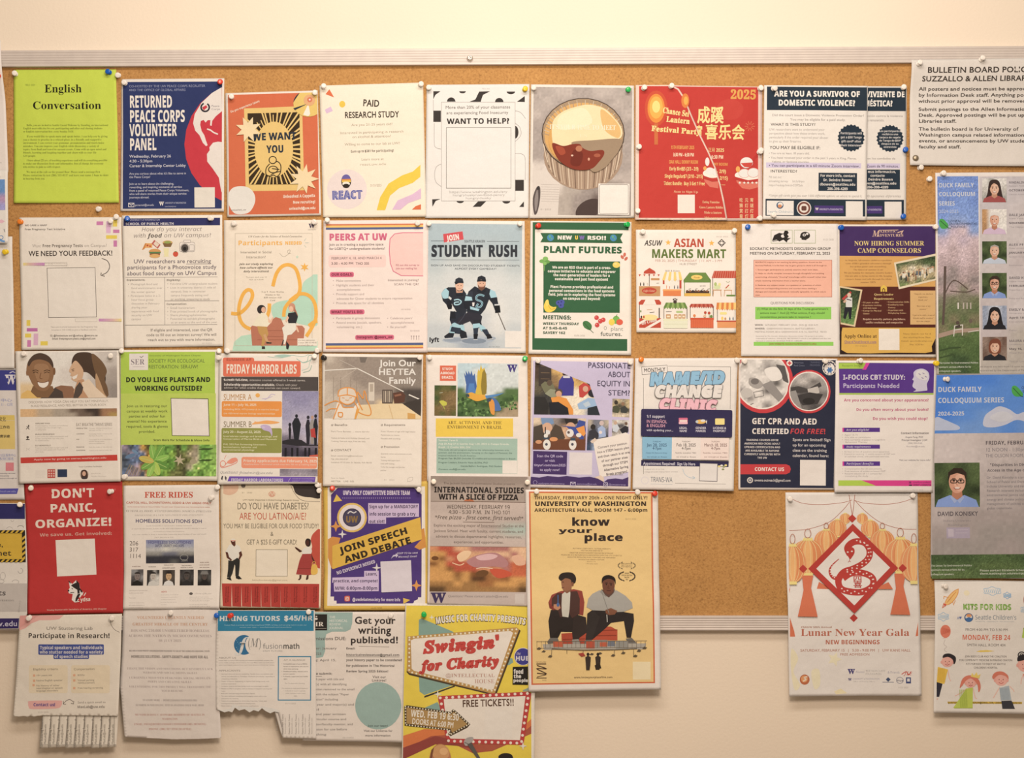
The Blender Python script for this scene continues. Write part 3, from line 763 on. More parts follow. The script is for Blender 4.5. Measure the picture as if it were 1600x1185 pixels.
for t, x0, x1, y, c_ in (('15TH FEBRUARY 2025', 288, 442, 711, 'e5a24c'), ('3:30 PM - 6:30 PM', 302, 440, 759, 'f3dfb8'), ('OAK HALL DENNY ROOM', 275, 467, 807, 'e5a24c'), ('Early Bird$5 (2/3 - 2/9)', 277, 471, 852, 'f0d888'), ('Single Regular$7 (2/10 - 2/15)', 246, 499, 901, 'f0d888'), ('Ticket Bundle:  Buy 3 Get 1 Free', 240, 512, 949, 'f0d888')): f.T(t, x0, x1, y, y + 23, c_, 'b', 0.5)
f.T('Scan to Sign Up', 306, 466, 1008, 1022, 'e9b98a', 's', 1)
for i, t in enumerate(('Eating Yuanxiao', 'Guess Lantern Riddles', 'Make a lantern', 'Make a paper cut')): f.T(t, (495, 475, 505, 508)[i], (608, 632, 622, 625)[i], 1076 + 35 * i, 1091 + 35 * i, 'e9c690', 's', 1)
f.part('blank_panel').R(332, 1036, 445, 1158, 'ecdccb')
f.part('bowl_illustration').clip(inn.replace('417 515 472 640 ', '')).G('500 905 510 950 545 985 600 995 600 900', 'dc6f5a').O(560, 895, 62, 30, 'f1e4d2').O(545, 880, 30, 24, 'f6eee2').O(585, 885, 28, 24, 'f6eee2').G('497 908 560 930 610 925 612 945 560 950 505 930', 'c2312b').O(528, 818, 14, 28, 'f6eee2').O(512, 862, 11, 14, 'eba54c').clip()
f.PIN('105 335 clear, 70 725 clear, 65 1150 clear, 285 322 clear')

def survivor(f, dx, head, q1, q2, h1, body, h2, b1, b2, hl, h3, b3, box_, foot, badge_, sb, hx=(112, 622, 135, 595)):
    n_ = '22323f'
    f.part('heading_band').R(68 + dx, 291, 663 + dx, 431, n_)
    f.part('headline_text').T(head[0], hx[0] + dx, hx[1] + dx, 314, 347, 'efe4d6', 'b++').T(head[1], hx[2] + dx, hx[3] + dx, 368, 401, 'efe4d6', 'b++')
    f.part('highlight_bar').R(62 + dx, 743, 628 + dx, 774, 'd5c6da')
    c_ = '8b8079'
    f.part('body_text').T(q1, 98 + dx, 645 + dx, 452, 465, c_, 'r').T(q2, 205 + dx, 535 + dx, 478, 492, c_, 'r').T(h1, 90 + dx, 355 + dx, 506, 522, '4a423d', 'r+').M(body, 80 + dx, 432 + dx, 537, 14, 23.5, 'a79c93')
    f.T(h2, 83 + dx, 385 + dx, 643, 661, '4a423d', 'r+').M(b1, 78 + dx, 600 + dx, 679, 13, 27, '998e86').T(b2, 95 + dx, 320 + dx, 731, 742, '998e86', 'r').T(hl, 78 + dx, 620 + dx, 751, 766, '5d4f66', 'r+').T(h3, 88 + dx, 247 + dx, 785, 800, '4a423d', 'r+').M(b3, 78 + dx, 290 + dx, 821, 13, 24, 'a79c93').T(foot, 78 + dx, 632 + dx, 931, 944, '998e86', 'i')
    n5 = box_.count('\n') == 4
    f.part('contact_box').R(374 + dx, 780 if n5 else 803, 627 + dx if n5 else 603 + dx, 899 if n5 else 911, n_).M(box_, 382 + dx, 606 + dx if n5 else 594 + dx, 786 if n5 else 811, 14 if n5 else 15, 23 if n5 else 26, 'e6dbcf', 'b', 'c')
    f.part('badge').G([(568 + dx + (82 if i % 2 else 74) * math.cos(i * math.pi / 22), 595 + (82 if i % 2 else 74) * math.sin(i * math.pi / 22)) for i in range(44)], n_).M(badge_, 504 + dx, 633 + dx, sb[0], sb[1], sb[2], 'd9d0c8', 'b', 'c')
    f.part('footer_band').R(58 + dx, 960, 650 + dx, 1061, n_)
    f.part('logo').R(65 + dx, 969, 226 + dx, 1054, 'e9ded2').O(144 + dx, 996, 21, 21, '44607c').O(146 + dx, 992, 15, 13, 'e9ded2').O(143 + dx, 1001, 12, 10, 'd98a58').T("Seattle Children's", 72 + dx, 220 + dx, 1027, 1040, 'a2b0b4', 'r').O(287 + dx, 1013, 43, 43, 'efe3d6').O(287 + dx, 1013, 38, 38, '7a4438').O(287 + dx, 1013, 27, 27, 'e6d6c6').R(272 + dx, 1000, 302 + dx, 1028, '6a4036', 8).R(349 + dx, 998, 522 + dx, 1042, '4a3474').T('W', 355 + dx, 374 + dx, 1011, 1025, 'e9ded2', 's++').T('UNIVERSITY of WASHINGTON', 378 + dx, 516 + dx, 1014, 1025, 'b9acc9')
    f.part('blank_panel').R(535 + dx, 972, 635 + dx, 1069, 'e6dacd')
f = Flyer('Spanish language copy of the survivor study flyer, half hidden behind the English one', 'Spanish survivor study flyer', A5, '290 282 905 284 898 1080 292 1082', 'e6dacc', L=0, wave=0.6)
survivor(f, 236, ('¿ES SOBREVIVIENTE DE', 'VIOLENCIA DOMÉSTICA?'), '¿Emitió el tribunal una orden de protección contra la violencia', 'Puede ser elegible para un estudio remunerado.', '¿QUÉ ES ESTE ESTUDIO?', 'Los investigadores desean conocer su\nperspectiva sobre estas órdenes,\nen particular si la orden exigió que el\nagresor entregara sus armas.', 'PUEDE SER ELEGIBLE SI:', '• Tiene al menos 18 años.\n• Recibió su orden en los últimos 3 años en los condados de', 'King, Pierce, Yakima o Spokane.', '• Puede participar en una entrevista de Zoom de 90 minutos.', '¿INTERESADO?', 'Complete nuestra\nencuesta:\nhttps://redcap.link', 'Para más información,\ncontacte\nDr. Deirdre Bowen\ndbowen@seattleu.edu\n206-398-4289', '*Las tarjetas dan acceso a más de 1000 opciones diferentes', 'Los participantes\nrecibirán una\ntarjeta de regalo\nde Tango de $50*\ndespués de su\nentrevista', (545, 11, 19), (240, 657, 150, 586))
f.PIN('882 295 clear, 893 667 blue, 878 1063 blue')
f = Flyer('white flyer with a navy heading asking are you a survivor of domestic violence', 'English survivor study flyer', A5, '52 280 668 285 658 1085 42 1080', 'ebdfd1', L=1)
survivor(f, 0, ('ARE YOU A SURVIVOR OF', 'DOMESTIC VIOLENCE?'), 'Did the court issue a Domestic Violence Protection Order?', 'You may be eligible for a paid study.', 'WHAT IS THIS STUDY?', 'UW researchers want to understand your\nperspective about how these orders work,\nparticularly if the order required your abuser\nto give up their firearms.', 'YOU MAY BE ELIGIBLE IF:', '• You are at least 18 years old.\n• You have received your order in the past 5 years in King, Pierce,', 'Yakima, or Spokane counties.', '• You can participate in a 60 minute Zoom interview.', 'INTERESTED?', 'Fill out our\nscreening survey:     bit.ly/dvpo\nhttps://redcap.link/dvCOP2ok', 'For more info, contact\nDr. Deirdre Bowen\ndbowen@seattleu.edu\n206-398-4289', '*Tango gift cards give you over 1000 different options on where to spend it.', 'Participants will\nget a $50 Tango\ngift card* after\ntheir interview!', (560, 13, 24))
f.PIN('103 302 clear, 100 1055 clear, 22 678 clear, 26 298 clear')

f = Flyer('white bulletin board policy notice with plain dark lettering at the top of the board', 'bulletin board policy notice', A5, '917 138 1722 128 1722 765 915 758', 'e2d5c7', L=1, wave=1.6, name='notice', cat='notice', over=1)
f.part('headline_text').T('BULLETIN BOARD POLICY', 1012, 1632, 183, 214, '3f352e', 'r++', -0.3).T('SUZZALLO & ALLEN LIBRARIES', 983, 1662, 234, 263, '3f352e', 'r++', -0.3)
f.part('body_text')
for y, q, x in ((296, 'All posters and notices must be approved\nby Information Desk staff. Anything posted\nwithout prior approval will be removed.', 1660), (415, 'Submit postings to the Allen Information\nDesk. Approved postings will be put up by\nLibraries staff.', 1645), (533, 'The bulletin board is for University of\nWashington campus related information,\nevents, or announcements by UW students,\nfaculty and staff.', 1655)): f.M(q, 968, x, y, 19, 35.3, '4a4039', 'r++', 'l', 0)
f.PIN('955 165 clear, 1325 140 clear, 948 716 metal')
pin(1180 + 978 / 3.8095, 60 + 770 / 3.8095, 'clear', 'in the bare cork under the policy notice'); pin(1180 + 1035 / 3.8095, 60 + 838 / 3.8095, 'clear', 'in the bare cork above the tall speaker series flyer')

# ---------------------------------------------------------------- second row
f = Flyer('white pregnancy test feedback flyer with pink and yellow blocks in two corners', 'pregnancy test flyer', B1, '135 45 865 42 888 988 155 992', 'e3d5c4', lift=(3, 4), wave=1.8)
f.part('block_pattern')
for x0, y0, x1, y1, c_ in ((687, 73, 735, 100, 'c2739e'), (757, 72, 790, 157, 'd2a5bd'), (805, 62, 835, 110, 'd8bc44'), (807, 132, 852, 156, 'c2739e'), (757, 172, 835, 198, 'd8bc44'), (810, 210, 835, 254, 'c2739e'), (188, 778, 215, 820, 'd8bc44'), (190, 836, 267, 860, 'b7679a'), (178, 875, 222, 903, 'd8bc44'), (240, 875, 272, 958, 'd0a2b6'), (195, 922, 222, 970, 'c2739e'), (290, 930, 342, 960, 'd8bc44')): f.R(x0, y0, x1, y1, c_)
f.part('headline_text').T('WE NEED YOUR FEEDBACK!', 205, 805, 286, 321, '4b423c', 'r++', -0.4)
f.part('body_text').T('WE CARE x HARP', 175, 335, 95, 107, '5d534b', 'b').T('Free Pregnancy Test Initiative', 175, 466, 123, 136, '5d534b', 'r+').T('Want', 230, 290, 238, 259, 'a2968a', 'r').T('Free Pregnancy Tests', 302, 592, 237, 258, '6a5f56', 'b').T('on Campus?', 602, 764, 235, 256, 'a2968a', 'r')
f.T('1 / 5', 345, 375, 373, 384, 'a2968a', 'r').M('Take part in a brief evaluation for the Pregnancy Test\nInitiative or WE CARE to give us feedback and win.', 360, 698, 823, 10, 21, '9b8f84', 'r', 'c').M('IG: @freetestsuw and @uwharp, @wecare.uw\nEmail: freepregnancytests.uw@gmail.com', 358, 700, 884, 13, 22, '5d534b', 'b', 'c')
f.part('progress_bar')
for i in range(10): f.R(165 + 15.4 * i, 369, 181 + 15.4 * i, 389, ('dac27a', 'd7b98a', 'd4b095', 'd0a89c', 'cea2a2', 'cb9ba6', 'c795a8', 'c48faa', 'c189ab', 'be82ab')[i]); f.R(707 + 16.4 * i, 769, 724 + 16.4 * i, 789, ('be82ab', 'c189ab', 'c48faa', 'c795a8', 'cb9ba6', 'cea2a2', 'd0a89c', 'd4b095', 'd7b98a', 'dac27a')[i])
f.F(320, 369, 480, 388, 2, 'b5a89b').F(537, 770, 695, 790, 2, 'b5a89b')
f.part('arrow_mark').N('725 338 765 355 782 395 765 435 728 456', 5, '4b423c', 1).N('722 440 720 458 748 466', 5, '4b423c')
f.part('blank_panel').G('335 407 678 403 690 757 345 761', 'e6d9c9').N('335 407 678 403 690 757 345 761 335 407', 3, '4b423c')
f.PIN('150 78 orange, 790 72 clear, 833 44 clear')

f = Flyer('white study flyer on food at campus with a navy strip and drawn foods', 'campus food study flyer', B1, '868 30 1585 25 1592 965 890 975', 'e3d5c3', lift=(2, 3))
f.part('heading_band').R(880, 49, 1570, 103, '2c2e5a')
f.part('headline_text').T('UNIVERSITY of WASHINGTON', 925, 1140, 56, 68, 'a9a8bd', 'r').T('SCHOOL OF PUBLIC HEALTH', 895, 1240, 82, 100, 'd8cfcc', 'b').T('How do you interact', 1008, 1440, 116, 144, '8c8078', 'i').T('with', 952, 1042, 160, 189, '8c8078', 'i').T('food', 1055, 1155, 160, 189, '4d443f', 'z').T('on UW campus?', 1168, 1508, 158, 187, '8c8078', 'i')
f.T('UW researchers are recruiting', 953, 1506, 345, 373, '6d6266', 'r+').T('participants for a Photovoice study', 907, 1545, 388, 416, '6d6266', 'r+').T('about food security on UW Campus', 907, 1548, 431, 459, '6d6266', 'r+').N('1328 378 1505 376', 3, '6d6266')
f.part('food_illustration').G('1012 278 1035 228 1088 230 1085 262 1040 262', 'd99a55').G('1012 278 1035 228 1045 232 1028 272', 'c27a3a').O(1052, 245, 7, 7, 'b4452f').O(1070, 250, 6, 6, 'b4452f').G('1100 205 1145 240 1125 268 1080 232', 'b65a50').G('1108 214 1136 236 1120 258 1094 234', 'd8c2ac')
f.O(1195, 225, 36, 16, 'c69a5b').G('1160 228 1230 228 1218 255 1172 255', '7b5d3a').O(1195, 222, 25, 9, '8c9a4a').O(1104, 290, 43, 22, 'c98f4f').R(1064, 290, 1146, 303, '5b7a48', 5).R(1068, 303, 1142, 314, '8b4a33', 5).O(1104, 320, 38, 14, 'd2a05e').G('1165 265 1205 265 1200 320 1212 325 1160 325 1172 320', 'dccf9a').O(1252, 306, 19, 20, 'c64b36').O(1252, 289, 6, 3, '5a7a40')
f.part('camera_illustration').R(1280, 222, 1390, 290, 'ddd0c2', 14).F(1280, 222, 1390, 290, 2.5, '8d837a', 14).R(1310, 206, 1360, 224, 'ddd0c2', 5).F(1310, 206, 1360, 224, 2.5, '8d837a', 5).O(1318, 264, 26, 28, '4c4540').Q(1318, 264, 30, 32, 4, '9c9187').O(1318, 268, 12, 13, '262220').F(1352, 240, 1384, 282, 2, '8d837a', 6)
f.part('table_lines').N('895 473 1552 470', 2.5, '6f665f').N('1175 472 1177 812', 2.5, '6f665f').N('1175 641 1566 640', 2.5, '6f665f').N('893 815 1552 811', 2.5, '6f665f')
f.part('body_text').T('Expectations:', 903, 1036, 485, 498, '5d534b', 'b').T('Eligibility:', 1188, 1288, 486, 499, '5d534b', 'b').T('Compensation:', 1188, 1333, 658, 670, '5d534b', 'b')
c_ = 'a3978c'
f.M('•  Photograph food and\n    food environments over\n    the winter quarter\n•  Participate twice in a 2-\n    hour focus group\n    discussion in February\n    sharing your\n    experience with food\n    security on UW\n    campus', 912, 1158, 515, 15, 27.7, c_).M('•  Full-time UW undergraduate student\n•  Lives in university district (1 mile of\n    campus), lives in commuter\n    campus frequently eating and/\n    or working, preparing to study', 1192, 1552, 512, 15, 27.5, c_).M('•  Small honorarium\n•  Free printed book of photographs\n•  Share photographs/stories\n•  Potential to exhibit photographs\n    at an event at the end of the year', 1192, 1552, 684, 15, 26, c_)
f.M('If eligible and interested, scan the QR\ncode to fill out an interest survey! We will\nreach out to you with more information.', 1045, 1547, 841, 19, 34.5, '7d7268', 'r+', 'c').T('03/10/2025', 1443, 1515, 940, 949, 'b3a79b', 'r')
f.PIN('905 60 blue, 1512 52 clear')

f = Flyer('pale peach flyer with two people on a red couch and looping orange ribbons', 'couch and ribbon flyer', B2, '45 68 785 65 790 1068 50 1070', 'e2d1bb', lift=(3, 3))
f.part('mint_blobs').G('112 1060 125 990 180 945 250 935 330 965 420 985 757 985 757 1060', 'adcfb3', 0).clip('100 480 757 480 757 1060 100 1060').G('405 735 450 690 560 665 625 610 650 540 700 500 770 480 770 840 640 860 540 820 440 830', 'abcdb4', 1).clip()
f.part('line_frame').F(131, 168, 716, 1020, 3, 'bcae98')
f.part('orange_ribbon')
for q in ('102 775 165 775 225 722 262 655 258 608 225 598 188 640 162 730 168 815 200 868 250 895', '418 570 445 475 490 418 545 408 592 440 618 520 622 600 592 655 542 690 508 740 500 800', '545 680 620 628 690 640 735 700 745 800 715 880 672 950', '365 820 388 760 392 700', '690 870 730 840 757 835'): f.N(q, 27, 'efae40', 1)
f.S(658, 424, 34, 14, 6, 'efae40')
f.part('couch_illustration').G('250 880 262 868 380 865 400 830 440 803 480 815 500 865 640 868 660 890 648 1018 262 1018', 'b56f55').N('380 905 505 905', 4, '9a5a44').N('375 950 505 952', 4, '9a5a44').N('300 975 640 975', 4, '9a5a44')
f.part('person_illustration#1').O(332, 745, 33, 34, '2f2a2a').O(347, 748, 16, 22, 'd9a98a').G('330 770 362 772 385 810 400 850 372 880 300 875 265 868 290 820', 'efe2c4', 0).G('380 800 398 830 418 800 424 806 405 850 385 845', 'e0b394').G('300 872 372 876 385 930 362 985 350 1022 330 1022 338 960 310 920', 'bc8e4c').G('362 930 385 985 408 998 400 1004 368 995 345 940', 'c9996a').G('335 1025 358 1025 360 1046 334 1046', '35302d').G('368 990 410 996 408 1004 370 1004', '35302d')
f.part('person_illustration#2').O(562, 730, 26, 34, 'c58a6e').O(556, 742, 16, 22, 'e0b394').G('580 720 608 790 590 830 578 790', 'a76850').G('535 772 590 765 608 800 590 862 540 868 528 810', '2d2c30').G('528 790 512 830 524 842 540 808', 'e0b394').G('525 850 590 850 598 895 560 935 530 940 512 1010 500 1010 500 940 488 885', 'efe5d2').G('600 870 618 915 608 920 590 885', 'e0b394').G('520 985 545 1015 535 1050 520 1040', '2d2c30').G('495 975 503 978 490 1022 484 1018', '2d2c30')
f.part('headline_text').T('Participants', 152, 492, 223, 258, 'e8ab50', 'b').T('NEEDED', 510, 638, 229, 253, 'e8ab50', 'b++').T('UW Center for the Science of Social Connection', 232, 640, 185, 199, '77695a', 'e-')
f.part('body_text').M('Interested in Social\nInteraction?', 170, 410, 302, 18, 37, '8d8070', 'r', 'c').M('Join our study exploring\nhow culture affects our\ndaily interactions!', 165, 420, 394, 14, 28, '5b4f43', 'z', 'c').M('Two-part study over 10\ndays, up to $100', 215, 372, 496, 9, 18, 'a39683', 'r', 'c').M('1 on 1  Zoom Meeting\nMonday to Sat.\n$20 Amazon Gift\nCard', 332, 502, 607, 10, 21.5, '77695a', 'e-', 'c')
f.N('470 320 500 345 540 320 548 295 530 300 535 320 555 318', 3, 'b3a691', 1).N('655 225 670 205', 3, 'a9b5a5').N('662 240 690 240', 3, 'a9b5a5').N('655 258 670 275', 3, 'a9b5a5').S(602, 347, 13, 6, 5, 'b8cdb4')
f.part('contact_box').R(605, 965, 753, 1022, 'e6d8c4').M('For more information:\nContact: 206-555-0143\nsocialstudy@uw.edu', 612, 750, 974, 9, 19, '5b4f43', 'e-')
f.part('logo').T('W', 690, 735, 95, 126, '413a52', 's++').T('UNIVERSITY', 682, 745, 137, 144, '968a7c')
f.PIN('132 95 clear, 740 85 clear, 75 1058 clear, 752 1055 clear')

f = Flyer('pink and white flyer for a peer group with rainbow stripes top and bottom', 'pink peer group flyer', B2, '800 70 1595 65 1590 1072 795 1070', 'e7d3c6', lift=(2, 3))
f.part('stripe_band#1').R(819, 95, 1557, 107, 'c9714c').R(819, 107, 1557, 122, 'e7b65c').R(819, 122, 1557, 138, '505a80')
f.part('stripe_band#2').R(819, 999, 1558, 1018, '505a80').R(819, 1018, 1558, 1032, 'e7b65c').R(819, 1032, 1558, 1042, 'c9714c')
f.part('pink_panel#1').G('1557 163 1400 163 1340 172 1305 210 1300 300 1308 395 1330 455 1390 488 1557 491', 'e6bdb2').N('1557 163 1400 163 1340 172 1305 210 1300 300 1308 395 1330 455 1390 488 1557 491', 6, 'd36a80')
f.part('pink_panel#2').R(840, 331, 1275, 425, 'ecc9bd', 18)
f.part('label_pill').R(850, 461, 1032, 500, 'd2647d', 14).R(850, 745, 1112, 783, 'd2647d', 14).R(1042, 938, 1336, 976, 'd2647d', 14)
f.part('headline_text').T('PEERS AT UW', 843, 1285, 172, 221, 'c9607a', 'b+++')
f.part('body_text').M('Join us in creating a supportive space\nfor LGBTQ+ undergraduate students!', 845, 1268, 244, 18, 32, '5d4a48', 'r+').T('FEBRUARY 4, 18, AND MARCH 4', 860, 1242, 348, 366, '6d5654', 'r').T('3:30 - 4:30 PM', 860, 1028, 388, 406, '5d4a48', 'r+').T('THO 335', 1045, 1148, 388, 406, '5d4a48', 'r+').M('Fill out this survey to\njoin our mailing list', 1350, 1528, 402, 14, 25, 'b86f78', 'r+').M('Interested in joining?\nSCAN THE QR!', 1288, 1524, 515, 16, 32, '6d5654', 'r', 'r')
f.T('OUR GOALS:', 862, 1024, 471, 490, '6b2036', 'b+').T("WHAT YOU'LL DO:", 860, 1102, 755, 774, '6b2036', 'b+').T('Instagram: @peers_uw', 1052, 1325, 946, 965, '6b2036', 'b+')
c_ = '97827c'
f.M('•  Make connections\n•  Highlight students and their\n    accomplishments\n•  Provide support and\n    advocate for Queer students to ensure representation\n•  Provide safe space for all identities', 872, 1475, 519, 17, 34, c_).M('•  Participate in group discussions\n•  Attend events (socials, speakers,\n    volunteering, etc.)', 872, 1242, 803, 17, 33.5, c_).M('•  Celebrate peers’\n    accomplishments\n•  Be yourself!', 1283, 1488, 803, 17, 33.5, c_).T('02/18/2025', 1390, 1462, 740, 750, 'b5a199').T('03/18/2025', 1458, 1530, 902, 913, 'b5a199')
for i in range(4): f.O(1468 + 19 * i, 948, 5, 5, 'a08c86').N(f'{1468 + 19 * i} 953 {1468 + 19 * i} 975', 4, 'a08c86')
f.PIN('830 80 clear, 1520 92 clear')

f = Flyer('grey blue flyer of two hockey players under the words student rush', 'hockey player flyer', B3, '18 65 752 72 760 1045 22 1035', 'e0d4c6', wave=0.7)
f.part('photograph').P(40, 93, 730, 1007, 'aaaaaa abbbba bccccb cddddc deeeed eeffee effffe efggfe hgggfh hhiihh ', dict(a='a2b0b3', b='a6b2b4', c='b3bab8', d='bfc2be', e='c8c8c3', f='d0cdc6', g='bfc0be', h='b9bcba', i='9aa3ac'), 0.02)
f.O(335, 950, 190, 26, 'a4acb4').O(380, 955, 90, 20, '7c8794').O(225, 945, 70, 16, '8d97a2').O(500, 935, 40, 12, '98a1aa')
dk, lb, nv = '222832', '9fc6ce', '2a3442'
# farther player
f.part('player_illustration#1')
f.G('190 560 160 575 138 605 150 660 178 690 215 680 250 740 320 760 330 620 300 575 250 560', dk).G('138 605 170 565 195 590 190 640 165 645 150 640', lb).G('178 660 212 655 218 705 182 705', '1c1f27').G('176 688 220 690 215 720 190 722', '15181e').G('195 625 215 640 210 655 190 640', 'd8d6d0')
f.G('205 735 320 750 300 800 260 850 225 860 200 800', '242a35').G('222 812 300 812 300 860 280 905 240 900 205 880', nv).G('205 840 250 850 235 900 195 905', lb).G('275 830 305 840 312 880 285 880', lb).G('280 870 322 890 330 930 285 938 275 915', '20242c').G('195 895 235 898 225 930 165 935 160 920', '20242c').N('162 940 228 936', 5, 'd4d4d2').N('282 942 335 936', 5, 'd4d4d2')
f.O(271, 545, 30, 40, 'd7a88c').G('240 525 243 500 268 488 296 497 303 525 270 518', '2b3038').G('243 540 235 520 300 515 303 530 270 528', '22262d').O(262, 548, 3, 3, '5a3d30').O(284, 548, 3, 3, '5a3d30').N('262 570 282 570', 3, '9d5f4c').G('245 570 262 590 290 588 300 568 295 600 250 602', 'c08f74').G('243 600 262 612 300 605 300 620 250 620', '1b2028')
f.N('232 655 262 650 285 665 270 685 240 688 238 672 270 668', 9, lb, 1).T('2', 318, 340, 610, 640, lb, 'b').G('212 745 240 735 245 790 205 790', '1b1f27')
# nearer player
f.part('player_illustration#2')
f.G('340 590 385 552 420 570 468 560 520 585 545 625 560 690 570 720 535 735 515 680 490 650 462 720 430 760 360 770 330 750 318 700 330 640', dk)
f.G('340 590 318 650 335 672 372 640 370 590', '2c333e').G('300 660 385 655 388 690 350 730 310 710', '1d222b').G('318 625 362 632 368 658 310 660', lb).G('366 672 384 672 380 700 368 700', 'd8d0c8').G('350 700 420 722 412 735 352 722', lb)
f.G('500 575 535 592 548 632 505 642 492 610', lb).G('500 640 548 632 552 648 506 656', '1d222b').G('532 690 568 688 575 745 535 750', '14171d').R(530, 684, 568, 694, 'c9c9c6', 0, -3)
f.O(435, 532, 31, 44, 'd3a387').G('403 510 408 484 435 474 463 486 468 514 435 505', '23272f').G('402 520 402 508 468 505 466 520 435 516', '1a1d24').G('408 540 412 572 435 586 458 570 464 540 450 556 420 556', '6d4836').O(424, 532, 3, 3, '3d2a22').O(448, 532, 3, 3, '3d2a22').N('424 560 446 560', 4, 'a0604f').G('408 575 435 592 462 572 468 590 435 606 402 590', '1b2028')
f.N('455 625 425 615 400 625 398 650 425 662 440 678 425 705 398 705 410 680', 13, lb, 1).N('455 625 425 615 400 625 398 650 425 662 440 678 425 705 398 705 410 680', 5, '2f5f70', 1)
f.G('340 740 420 755 440 775 425 850 375 845 350 810 290 835 240 845 262 790', '2b2b35').G('375 800 428 800 440 850 410 860 378 850', '23262f').N('330 720 300 780 250 840', 6, '3b3f4b', 1)
f.G('236 820 290 845 282 860 222 855 215 830', lb).G('370 830 420 825 430 850 372 870', lb).G('420 830 455 850 470 872 435 885 420 865', lb).G('215 850 262 858 245 890 205 885', nv).G('374 862 412 858 405 915 378 915', nv).G('435 872 475 868 498 915 470 920', nv).G('375 905 410 905 402 940 378 940', '1a1d24').N('376 945 406 945', 5, 'd4d4d2').G('468 905 500 905 515 935 478 942', '1a1d24').N('478 944 520 938', 5, 'd4d4d2')
f.N('556 748 610 875', 6, '5b5148')
f.part('headline_text').G('152 168 295 148 303 208 158 230', 'c8434a').T('JOIN', 184, 275, 180, 219, 'ecdfd2', 'b++', -8).T('STUDENT', 65, 445, 252, 333, '2c3138', 'b+++', 0).T('RUSH', 485, 705, 252, 333, '2c3138', 'b+++', 0)
f.part('body_text').N('62 219 160 219', 3, '555a5e').N('475 222 712 222', 3, '555a5e').N('62 357 712 360', 3, '6c7174').T('SEATTLE KRAKEN', 308, 462, 212, 231, '54595d', 'b', 0).T('SIGN UP AND SAVE ON DISCOUNTED STUDENT TICKETS', 62, 715, 392, 405, '54595d', 'r+', 0.3).T('ALMOST EVERY GAMEDAY!', 237, 545, 416, 430, '54595d', 'r+', 0.3).T('01/18 2025', 490, 570, 992, 1003, '7b7d7c', 'r')
f.part('logo').T('lyft', 50, 124, 932, 962, '26262b', 'b+++', 0)
f.part('blank_panel').R(607, 882, 727, 1003, 'e0d6ca')
f.PIN('50 95 clear, 712 97 clear')

f = Flyer('green bordered plant flyer with a dark green text panel, bananas and berries', 'green bordered plant flyer', B3, '795 70 1538 78 1535 1060 780 1050', 'e5d8c8', lift=(3, 3), wave=0.9)
gr = '2c5c3a'
f.part('border_print').G('811 80 1518 84 1516 140 828 134 826 935 1506 941 1506 1029 808 1020', gr)
f.part('ribbon_banner').G('868 160 1475 164 1456 199 1474 236 867 229 886 195', gr)
for x, y in ((942, 195), (1405, 197)): f.O(x, y, 25, 25, '3d7fa6').G([(x - 14, y - 14), (x - 2, y - 18), (x + 4, y - 4), (x - 8, y + 2)], '5aa070').G([(x + 2, y + 4), (x + 14, y), (x + 10, y + 16)], '5aa070')
f.part('headline_text').T('NEW', 992, 1100, 180, 207, 'efe4d4', 'b+++').T('U', 1122, 1146, 181, 207, 'e8bf3e', 'b+++').T('W', 1155, 1192, 181, 208, '7a63a5', 'b+++').T('RSO!!', 1212, 1356, 182, 209, 'efe4d4', 'b+++').T('PLANT FUTURES', 888, 1470, 258, 304, '2a5a38', 'b+++')
f.part('text_panel').G('890 368 1453 370 1451 748 890 746', gr)
f.part('body_text').M('We are an RSO that is part of a cross-\ncampus initiative to educate and empower\nthe next generation of leaders for a\nsustainable and just food system!', 922, 1422, 403, 18, 28.5, 'e6dccb', 'b++', 'c').M('Plant Futures provides professional and\npersonal connections in the food systems\nfield. Join us in exploring the food systems\non campus and beyond!', 926, 1420, 546, 18, 28.5, 'e6dccb', 'b++', 'c')
f.T('MEETINGS:', 886, 1096, 767, 795, '31523a', 'b++').T('WEEKLY THURSDAY', 886, 1152, 818, 836, '31523a', 'b++').T('AT 5:45-6:45', 886, 1065, 851, 869, '31523a', 'b++').T('SAVERY 162', 886, 1051, 885, 903, '31523a', 'b++').T('02/05 2025', 1115, 1195, 910, 921, 'a59a8c', 'r')
f.part('produce_illustration#1').N('895 440 900 380', 5, '6fa04e').O(880, 368, 20, 14, '6fa04e').O(905, 350, 20, 16, '7cae56').O(920, 372, 18, 13, '639548').O(900, 385, 15, 12, '7cae56')
f.part('produce_illustration#2')
for x, y, a in ((1487, 320, 10), (1470, 338, -35), (1498, 350, 40)): f.O(x, y, 10, 16, 'c4644e', 0, 360, a)
f.O(1426, 395, 27, 22, 'eac653').O(1448, 402, 7, 6, 'eac653').O(1420, 388, 12, 8, 'f2d97f')
f.part('produce_illustration#3').G('905 665 925 655 935 690 960 705 985 705 970 730 935 745 905 735 893 700', 'ecc73a', 1).G('905 665 918 650 928 660 930 690 912 700', 'f1d557', 1).N('925 690 945 720 975 715', 3, 'b98f28', 1)
for x, y in ((1003, 675), (1025, 670), (1020, 695)): f.O(x, y, 21, 19, '47519a').O(x - 3, y - 3, 6, 6, '2e3670')
f.part('produce_illustration#4').G('1185 812 1215 810 1245 840 1235 875 1195 860 1180 835', '3f7340', 1).N('1190 822 1230 870 1258 896', 4, '2c5530')
for x, y in ((1281, 784), (1330, 800), (1308, 810), (1285, 838)): f.O(x, y, 17, 17, 'c83f3d').O(x - 5, y - 5, 4, 4, 'e29a92')
f.O(1425, 800, 26, 30, '6fa84a').O(1392, 817, 22, 24, 'e2c23f').O(1450, 817, 25, 22, 'd5553c').N('1425 775 1432 760', 5, '4c7a38')
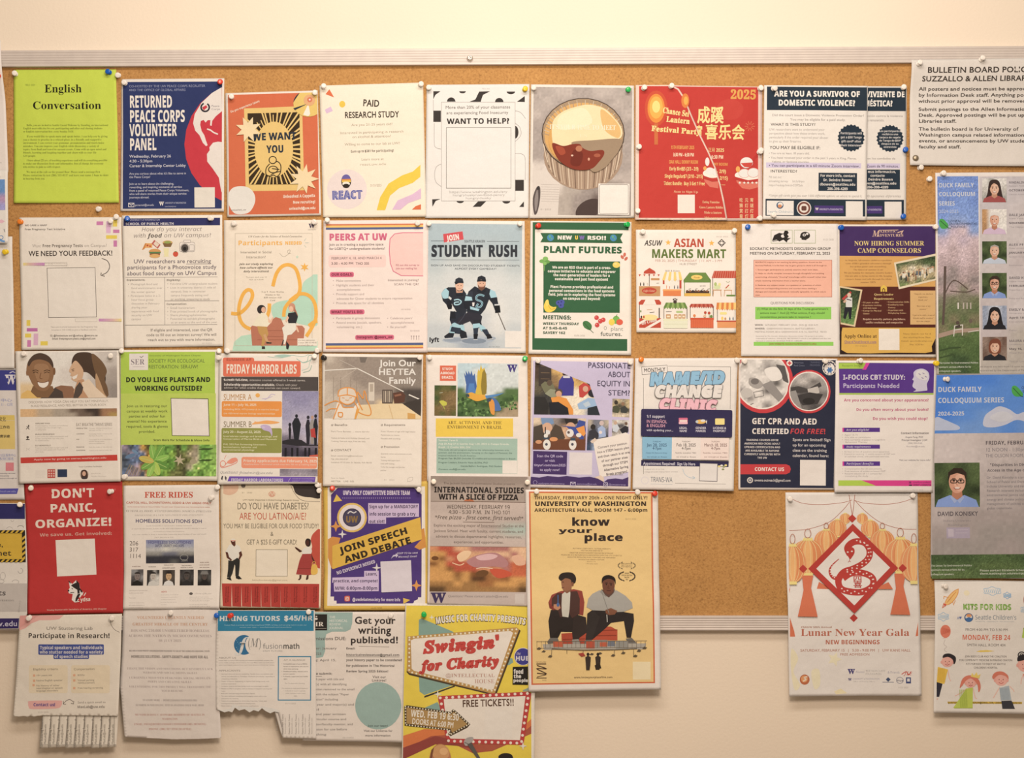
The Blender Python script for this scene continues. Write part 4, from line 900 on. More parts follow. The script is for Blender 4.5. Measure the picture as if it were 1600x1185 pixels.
f.part('logo').Q(1345, 860, 9, 12, 3, '8d8b80').T('plant', 1384, 1476, 851, 880, '8d8b80', 'r').T('futures.', 1310, 1470, 888, 917, '5d5f56', 'r+')
f.PIN('845 112 red, 1495 100 green')

f = Flyer('white market flyer with two rows of little drawn stalls and red and green title', 'market stall flyer', B4, '65 88 800 90 800 848 68 845', 'e9dbcb', lift=(3, 3), wave=1.0)
f.part('headline_text').T('ASUW', 130, 256, 168, 205, '2f2a27', 'i++').T('ASIAN', 345, 570, 156, 215, 'b4452f', 'b+').T('MAKERS MART', 178, 730, 233, 296, '596c2e', 'b+')
f.part('body_text').T('FEB 20, 2025 | THURSDAY  | 11 AM - 3 PM', 205, 700, 308, 325, 'b58674', 'r').T('HUB STREET', 385, 515, 335, 349, '8d8075', 'r').T('01/23 2025', 658, 742, 135, 145, 'a89b8e', 'r')
f.part('star_mark#1').S(302, 184, 23, 10, 5, 'e6a845')
f.part('star_mark#2').S(622, 188, 23, 10, 5, 'e6a845')
f.part('logo').N('696 160 722 186 696 212 670 186 696 160', 6, '4a423c').F(684, 175, 708, 198, 4, '4a423c')
rd, og, tn, gn, yl, dk2 = 'b9432f', 'd9793f', 'bf8a58', '65813a', 'e6bf5e', '4a3a33'
def awning(f, x0, x1, xa, xb, y0, y1, c1, c2, n=7):
    for i in range(n):
        a0, a1 = i / n, (i + 1) / n
        f.G([(xa + (xb - xa) * a0, y0), (xa + (xb - xa) * a1, y0), (x0 + (x1 - x0) * a1, y1), (x0 + (x1 - x0) * (a0 + a1) / 2, y1 + 12), (x0 + (x1 - x0) * a0, y1)], (c1, c2)[i % 2])
def bottles(f, x, y, n, c, st=16):
    for i in range(n): f.R(x + i * st - 4, y - 18, x + i * st + 4, y, c, 2).R(x + i * st - 2, y - 25, x + i * st + 2, y - 16, c)
f.part('stall_illustration#1').G('120 413 125 395 165 370 205 395 210 413', rd, 0)
for i in range(9): f.G([(84 + 17.4 * i, 418), (101 + 17.4 * i, 418), (92 + 17.4 * i, 434)], (rd, 'e6d3c0')[i % 2])
f.N('163 415 163 505', 4, dk2).R(175, 446, 238, 462, tn).R(86, 505, 243, 578, tn).O(162, 538, 54, 24, rd).T('Coffee Corner', 120, 205, 532, 546, 'e0b394', 'e')
bottles(f, 98, 502, 2, dk2, 24); f.N('150 480 150 500', 12, 'cdbfae').N('215 484 235 482', 4, dk2)
f.part('stall_illustration#2'); awning(f, 258, 405, 278, 392, 400, 458, 'e6c06b', 'efe4d0'); f.T('Milk & Honey', 278, 388, 385, 397, '9c8f80', 'e-').R(262, 462, 275, 490, rd).R(384, 462, 399, 522, rd).R(262, 528, 398, 542, 'e39a55').R(264, 540, 396, 578, og); bottles(f, 348, 524, 2, '6a6468', 24); f.N('290 500 290 524', 4, og).N('312 505 312 524', 4, rd)
f.part('stall_illustration#3').G('458 405 578 405 616 460 616 478 415 478 415 460', gn).G('458 405 430 440 415 478 415 460', '4f6a2c').G('578 405 600 440 616 478 616 460', '4f6a2c').O(512, 440, 42, 18, yl).T('Foods', 490, 536, 435, 447, '8c6b2a', 'e').N('422 478 422 578', 5, gn).N('612 478 612 578', 5, gn).R(432, 540, 605, 557, '4a342b')
for i in range(8): f.O(442 + 21 * i, 540, 9, 7, ('6b4a33', '8c5a3a', '3d2c26')[i % 3])
f.R(422, 557, 612, 579, 'd8a743')
for x in (452, 500, 548, 590): f.N(f'{x} 528 {x + 18} 524', 4, dk2)
f.T('open daily', 535, 578, 498, 506, dk2, 'e')
f.part('stall_illustration#4').G('640 392 800 392 800 446 622 446', rd)
for i in range(10): f.N([(646 + 16 * i, 392), (632 + 17 * i, 446)], 3, 'd68a72')
f.N('630 446 630 578', 4, dk2).N('800 446 800 578', 4, dk2).R(628, 530, 695, 536, tn).N('636 536 632 580', 4, tn).N('688 536 692 580', 4, tn).O(662, 512, 26, 16, 'c9cf9a').O(650, 490, 10, 14, 'a5b56a').O(680, 492, 10, 12, 'dcd28a').R(712, 532, 772, 538, tn).N('718 538 714 580', 4, tn).N('766 538 770 580', 4, tn).O(740, 518, 24, 12, 'ded2b6').N('725 520 750 495', 7, rd).N('740 478 728 470', 3, gn).N('745 478 755 468', 3, gn).R(730, 568, 795, 580, gn, 4)
f.part('stall_illustration#5').G('105 605 235 605 250 625 248 642 85 642 84 625', rd).G('135 605 200 605 215 642 115 642', 'ecdfcf').N('90 642 90 740', 5, dk2).N('236 665 236 740', 8, dk2).R(88, 740, 248, 812, rd).G('88 770 145 740 175 740 88 790', 'ecdfcf').G('130 812 248 745 248 765 165 812', 'ecdfcf').T('Ice Cream', 108, 225, 768, 790, 'ecdfcf', 'e+', -14).O(165, 735, 60, 22, 'e6cf8a').N('145 680 185 676', 4, tn).N('165 700 200 696', 4, dk2).O(100, 690, 5, 9, gn).O(104, 732, 6, 10, dk2).O(122, 732, 6, 10, rd)
f.part('stall_illustration#6'); awning(f, 267, 443, 285, 425, 626, 662, gn, '8aa257', 9); f.O(352, 620, 13, 13, dk2).O(340, 603, 5, 6, dk2).O(352, 598, 5, 6, dk2).O(364, 603, 5, 6, dk2).N('270 668 270 745', 4, dk2).N('440 668 440 745', 4, dk2).R(360, 686, 410, 702, 'a7b978', 7).N('285 694 328 692', 4, dk2).R(265, 745, 445, 760, 'dbd6b0').R(268, 760, 443, 815, 'e3dfc0').N('268 785 443 785', 2, 'c3bf9a')
for x, q in ((303, 34), (358, 24), (388, 24), (416, 24)): f.R(x - q / 2, 712, x + q / 2, 743, tn, 3).R(x - q / 3, 722, x + q / 3, 735, 'e6d3b0')
f.part('stall_illustration#7'); awning(f, 458, 638, 470, 625, 635, 655, 'a83e2e', 'c2604a', 11); f.N('464 660 464 740', 4, dk2).N('634 660 634 740', 4, dk2).R(463, 738, 637, 752, 'c9502f').R(466, 752, 634, 812, 'd4623a')
for i in range(12): f.N(f'{472 + 14 * i} 752 {472 + 14 * i} 812', 2, 'b84e2e')
for x, y, c_ in ((495, 722, og), (575, 700, rd), (603, 703, rd), (570, 725, 'dcae8c'), (618, 728, gn)): f.O(x, y, 10, 11, c_).N(f'{x} {y + 8} {x} 738', 3, gn)
f.part('stall_illustration#8'); awning(f, 655, 800, 660, 800, 626, 672, 'd47a3a', 'ecc06a', 8); f.N('664 680 664 762', 4, dk2).R(658, 758, 800, 768, 'b4452f').R(662, 768, 800, 812, 'd98e55').R(682, 696, 734, 714, 'e2cf7c', 8).O(700, 742, 9, 14, yl).O(722, 745, 7, 10, tn); bottles(f, 755, 755, 2, '55606e', 24)
f.PIN('105 112 clear, 782 105 clear')

f = Flyer('grey white philosophy discussion flyer with a salmon box and a green box', 'discussion group flyer', B4, '845 45 1555 45 1565 1025 838 1020', 'ddd1c5', lift=(2, 2), wave=0.6)
f.part('emblem_box#1').R(1060, 92, 1216, 188, 'e9ded2', 0, 0).F(1060, 92, 1216, 188, 3, '8d9860').G('1066 172 1082 130 1118 112 1150 118 1160 96 1180 96 1190 112 1178 124 1190 138 1178 152 1205 150 1180 168 1175 184 1150 162 1120 176 1100 162', '26221f').O(1146, 136, 14, 12, 'e9ded2').O(1160, 132, 8, 8, '26221f').N('1070 175 1200 152', 4, '26221f')
f.part('emblem_box#2').R(1230, 92, 1386, 188, 'e9ded2', 0, 0).F(1230, 92, 1386, 188, 3, '8d9860').O(1310, 132, 36, 28, '2a2623').G('1276 130 1270 146 1282 150 1284 162 1318 166 1322 150 1345 140', '2a2623').O(1303, 128, 12, 10, 'd8cec4').O(1325, 120, 9, 8, 'd8cec4').O(1303, 128, 5, 5, '2a2623')
f.part('headline_text').T('SOCRATIC METHODISTS DISCUSSION GROUP', 903, 1498, 219, 238, '4d443f', 'r++').T('MEETING ON SATURDAY, FEBRUARY 22, 2025', 903, 1496, 253, 272, '4d443f', 'r++')
f.part('text_box#1').R(932, 313, 1507, 584, 'e6a88e').F(932, 313, 1507, 584, 3, 'b0604d')
q = '7f4f40'
f.M('SOCRATIC inquiry is not teaching by asking questions. Known as the\nSocratic Method, it is the best way to get a group to think it all through to', 943, 1468, 324, 9, 24, q, 'r+').M('1. Encourages participants to actively examine their own ideas.\n2. Helps to clarify complex concepts through thoughtful and probing\nquestioning, ultimately "drawing" knowledge within oneself rather than\nsimply receiving information from a teacher alone.', 943, 1466, 379, 9, 27, q, 'r+').M('3. Reduces any subject matter to a question or questions of which\nthere are corresponding answers and counter ideas; seeking a\ndialogue and mutually understood, rationally agreeable, to which one is\nroot.', 943, 1462, 493, 9, 24, q, 'r+')
f.part('text_box#2').R(943, 657, 1502, 749, '86c24c').M('(1) What do the first 30 days of the Trump government’s\n    actions mean ?  And (2) What actions, if any, should\n    conscientious persons take in response ?', 955, 1480, 665, 14, 29.5, '3d5a2a', 'r+')
f.part('body_text').T('QUESTIONS FOR DISCUSSION', 1055, 1376, 620, 637, '5d534c', 'r').T('WHEN:', 940, 1003, 784, 796, '4d443f', 'b').T('SATURDAY, FEBRUARY 22ND , 2025 @ 10:00 A.M.', 1014, 1408, 785, 796, '857a71', 'r').T('WHERE:', 940, 1015, 811, 823, '4d443f', 'b').T('GREENWOOD BRANCH, SEATTLE LIBRARY,', 1026, 1385, 812, 823, '857a71', 'r').T('MEETING ROOM, 8016 GREENWOOD AVE. N., SEATTLE   98103', 940, 1468, 836, 847, '857a71', 'r').M('Sponsored by The Socratic Methodists Discussion Group. The group is an online\ncommunity of volunteers SOCRATIC METHODISTS which is not affiliated and does not\nrepresent or endorse the SEATTLE PUBLIC LIBRARY.', 946, 1497, 869, 8, 17, '7a6f66', 'e-').T('01/21 2025', 1443, 1522, 156, 168, 'a69b90', 'r')
f.part('text_box#3').R(931, 915, 1517, 944, '86c24c').T('JOIN WEBSITE: SOCRATICMETHODISTS.ORG', 1045, 1393, 923, 936, '9c5a3a', 'r+')
f.PIN('885 73 blue')

f = Flyer('purple and gold camp counselor hiring flyer with two tilted snapshots', 'camp counselor flyer', B5, '70 325 618 325 620 1072 78 1068', 'dfd0bf', wave=0.6)
f.part('background_print').R(79, 335, 617, 1056, '2b1a18').R(79, 335, 617, 506, '40285a').G('80 502 617 505 617 682 80 674', 'd09a51').R(81, 675, 617, 903, '53231c').G('95 905 617 905 617 965 595 1010 598 1040 560 1048 400 1046 240 1050 120 1048 88 1030 90 930', 'd3a343')
f.part('headline_text').T('NOW HIRING SUMMER', 162, 554, 419, 444, 'dcc070', 's').T('CAMP COUNSELORS', 180, 538, 459, 484, 'dcc070', 's')
f.part('logo').T('M', 265, 305, 360, 394, 'cfa98f', 'e').N('300 358 410 356', 3, 'cfa98f').T('AJESTIC', 305, 402, 359, 371, 'cfa98f', 's').T('ADVENTURES', 290, 438, 379, 394, 'cfa98f', 's').N('405 372 435 362 425 378', 6, 'cfa98f')
f.part('body_text').M('At Majestic Adventures children experience\nsome of life’s grandest adventures through\nlive action games and storytelling.\nThe Quest of summer is on!\nWe are looking for energetic, creative leaders\nwho are able to bring stories to life, keeping\ncampers happy and safe through the whole\nsummer 2025.', 105, 378, 523, 8, 17.6, '7a4e2c', 's-', 'c')
f.M('Quest Leader\nRequirements', 272, 384, 713, 11, 24, 'd8b872', 's', 'c').M('• 18 years or older\n• Experience working\n  with kids/teens\n• Energy for Physical\n  Games', 204, 315, 760, 8, 15.5, 'c79f72', 's').M('• Communication Skills\n• Familiarity with\n  Fantasy\n• Experience with\n  Roleplaying Games', 345, 470, 757, 8, 15.5, 'c79f72', 's').M('Requires maturity, patience, playfulness,\nconflict resolution, and compassion', 210, 450, 852, 10, 19, 'd8b090', 's', 'c')
f.part('arch_emblem').G('310 703 310 678 327 665 346 678 346 703 336 703 336 690 327 682 319 690 319 703', 'd9b23c').R(323, 690, 332, 703, 'd9b23c')
f.part('snapshot#1').G('385 540 625 488 625 638 412 690', 'd9c6a6').clip('396 548 617 502 617 630 418 676').P(390, 495, 620, 685, 'aabbaa bbccbb cdedec dededd ccdcdc ffgffg', dict(a='34452b', b='4b5a38', c='6a6c4c', d='a8966f', e='c9bba0', f='6c7a48', g='857c55'), 0.35).clip()
f.clip('396 548 617 502 617 630 418 676')
rr = random.Random(9)
for i in range(22): x = 425 + 9 * i + rr.uniform(-3, 3); y = 618 - 0.2 * (x - 420) + rr.uniform(-14, 14); c_ = rr.choice(['c9b391', '3c3f3a', 'b7a58a', '8d6a4c', 'd8cdb8', '55606a']); f.G([(x - 5, y + 24), (x - 4, y), (x + 4, y), (x + 5, y + 24)], c_).O(x, y - 5, 4, 5, rr.choice(['c79a78', '6a4632', 'b98a68']))
f.clip()
f.part('snapshot#2').G('78 671 208 692 166 901 84 886', 'd3b98f').clip('82 680 197 700 158 890 86 876').P(78, 675, 205, 895, 'aaba abba bcbb ccdc deed eeff', dict(a='2e3a26', b='3e4c30', c='4c5c3a', d='56703c', e='5f7f44', f='6a8a4c'), 0.3).clip()
f.G('92 742 140 700 147 710 100 752', 'b83a36').O(133, 722, 11, 12, 'd0b49a').G('112 745 128 733 150 738 150 790 115 790', 'cfcac2').N('118 745 145 752', 5, '3a3a3c').G('108 790 148 790 145 855 132 858 128 812 112 860 100 850', '23242a').G('112 745 98 760 104 768 118 758', 'c9a183')
f.part('text_box').R(476, 697, 617, 888, 'd0a468').M('“Majestic was the best\nexperience,\nthank you!”\n\n“Best time of my\nsummer”\n\n“I got to be with a team of\nfriends and be creative”\nsays one camper', 486, 612, 712, 8, 17, '7a5230', 's-', 'c')
f.T('Apply Online at', 105, 288, 943, 962, '4b2f1c', 's').T('QuestNorthwest.com', 105, 286, 977, 991, '7d5a86', 's-').N('105 994 286 993', 2, '7d5a86').T('01/13/2025', 168, 232, 1003, 1011, 'a3824a', 'r').M('Many Quests run for 4\nday starting from 9am\nEmail: quests@camp.com\nPay: $20/hr.', 425, 600, 936, 8, 20, '8a6330', 's-', 'c')
f.part('blank_panel').R(299, 912, 415, 1031, 'e3d6c6')
f.PIN('82 343 blue, 614 340 clear')

f = Flyer('tall speaker series flyer with six portraits beside a cherry blossom picture', 'tall speaker series flyer', B5, '618 35 1363 30 1363 1168 625 1168', 'dccfc4', wave=0.8, lift=(1, 2))
f.part('background_print').P(868, 55, 1340, 1163, 'aab abb bbc bcc bbc cbc cdc ddd', dict(a='bdb3b2', b='c3b7b3', c='bcaeab', d='b3a89c'), 0.03, grain=3)
f.part('blossom_photograph').P(632, 55, 862, 1163, '''aaaa aaaa aaba abbb bccb cdec dede efef ffef fgfh gghg hhih ijij jkjk klkl lmlm mmnm nnmn moon nnon''',
    dict(a='6b86c0', b='7590c6', c='8499c4', d='b7a3ad', e='c6aeb0', f='b39c9c', g='8d7f7b', h='a58f8c', i='7a7560', j='6d7050', k='5e6a44', l='7a7255', m='566b3c', n='4c6236', o='3c5030'), 0.16)
f.N('672 560 668 730 660 890', 14, '5a4a42').N('668 720 720 640 800 690', 6, '5a4a42', 1).N('700 700 790 705 840 690', 5, '5a4a42', 1)
f.G('632 940 720 915 862 905 862 925 740 935 632 965', 'a48a78').N('720 955 725 895 770 890 768 950', 5, 'd0c6ba').N('725 918 768 912', 5, 'd0c6ba').N('800 930 862 920', 5, 'c6bbae').O(742, 878, 11, 10, '55473e').O(815, 868, 10, 12, '6a5a4e').G('730 895 755 888 758 905 730 908', '4b403a')
for x in (745, 775, 795, 815): f.N(f'{x} 765 {x} 800', 7, ('c9beb2', 'd6cbc0', '55504a', 'b5a79a')[x % 4])
f.N('640 1035 700 1020 760 1016', 9, '3a4c2c').N('640 1075 720 1055', 7, '3a4c2c')
f.part('headline_text').T('DUCK FAMILY', 637, 834, 93, 118, 'dfe0e6', 'b').T('COLLOQUIUM', 637, 842, 144, 167, 'dfe0e6', 'b').T('SERIES', 637, 727, 196, 220, 'dfe0e6', 'b').T('2024-2025', 637, 748, 243, 262, 'c7cde0', 'r')
f.part('logo').G('640 300 660 295 688 325 685 345 655 350 640 330', '3f9a44', 1).N('645 305 690 345 705 348', 4, '2c5a35').T('CENTER for', 690, 760, 300, 312, '3d4a66', 'r').T('ENVIRONMENTAL', 695, 855, 316, 329, '3d4a66', 'r').T('POLITICS', 703, 785, 333, 345, '3d4a66', 'r')
f.part('body_text').M('The Center for Environmental Politics\nsponsors various efforts for its\ncolloquium speakers.', 636, 857, 1099, 9, 23, 'c3c4b2', 'b-' if False else 'b').M('All events are held from 12 noon to 1:30pm in Olson Room, Gowen\nsponsored by the Department of Political Science.', 868, 1335, 1120, 9, 21, '7a6f6a', 'r')
for y, n_, d_, b_ in ((83, 'MADALINA VLASCEANU', 'OCTOBER 4, 2024', 'Assistant Professor, Stanford\nClimate Action in the Field'), (266, 'DALE JAMIESON', 'NOVEMBER 15, 2024', 'New York University\nThe Happiest Place'), (433, 'ALEX PFAFF', 'JANUARY 17, 2025', 'Duke University\nSanford School of Policy\nEnvironment and Economy'), (619, 'DAVID KONISKY', 'FEBRUARY 21, 2025', 'Indiana University\nDisparities in Energy Access\nPolicy and Research'), (798, 'EMILY M. ECKERT', 'April 18, 2025', 'University of Oregon\nConservation and Land\nPolicy'), (973, 'MAURA ALLAIRE', 'May 16, 2025', 'University of California\nWater Policy and Equity\nTest of Systems')): f.T(n_, 1030, 1030 + 12.2 * len(n_), y, y + 13, '6d6467', 'b').T(d_, 1030, 1030 + 10.6 * len(d_), y + 46, y + 57, '5d5457', 'b').M(b_, 1030, 1200, y + 22, 8, 17 if '\n' not in b_ else 0.1 + 48, '9a8f8f', 'r')
def portrait(f, k, x0, y0, x1, y1, bg, skin, hair, top, style=0, glasses=0, beard=0):
    """a printed head and shoulders portrait"""
    f.part(f'portrait_photo#{k}').P(x0, y0, x1, y1, *bg, 0.12).clip((x0, y0, x1, y1))
    w_, h_ = x1 - x0, y1 - y0; cx = x0 + w_ * 0.5; q = lambda a, b: (x0 + w_ * a, y0 + h_ * b)
    if style == 1: f.G([q(0.30, 0.15), q(0.5, 0.05), q(0.70, 0.15), q(0.80, 0.6), q(0.82, 1), q(0.16, 1), q(0.22, 0.6)], hair, 1)
    f.G([q(0.02, 1.0), q(0.08, 0.84), q(0.34, 0.73), q(0.5, 0.78), q(0.66, 0.73), q(0.92, 0.84), q(0.98, 1.0)], top).G([q(0.40, 0.6), q(0.60, 0.6), q(0.62, 0.76), q(0.5, 0.84), q(0.38, 0.76)], skin[1])
    if style == 2: f.G([q(0.28, 0.25), q(0.4, 0.1), q(0.62, 0.08), q(0.75, 0.25), q(0.74, 0.6), q(0.66, 0.7), q(0.34, 0.7), q(0.25, 0.55)], hair, 1)
    f.O(cx, y0 + h_ * 0.43, w_ * 0.185, h_ * 0.26, skin[0]).O(cx + w_ * 0.05, y0 + h_ * 0.45, w_ * 0.12, h_ * 0.2, skin[2])
    if style == 0: f.G([q(0.30, 0.40), q(0.30, 0.22), q(0.42, 0.12), q(0.6, 0.12), q(0.70, 0.22), q(0.70, 0.40), q(0.66, 0.28), q(0.5, 0.23), q(0.34, 0.28)], hair)
    if style == 1: f.G([q(0.31, 0.45), q(0.33, 0.2), q(0.5, 0.1), q(0.67, 0.2), q(0.69, 0.45), q(0.62, 0.28), q(0.48, 0.2), q(0.38, 0.28)], hair)
    if style == 2: f.G([q(0.28, 0.42), q(0.33, 0.17), q(0.52, 0.1), q(0.68, 0.18), q(0.72, 0.42), q(0.62, 0.28), q(0.4, 0.27)], hair)
    if style == 3: f.G([q(0.32, 0.35), q(0.34, 0.22), q(0.5, 0.15), q(0.66, 0.22), q(0.68, 0.35), q(0.62, 0.25), q(0.5, 0.22), q(0.38, 0.25)], hair)
    for a in (0.425, 0.575): f.O(x0 + w_ * a, y0 + h_ * 0.41, w_ * 0.025, h_ * 0.016, '3a2a24').N([q(a - 0.04, 0.36), q(a + 0.04, 0.36)], w_ * 0.018, hair)
    f.N([q(0.5, 0.42), q(0.485, 0.5), q(0.52, 0.505)], w_ * 0.014, skin[1]).O(cx, y0 + h_ * 0.575, w_ * 0.065, h_ * 0.022, 'e8dcd0').N([q(0.42, 0.56), q(0.46, 0.595), q(0.54, 0.595), q(0.58, 0.56)], w_ * 0.016, '9c5648')
    if glasses:
        for a in (0.42, 0.58): f.F(x0 + w_ * (a - 0.065), y0 + h_ * 0.385, x0 + w_ * (a + 0.065), y0 + h_ * 0.455, w_ * 0.018, '2c2420', w_ * 0.02)
        f.N([q(0.485, 0.41), q(0.515, 0.41)], w_ * 0.015, '2c2420')
    if top in ('7e95c8', 'b9c2d2'): f.G([q(0.38, 0.75), q(0.5, 0.86), q(0.44, 0.92), q(0.34, 0.78)], 'a9b8de').G([q(0.62, 0.75), q(0.5, 0.86), q(0.56, 0.92), q(0.66, 0.78)], 'a9b8de')
    f.clip()
sk = ('cf9f83', 'b98468', 'd8ad92'); sk2 = ('c98f74', 'b07458', 'd6a288')
tree = ('abab bccb cbac abcb', dict(a='3c4a2c', b='4f5f38', c='2d3822'))
portrait(f, 1, 880, 66, 1018, 201, ('abca dccd bddb', dict(a='cfc8bf', b='9c9a92', c='ddd6ce', d='b7b0a6')), sk, '3a2a26', '9c4a48', 1)
portrait(f, 2, 880, 240, 1018, 380, ('abbb cbbb', dict(a='b98a5c', b='d8d0c6', c='a87d54')), sk2, 'd4cbc2', 'c9adc0', 0)
portrait(f, 3, 880, 420, 1018, 546, tree, sk, 'a09a92', 'c6cdd8', 3)
portrait(f, 4, 880, 598, 1018, 740, tree, sk2, '3a2c22', '7e95c8', 0, 1)
portrait(f, 5, 882, 782, 1018, 915, ('abba', dict(a='8d95a6', b='b6b8c0')), sk, '211d20', '232228', 1)
portrait(f, 6, 882, 957, 1018, 1089, ('abab baba', dict(a='8d7668', b='6c5448')), sk, '7a4330', '26252a', 2)
f.PIN('655 40 clear')

# ---------------------------------------------------------------- third row
f = Flyer('white flyer with a photograph of two smiling people over a red strip', 'smiling couple flyer', C1, '112 42 855 35 868 970 145 985', 'e3d5c4', L=1, lift=(3, 2))
f.part('photograph').P(150, 47, 840, 376, 'aabbbbccdd abbbbcccdd abbbcccdde aabbcccdee ffabbccdeg ffaabccdeg', dict(a='d9cdbd', b='e2d8ca', c='cfc3b6', d='bdb1a5', e='a2958a', f='d9b98a', g='8f8379'), 0.03)
f.clip('150 48 838 42 842 372 152 379')
f.G('150 379 160 345 200 320 250 330 310 372 330 379', 'd8ac5e').G('290 379 360 330 400 300 455 330 460 379', '4d4038').G('225 330 270 372 350 372 390 320 380 290 240 290', '7d5a3c').G('395 300 440 285 520 292 545 330 530 379 460 379 450 330', '8b6248')
f.G('195 180 205 120 240 72 290 55 345 72 380 115 388 180 385 230 365 290 330 325 280 318 240 280 215 230', '8b6444', 1).G('205 120 240 72 290 55 345 72 380 115 384 160 350 120 290 100 240 112 212 150', '4f3c30', 1).G('250 150 300 130 350 150 355 230 320 280 270 250', '9a7250', 1).O(392, 185, 9, 26, '7a5538').O(200, 195, 8, 22, '8b6444')
f.N('238 182 262 176 280 184', 5, '4a3324', 1).N('318 184 340 176 362 182', 5, '4a3324', 1).N('242 196 260 190 278 198', 4, '3a281d', 1).N('320 198 340 190 358 196', 4, '3a281d', 1).N('298 195 290 232 308 238', 5, '704a30', 1).G('275 262 310 268 350 258 345 285 318 302 288 292', 'e6d8c8', 1).N('272 258 310 266 354 254', 4, '6d3f2c', 1)
f.G('545 60 600 48 660 60 715 120 745 180 760 240 740 300 700 260 640 200 600 190 560 200 520 150 520 100', '4a382c', 1).G('660 60 730 110 768 180 752 240 772 300 778 360 740 350 720 260 680 180', '6d5138', 1).G('690 200 720 260 750 340 770 372 720 360 690 290', 'b28c66', 1)
f.G('540 110 510 150 498 185 512 200 506 215 518 222 515 240 530 252 560 262 590 240 600 180 570 130', 'c79f7c', 1).N('515 172 535 168', 4, '4a3324').N('518 182 534 182', 4, '3a281d').G('518 225 545 215 560 205 552 232 530 244', 'e8dccc').G('560 250 600 240 640 300 680 379 540 379 530 330 545 290', 'b98a66').G('590 265 640 240 690 300 750 355 775 379 640 379 600 320', 'd8bfa3').G('545 300 575 260 600 300 590 340 560 379 528 379', '51443c')
f.clip()
f.part('photo_strip').P(150, 452, 840, 508, 'aabbccddeeff aabbcccddefg', dict(a='d2a878', b='b7a084', c='a69683', d='6e5c4e', e='43362f', f='9a7050', g='a8884c'), 0.05)
f.part('headline_text').T('DISCOVER HOW YOGA CAN HELP YOU EAT MINDFULLY,', 208, 780, 398, 414, '9b8c7c', 'r', -1).T('BUILD RESILIENCE, AND FEEL BETTER IN YOUR BODY.', 225, 768, 425, 440, '9b8c7c', 'r', -1)
f.part('body_text').T('EAT BREATHE THRIVE SERIES', 548, 806, 555, 576, '8b7d70', 'r', -0.5)
for y, t, b_ in ((553, 'EXPLORE YOGA', 'Practice breathing, movement, and mindfulness\ntechniques each week and gain insight\non eating habits'), (630, 'BUILD RESILIENCE', 'Learn skills for self-compassion and\nstress coping that can help you\nin relationships'), (710, 'EAT MINDFULLY', 'Tune in to the body’s hunger cues and\nlearn to make peace with food and\nyour body')): f.T(t, 258, 258 + 8.6 * len(t), y, y + 9, '7b6d60', 'b').M(b_, 258, 490, y + 17, 8, 14, 'ab9e90')
for y, a, b_ in ((588, 'WHEN & TIME', 'Thursdays, 3:30-5pm from Jan 23, and\neach week until Mar 13'), (628, 'LOCATION', 'Counseling Center, in Schmitz Hall\n4th Floor, Room 401'), (667, 'FEE', 'Free program for all enrolled students\nand staff who pay student\nservices and activities fees'), (722, 'REGISTER', 'Scan the code or visit the site'), (745, 'QUESTIONS', 'Contact us by email for further info')): f.T(a, 550, 550 + 7.2 * len(a), y, y + 8, '7b6d60', 'b').M(b_, 640, 805, y, 8, 14, 'ab9e90')
f.part('yoga_icon#1').O(210, 572, 5, 5, '4d423a').N('212 576 205 588 192 598', 4, '4d423a').N('205 586 215 600', 4, '4d423a').N('196 580 215 582', 4, '4d423a')
f.part('yoga_icon#2').O(204, 655, 9, 8, '4d423a').N('192 672 218 672', 7, '4d423a').N('204 660 204 672', 6, '4d423a')
f.part('yoga_icon#3').N('195 732 202 740 195 750', 3, 'b5a89a').N('218 732 211 740 218 750', 3, 'b5a89a')
f.part('red_banner').G('155 800 842 780 845 822 157 841', 'c2392f').T('Apply now by going to uwrec.washington.edu', 250, 765, 808, 820, 'e2bdae', 'r+', -1.5)
f.part('partner_squares').R(347, 883, 402, 946, 'b8473c').R(418, 884, 486, 940, '2c3850').R(262, 890, 328, 945, 'd8cabb')
for i in range(3):
    for j in range(3): f.R(353 + 17 * i, 890 + 18 * j, 364 + 17 * i, 901 + 18 * j, 'd8a99a')
f.part('facilitator_photo').O(607, 921, 31, 33, 'b5a08e').G('585 900 600 888 622 892 632 920 630 948 612 954 588 948', '4a352b', 1).O(606, 915, 13, 17, 'cf9f83').G('588 945 607 934 626 945 618 954 596 954', '40383a')
f.part('caption_text').T('Your Certified Facilitator', 568, 735, 862, 870, '8b7d70', 'r+', -1).M('Jane Porter\nMindful Nutrition', 655, 765, 910, 8, 20, 'b5a89a')
f.PIN('185 65 clear, 795 70 clear')
pin(189.6, 549.5, 'clear', 'between the smiling couple flyer and the green ecology flyer')

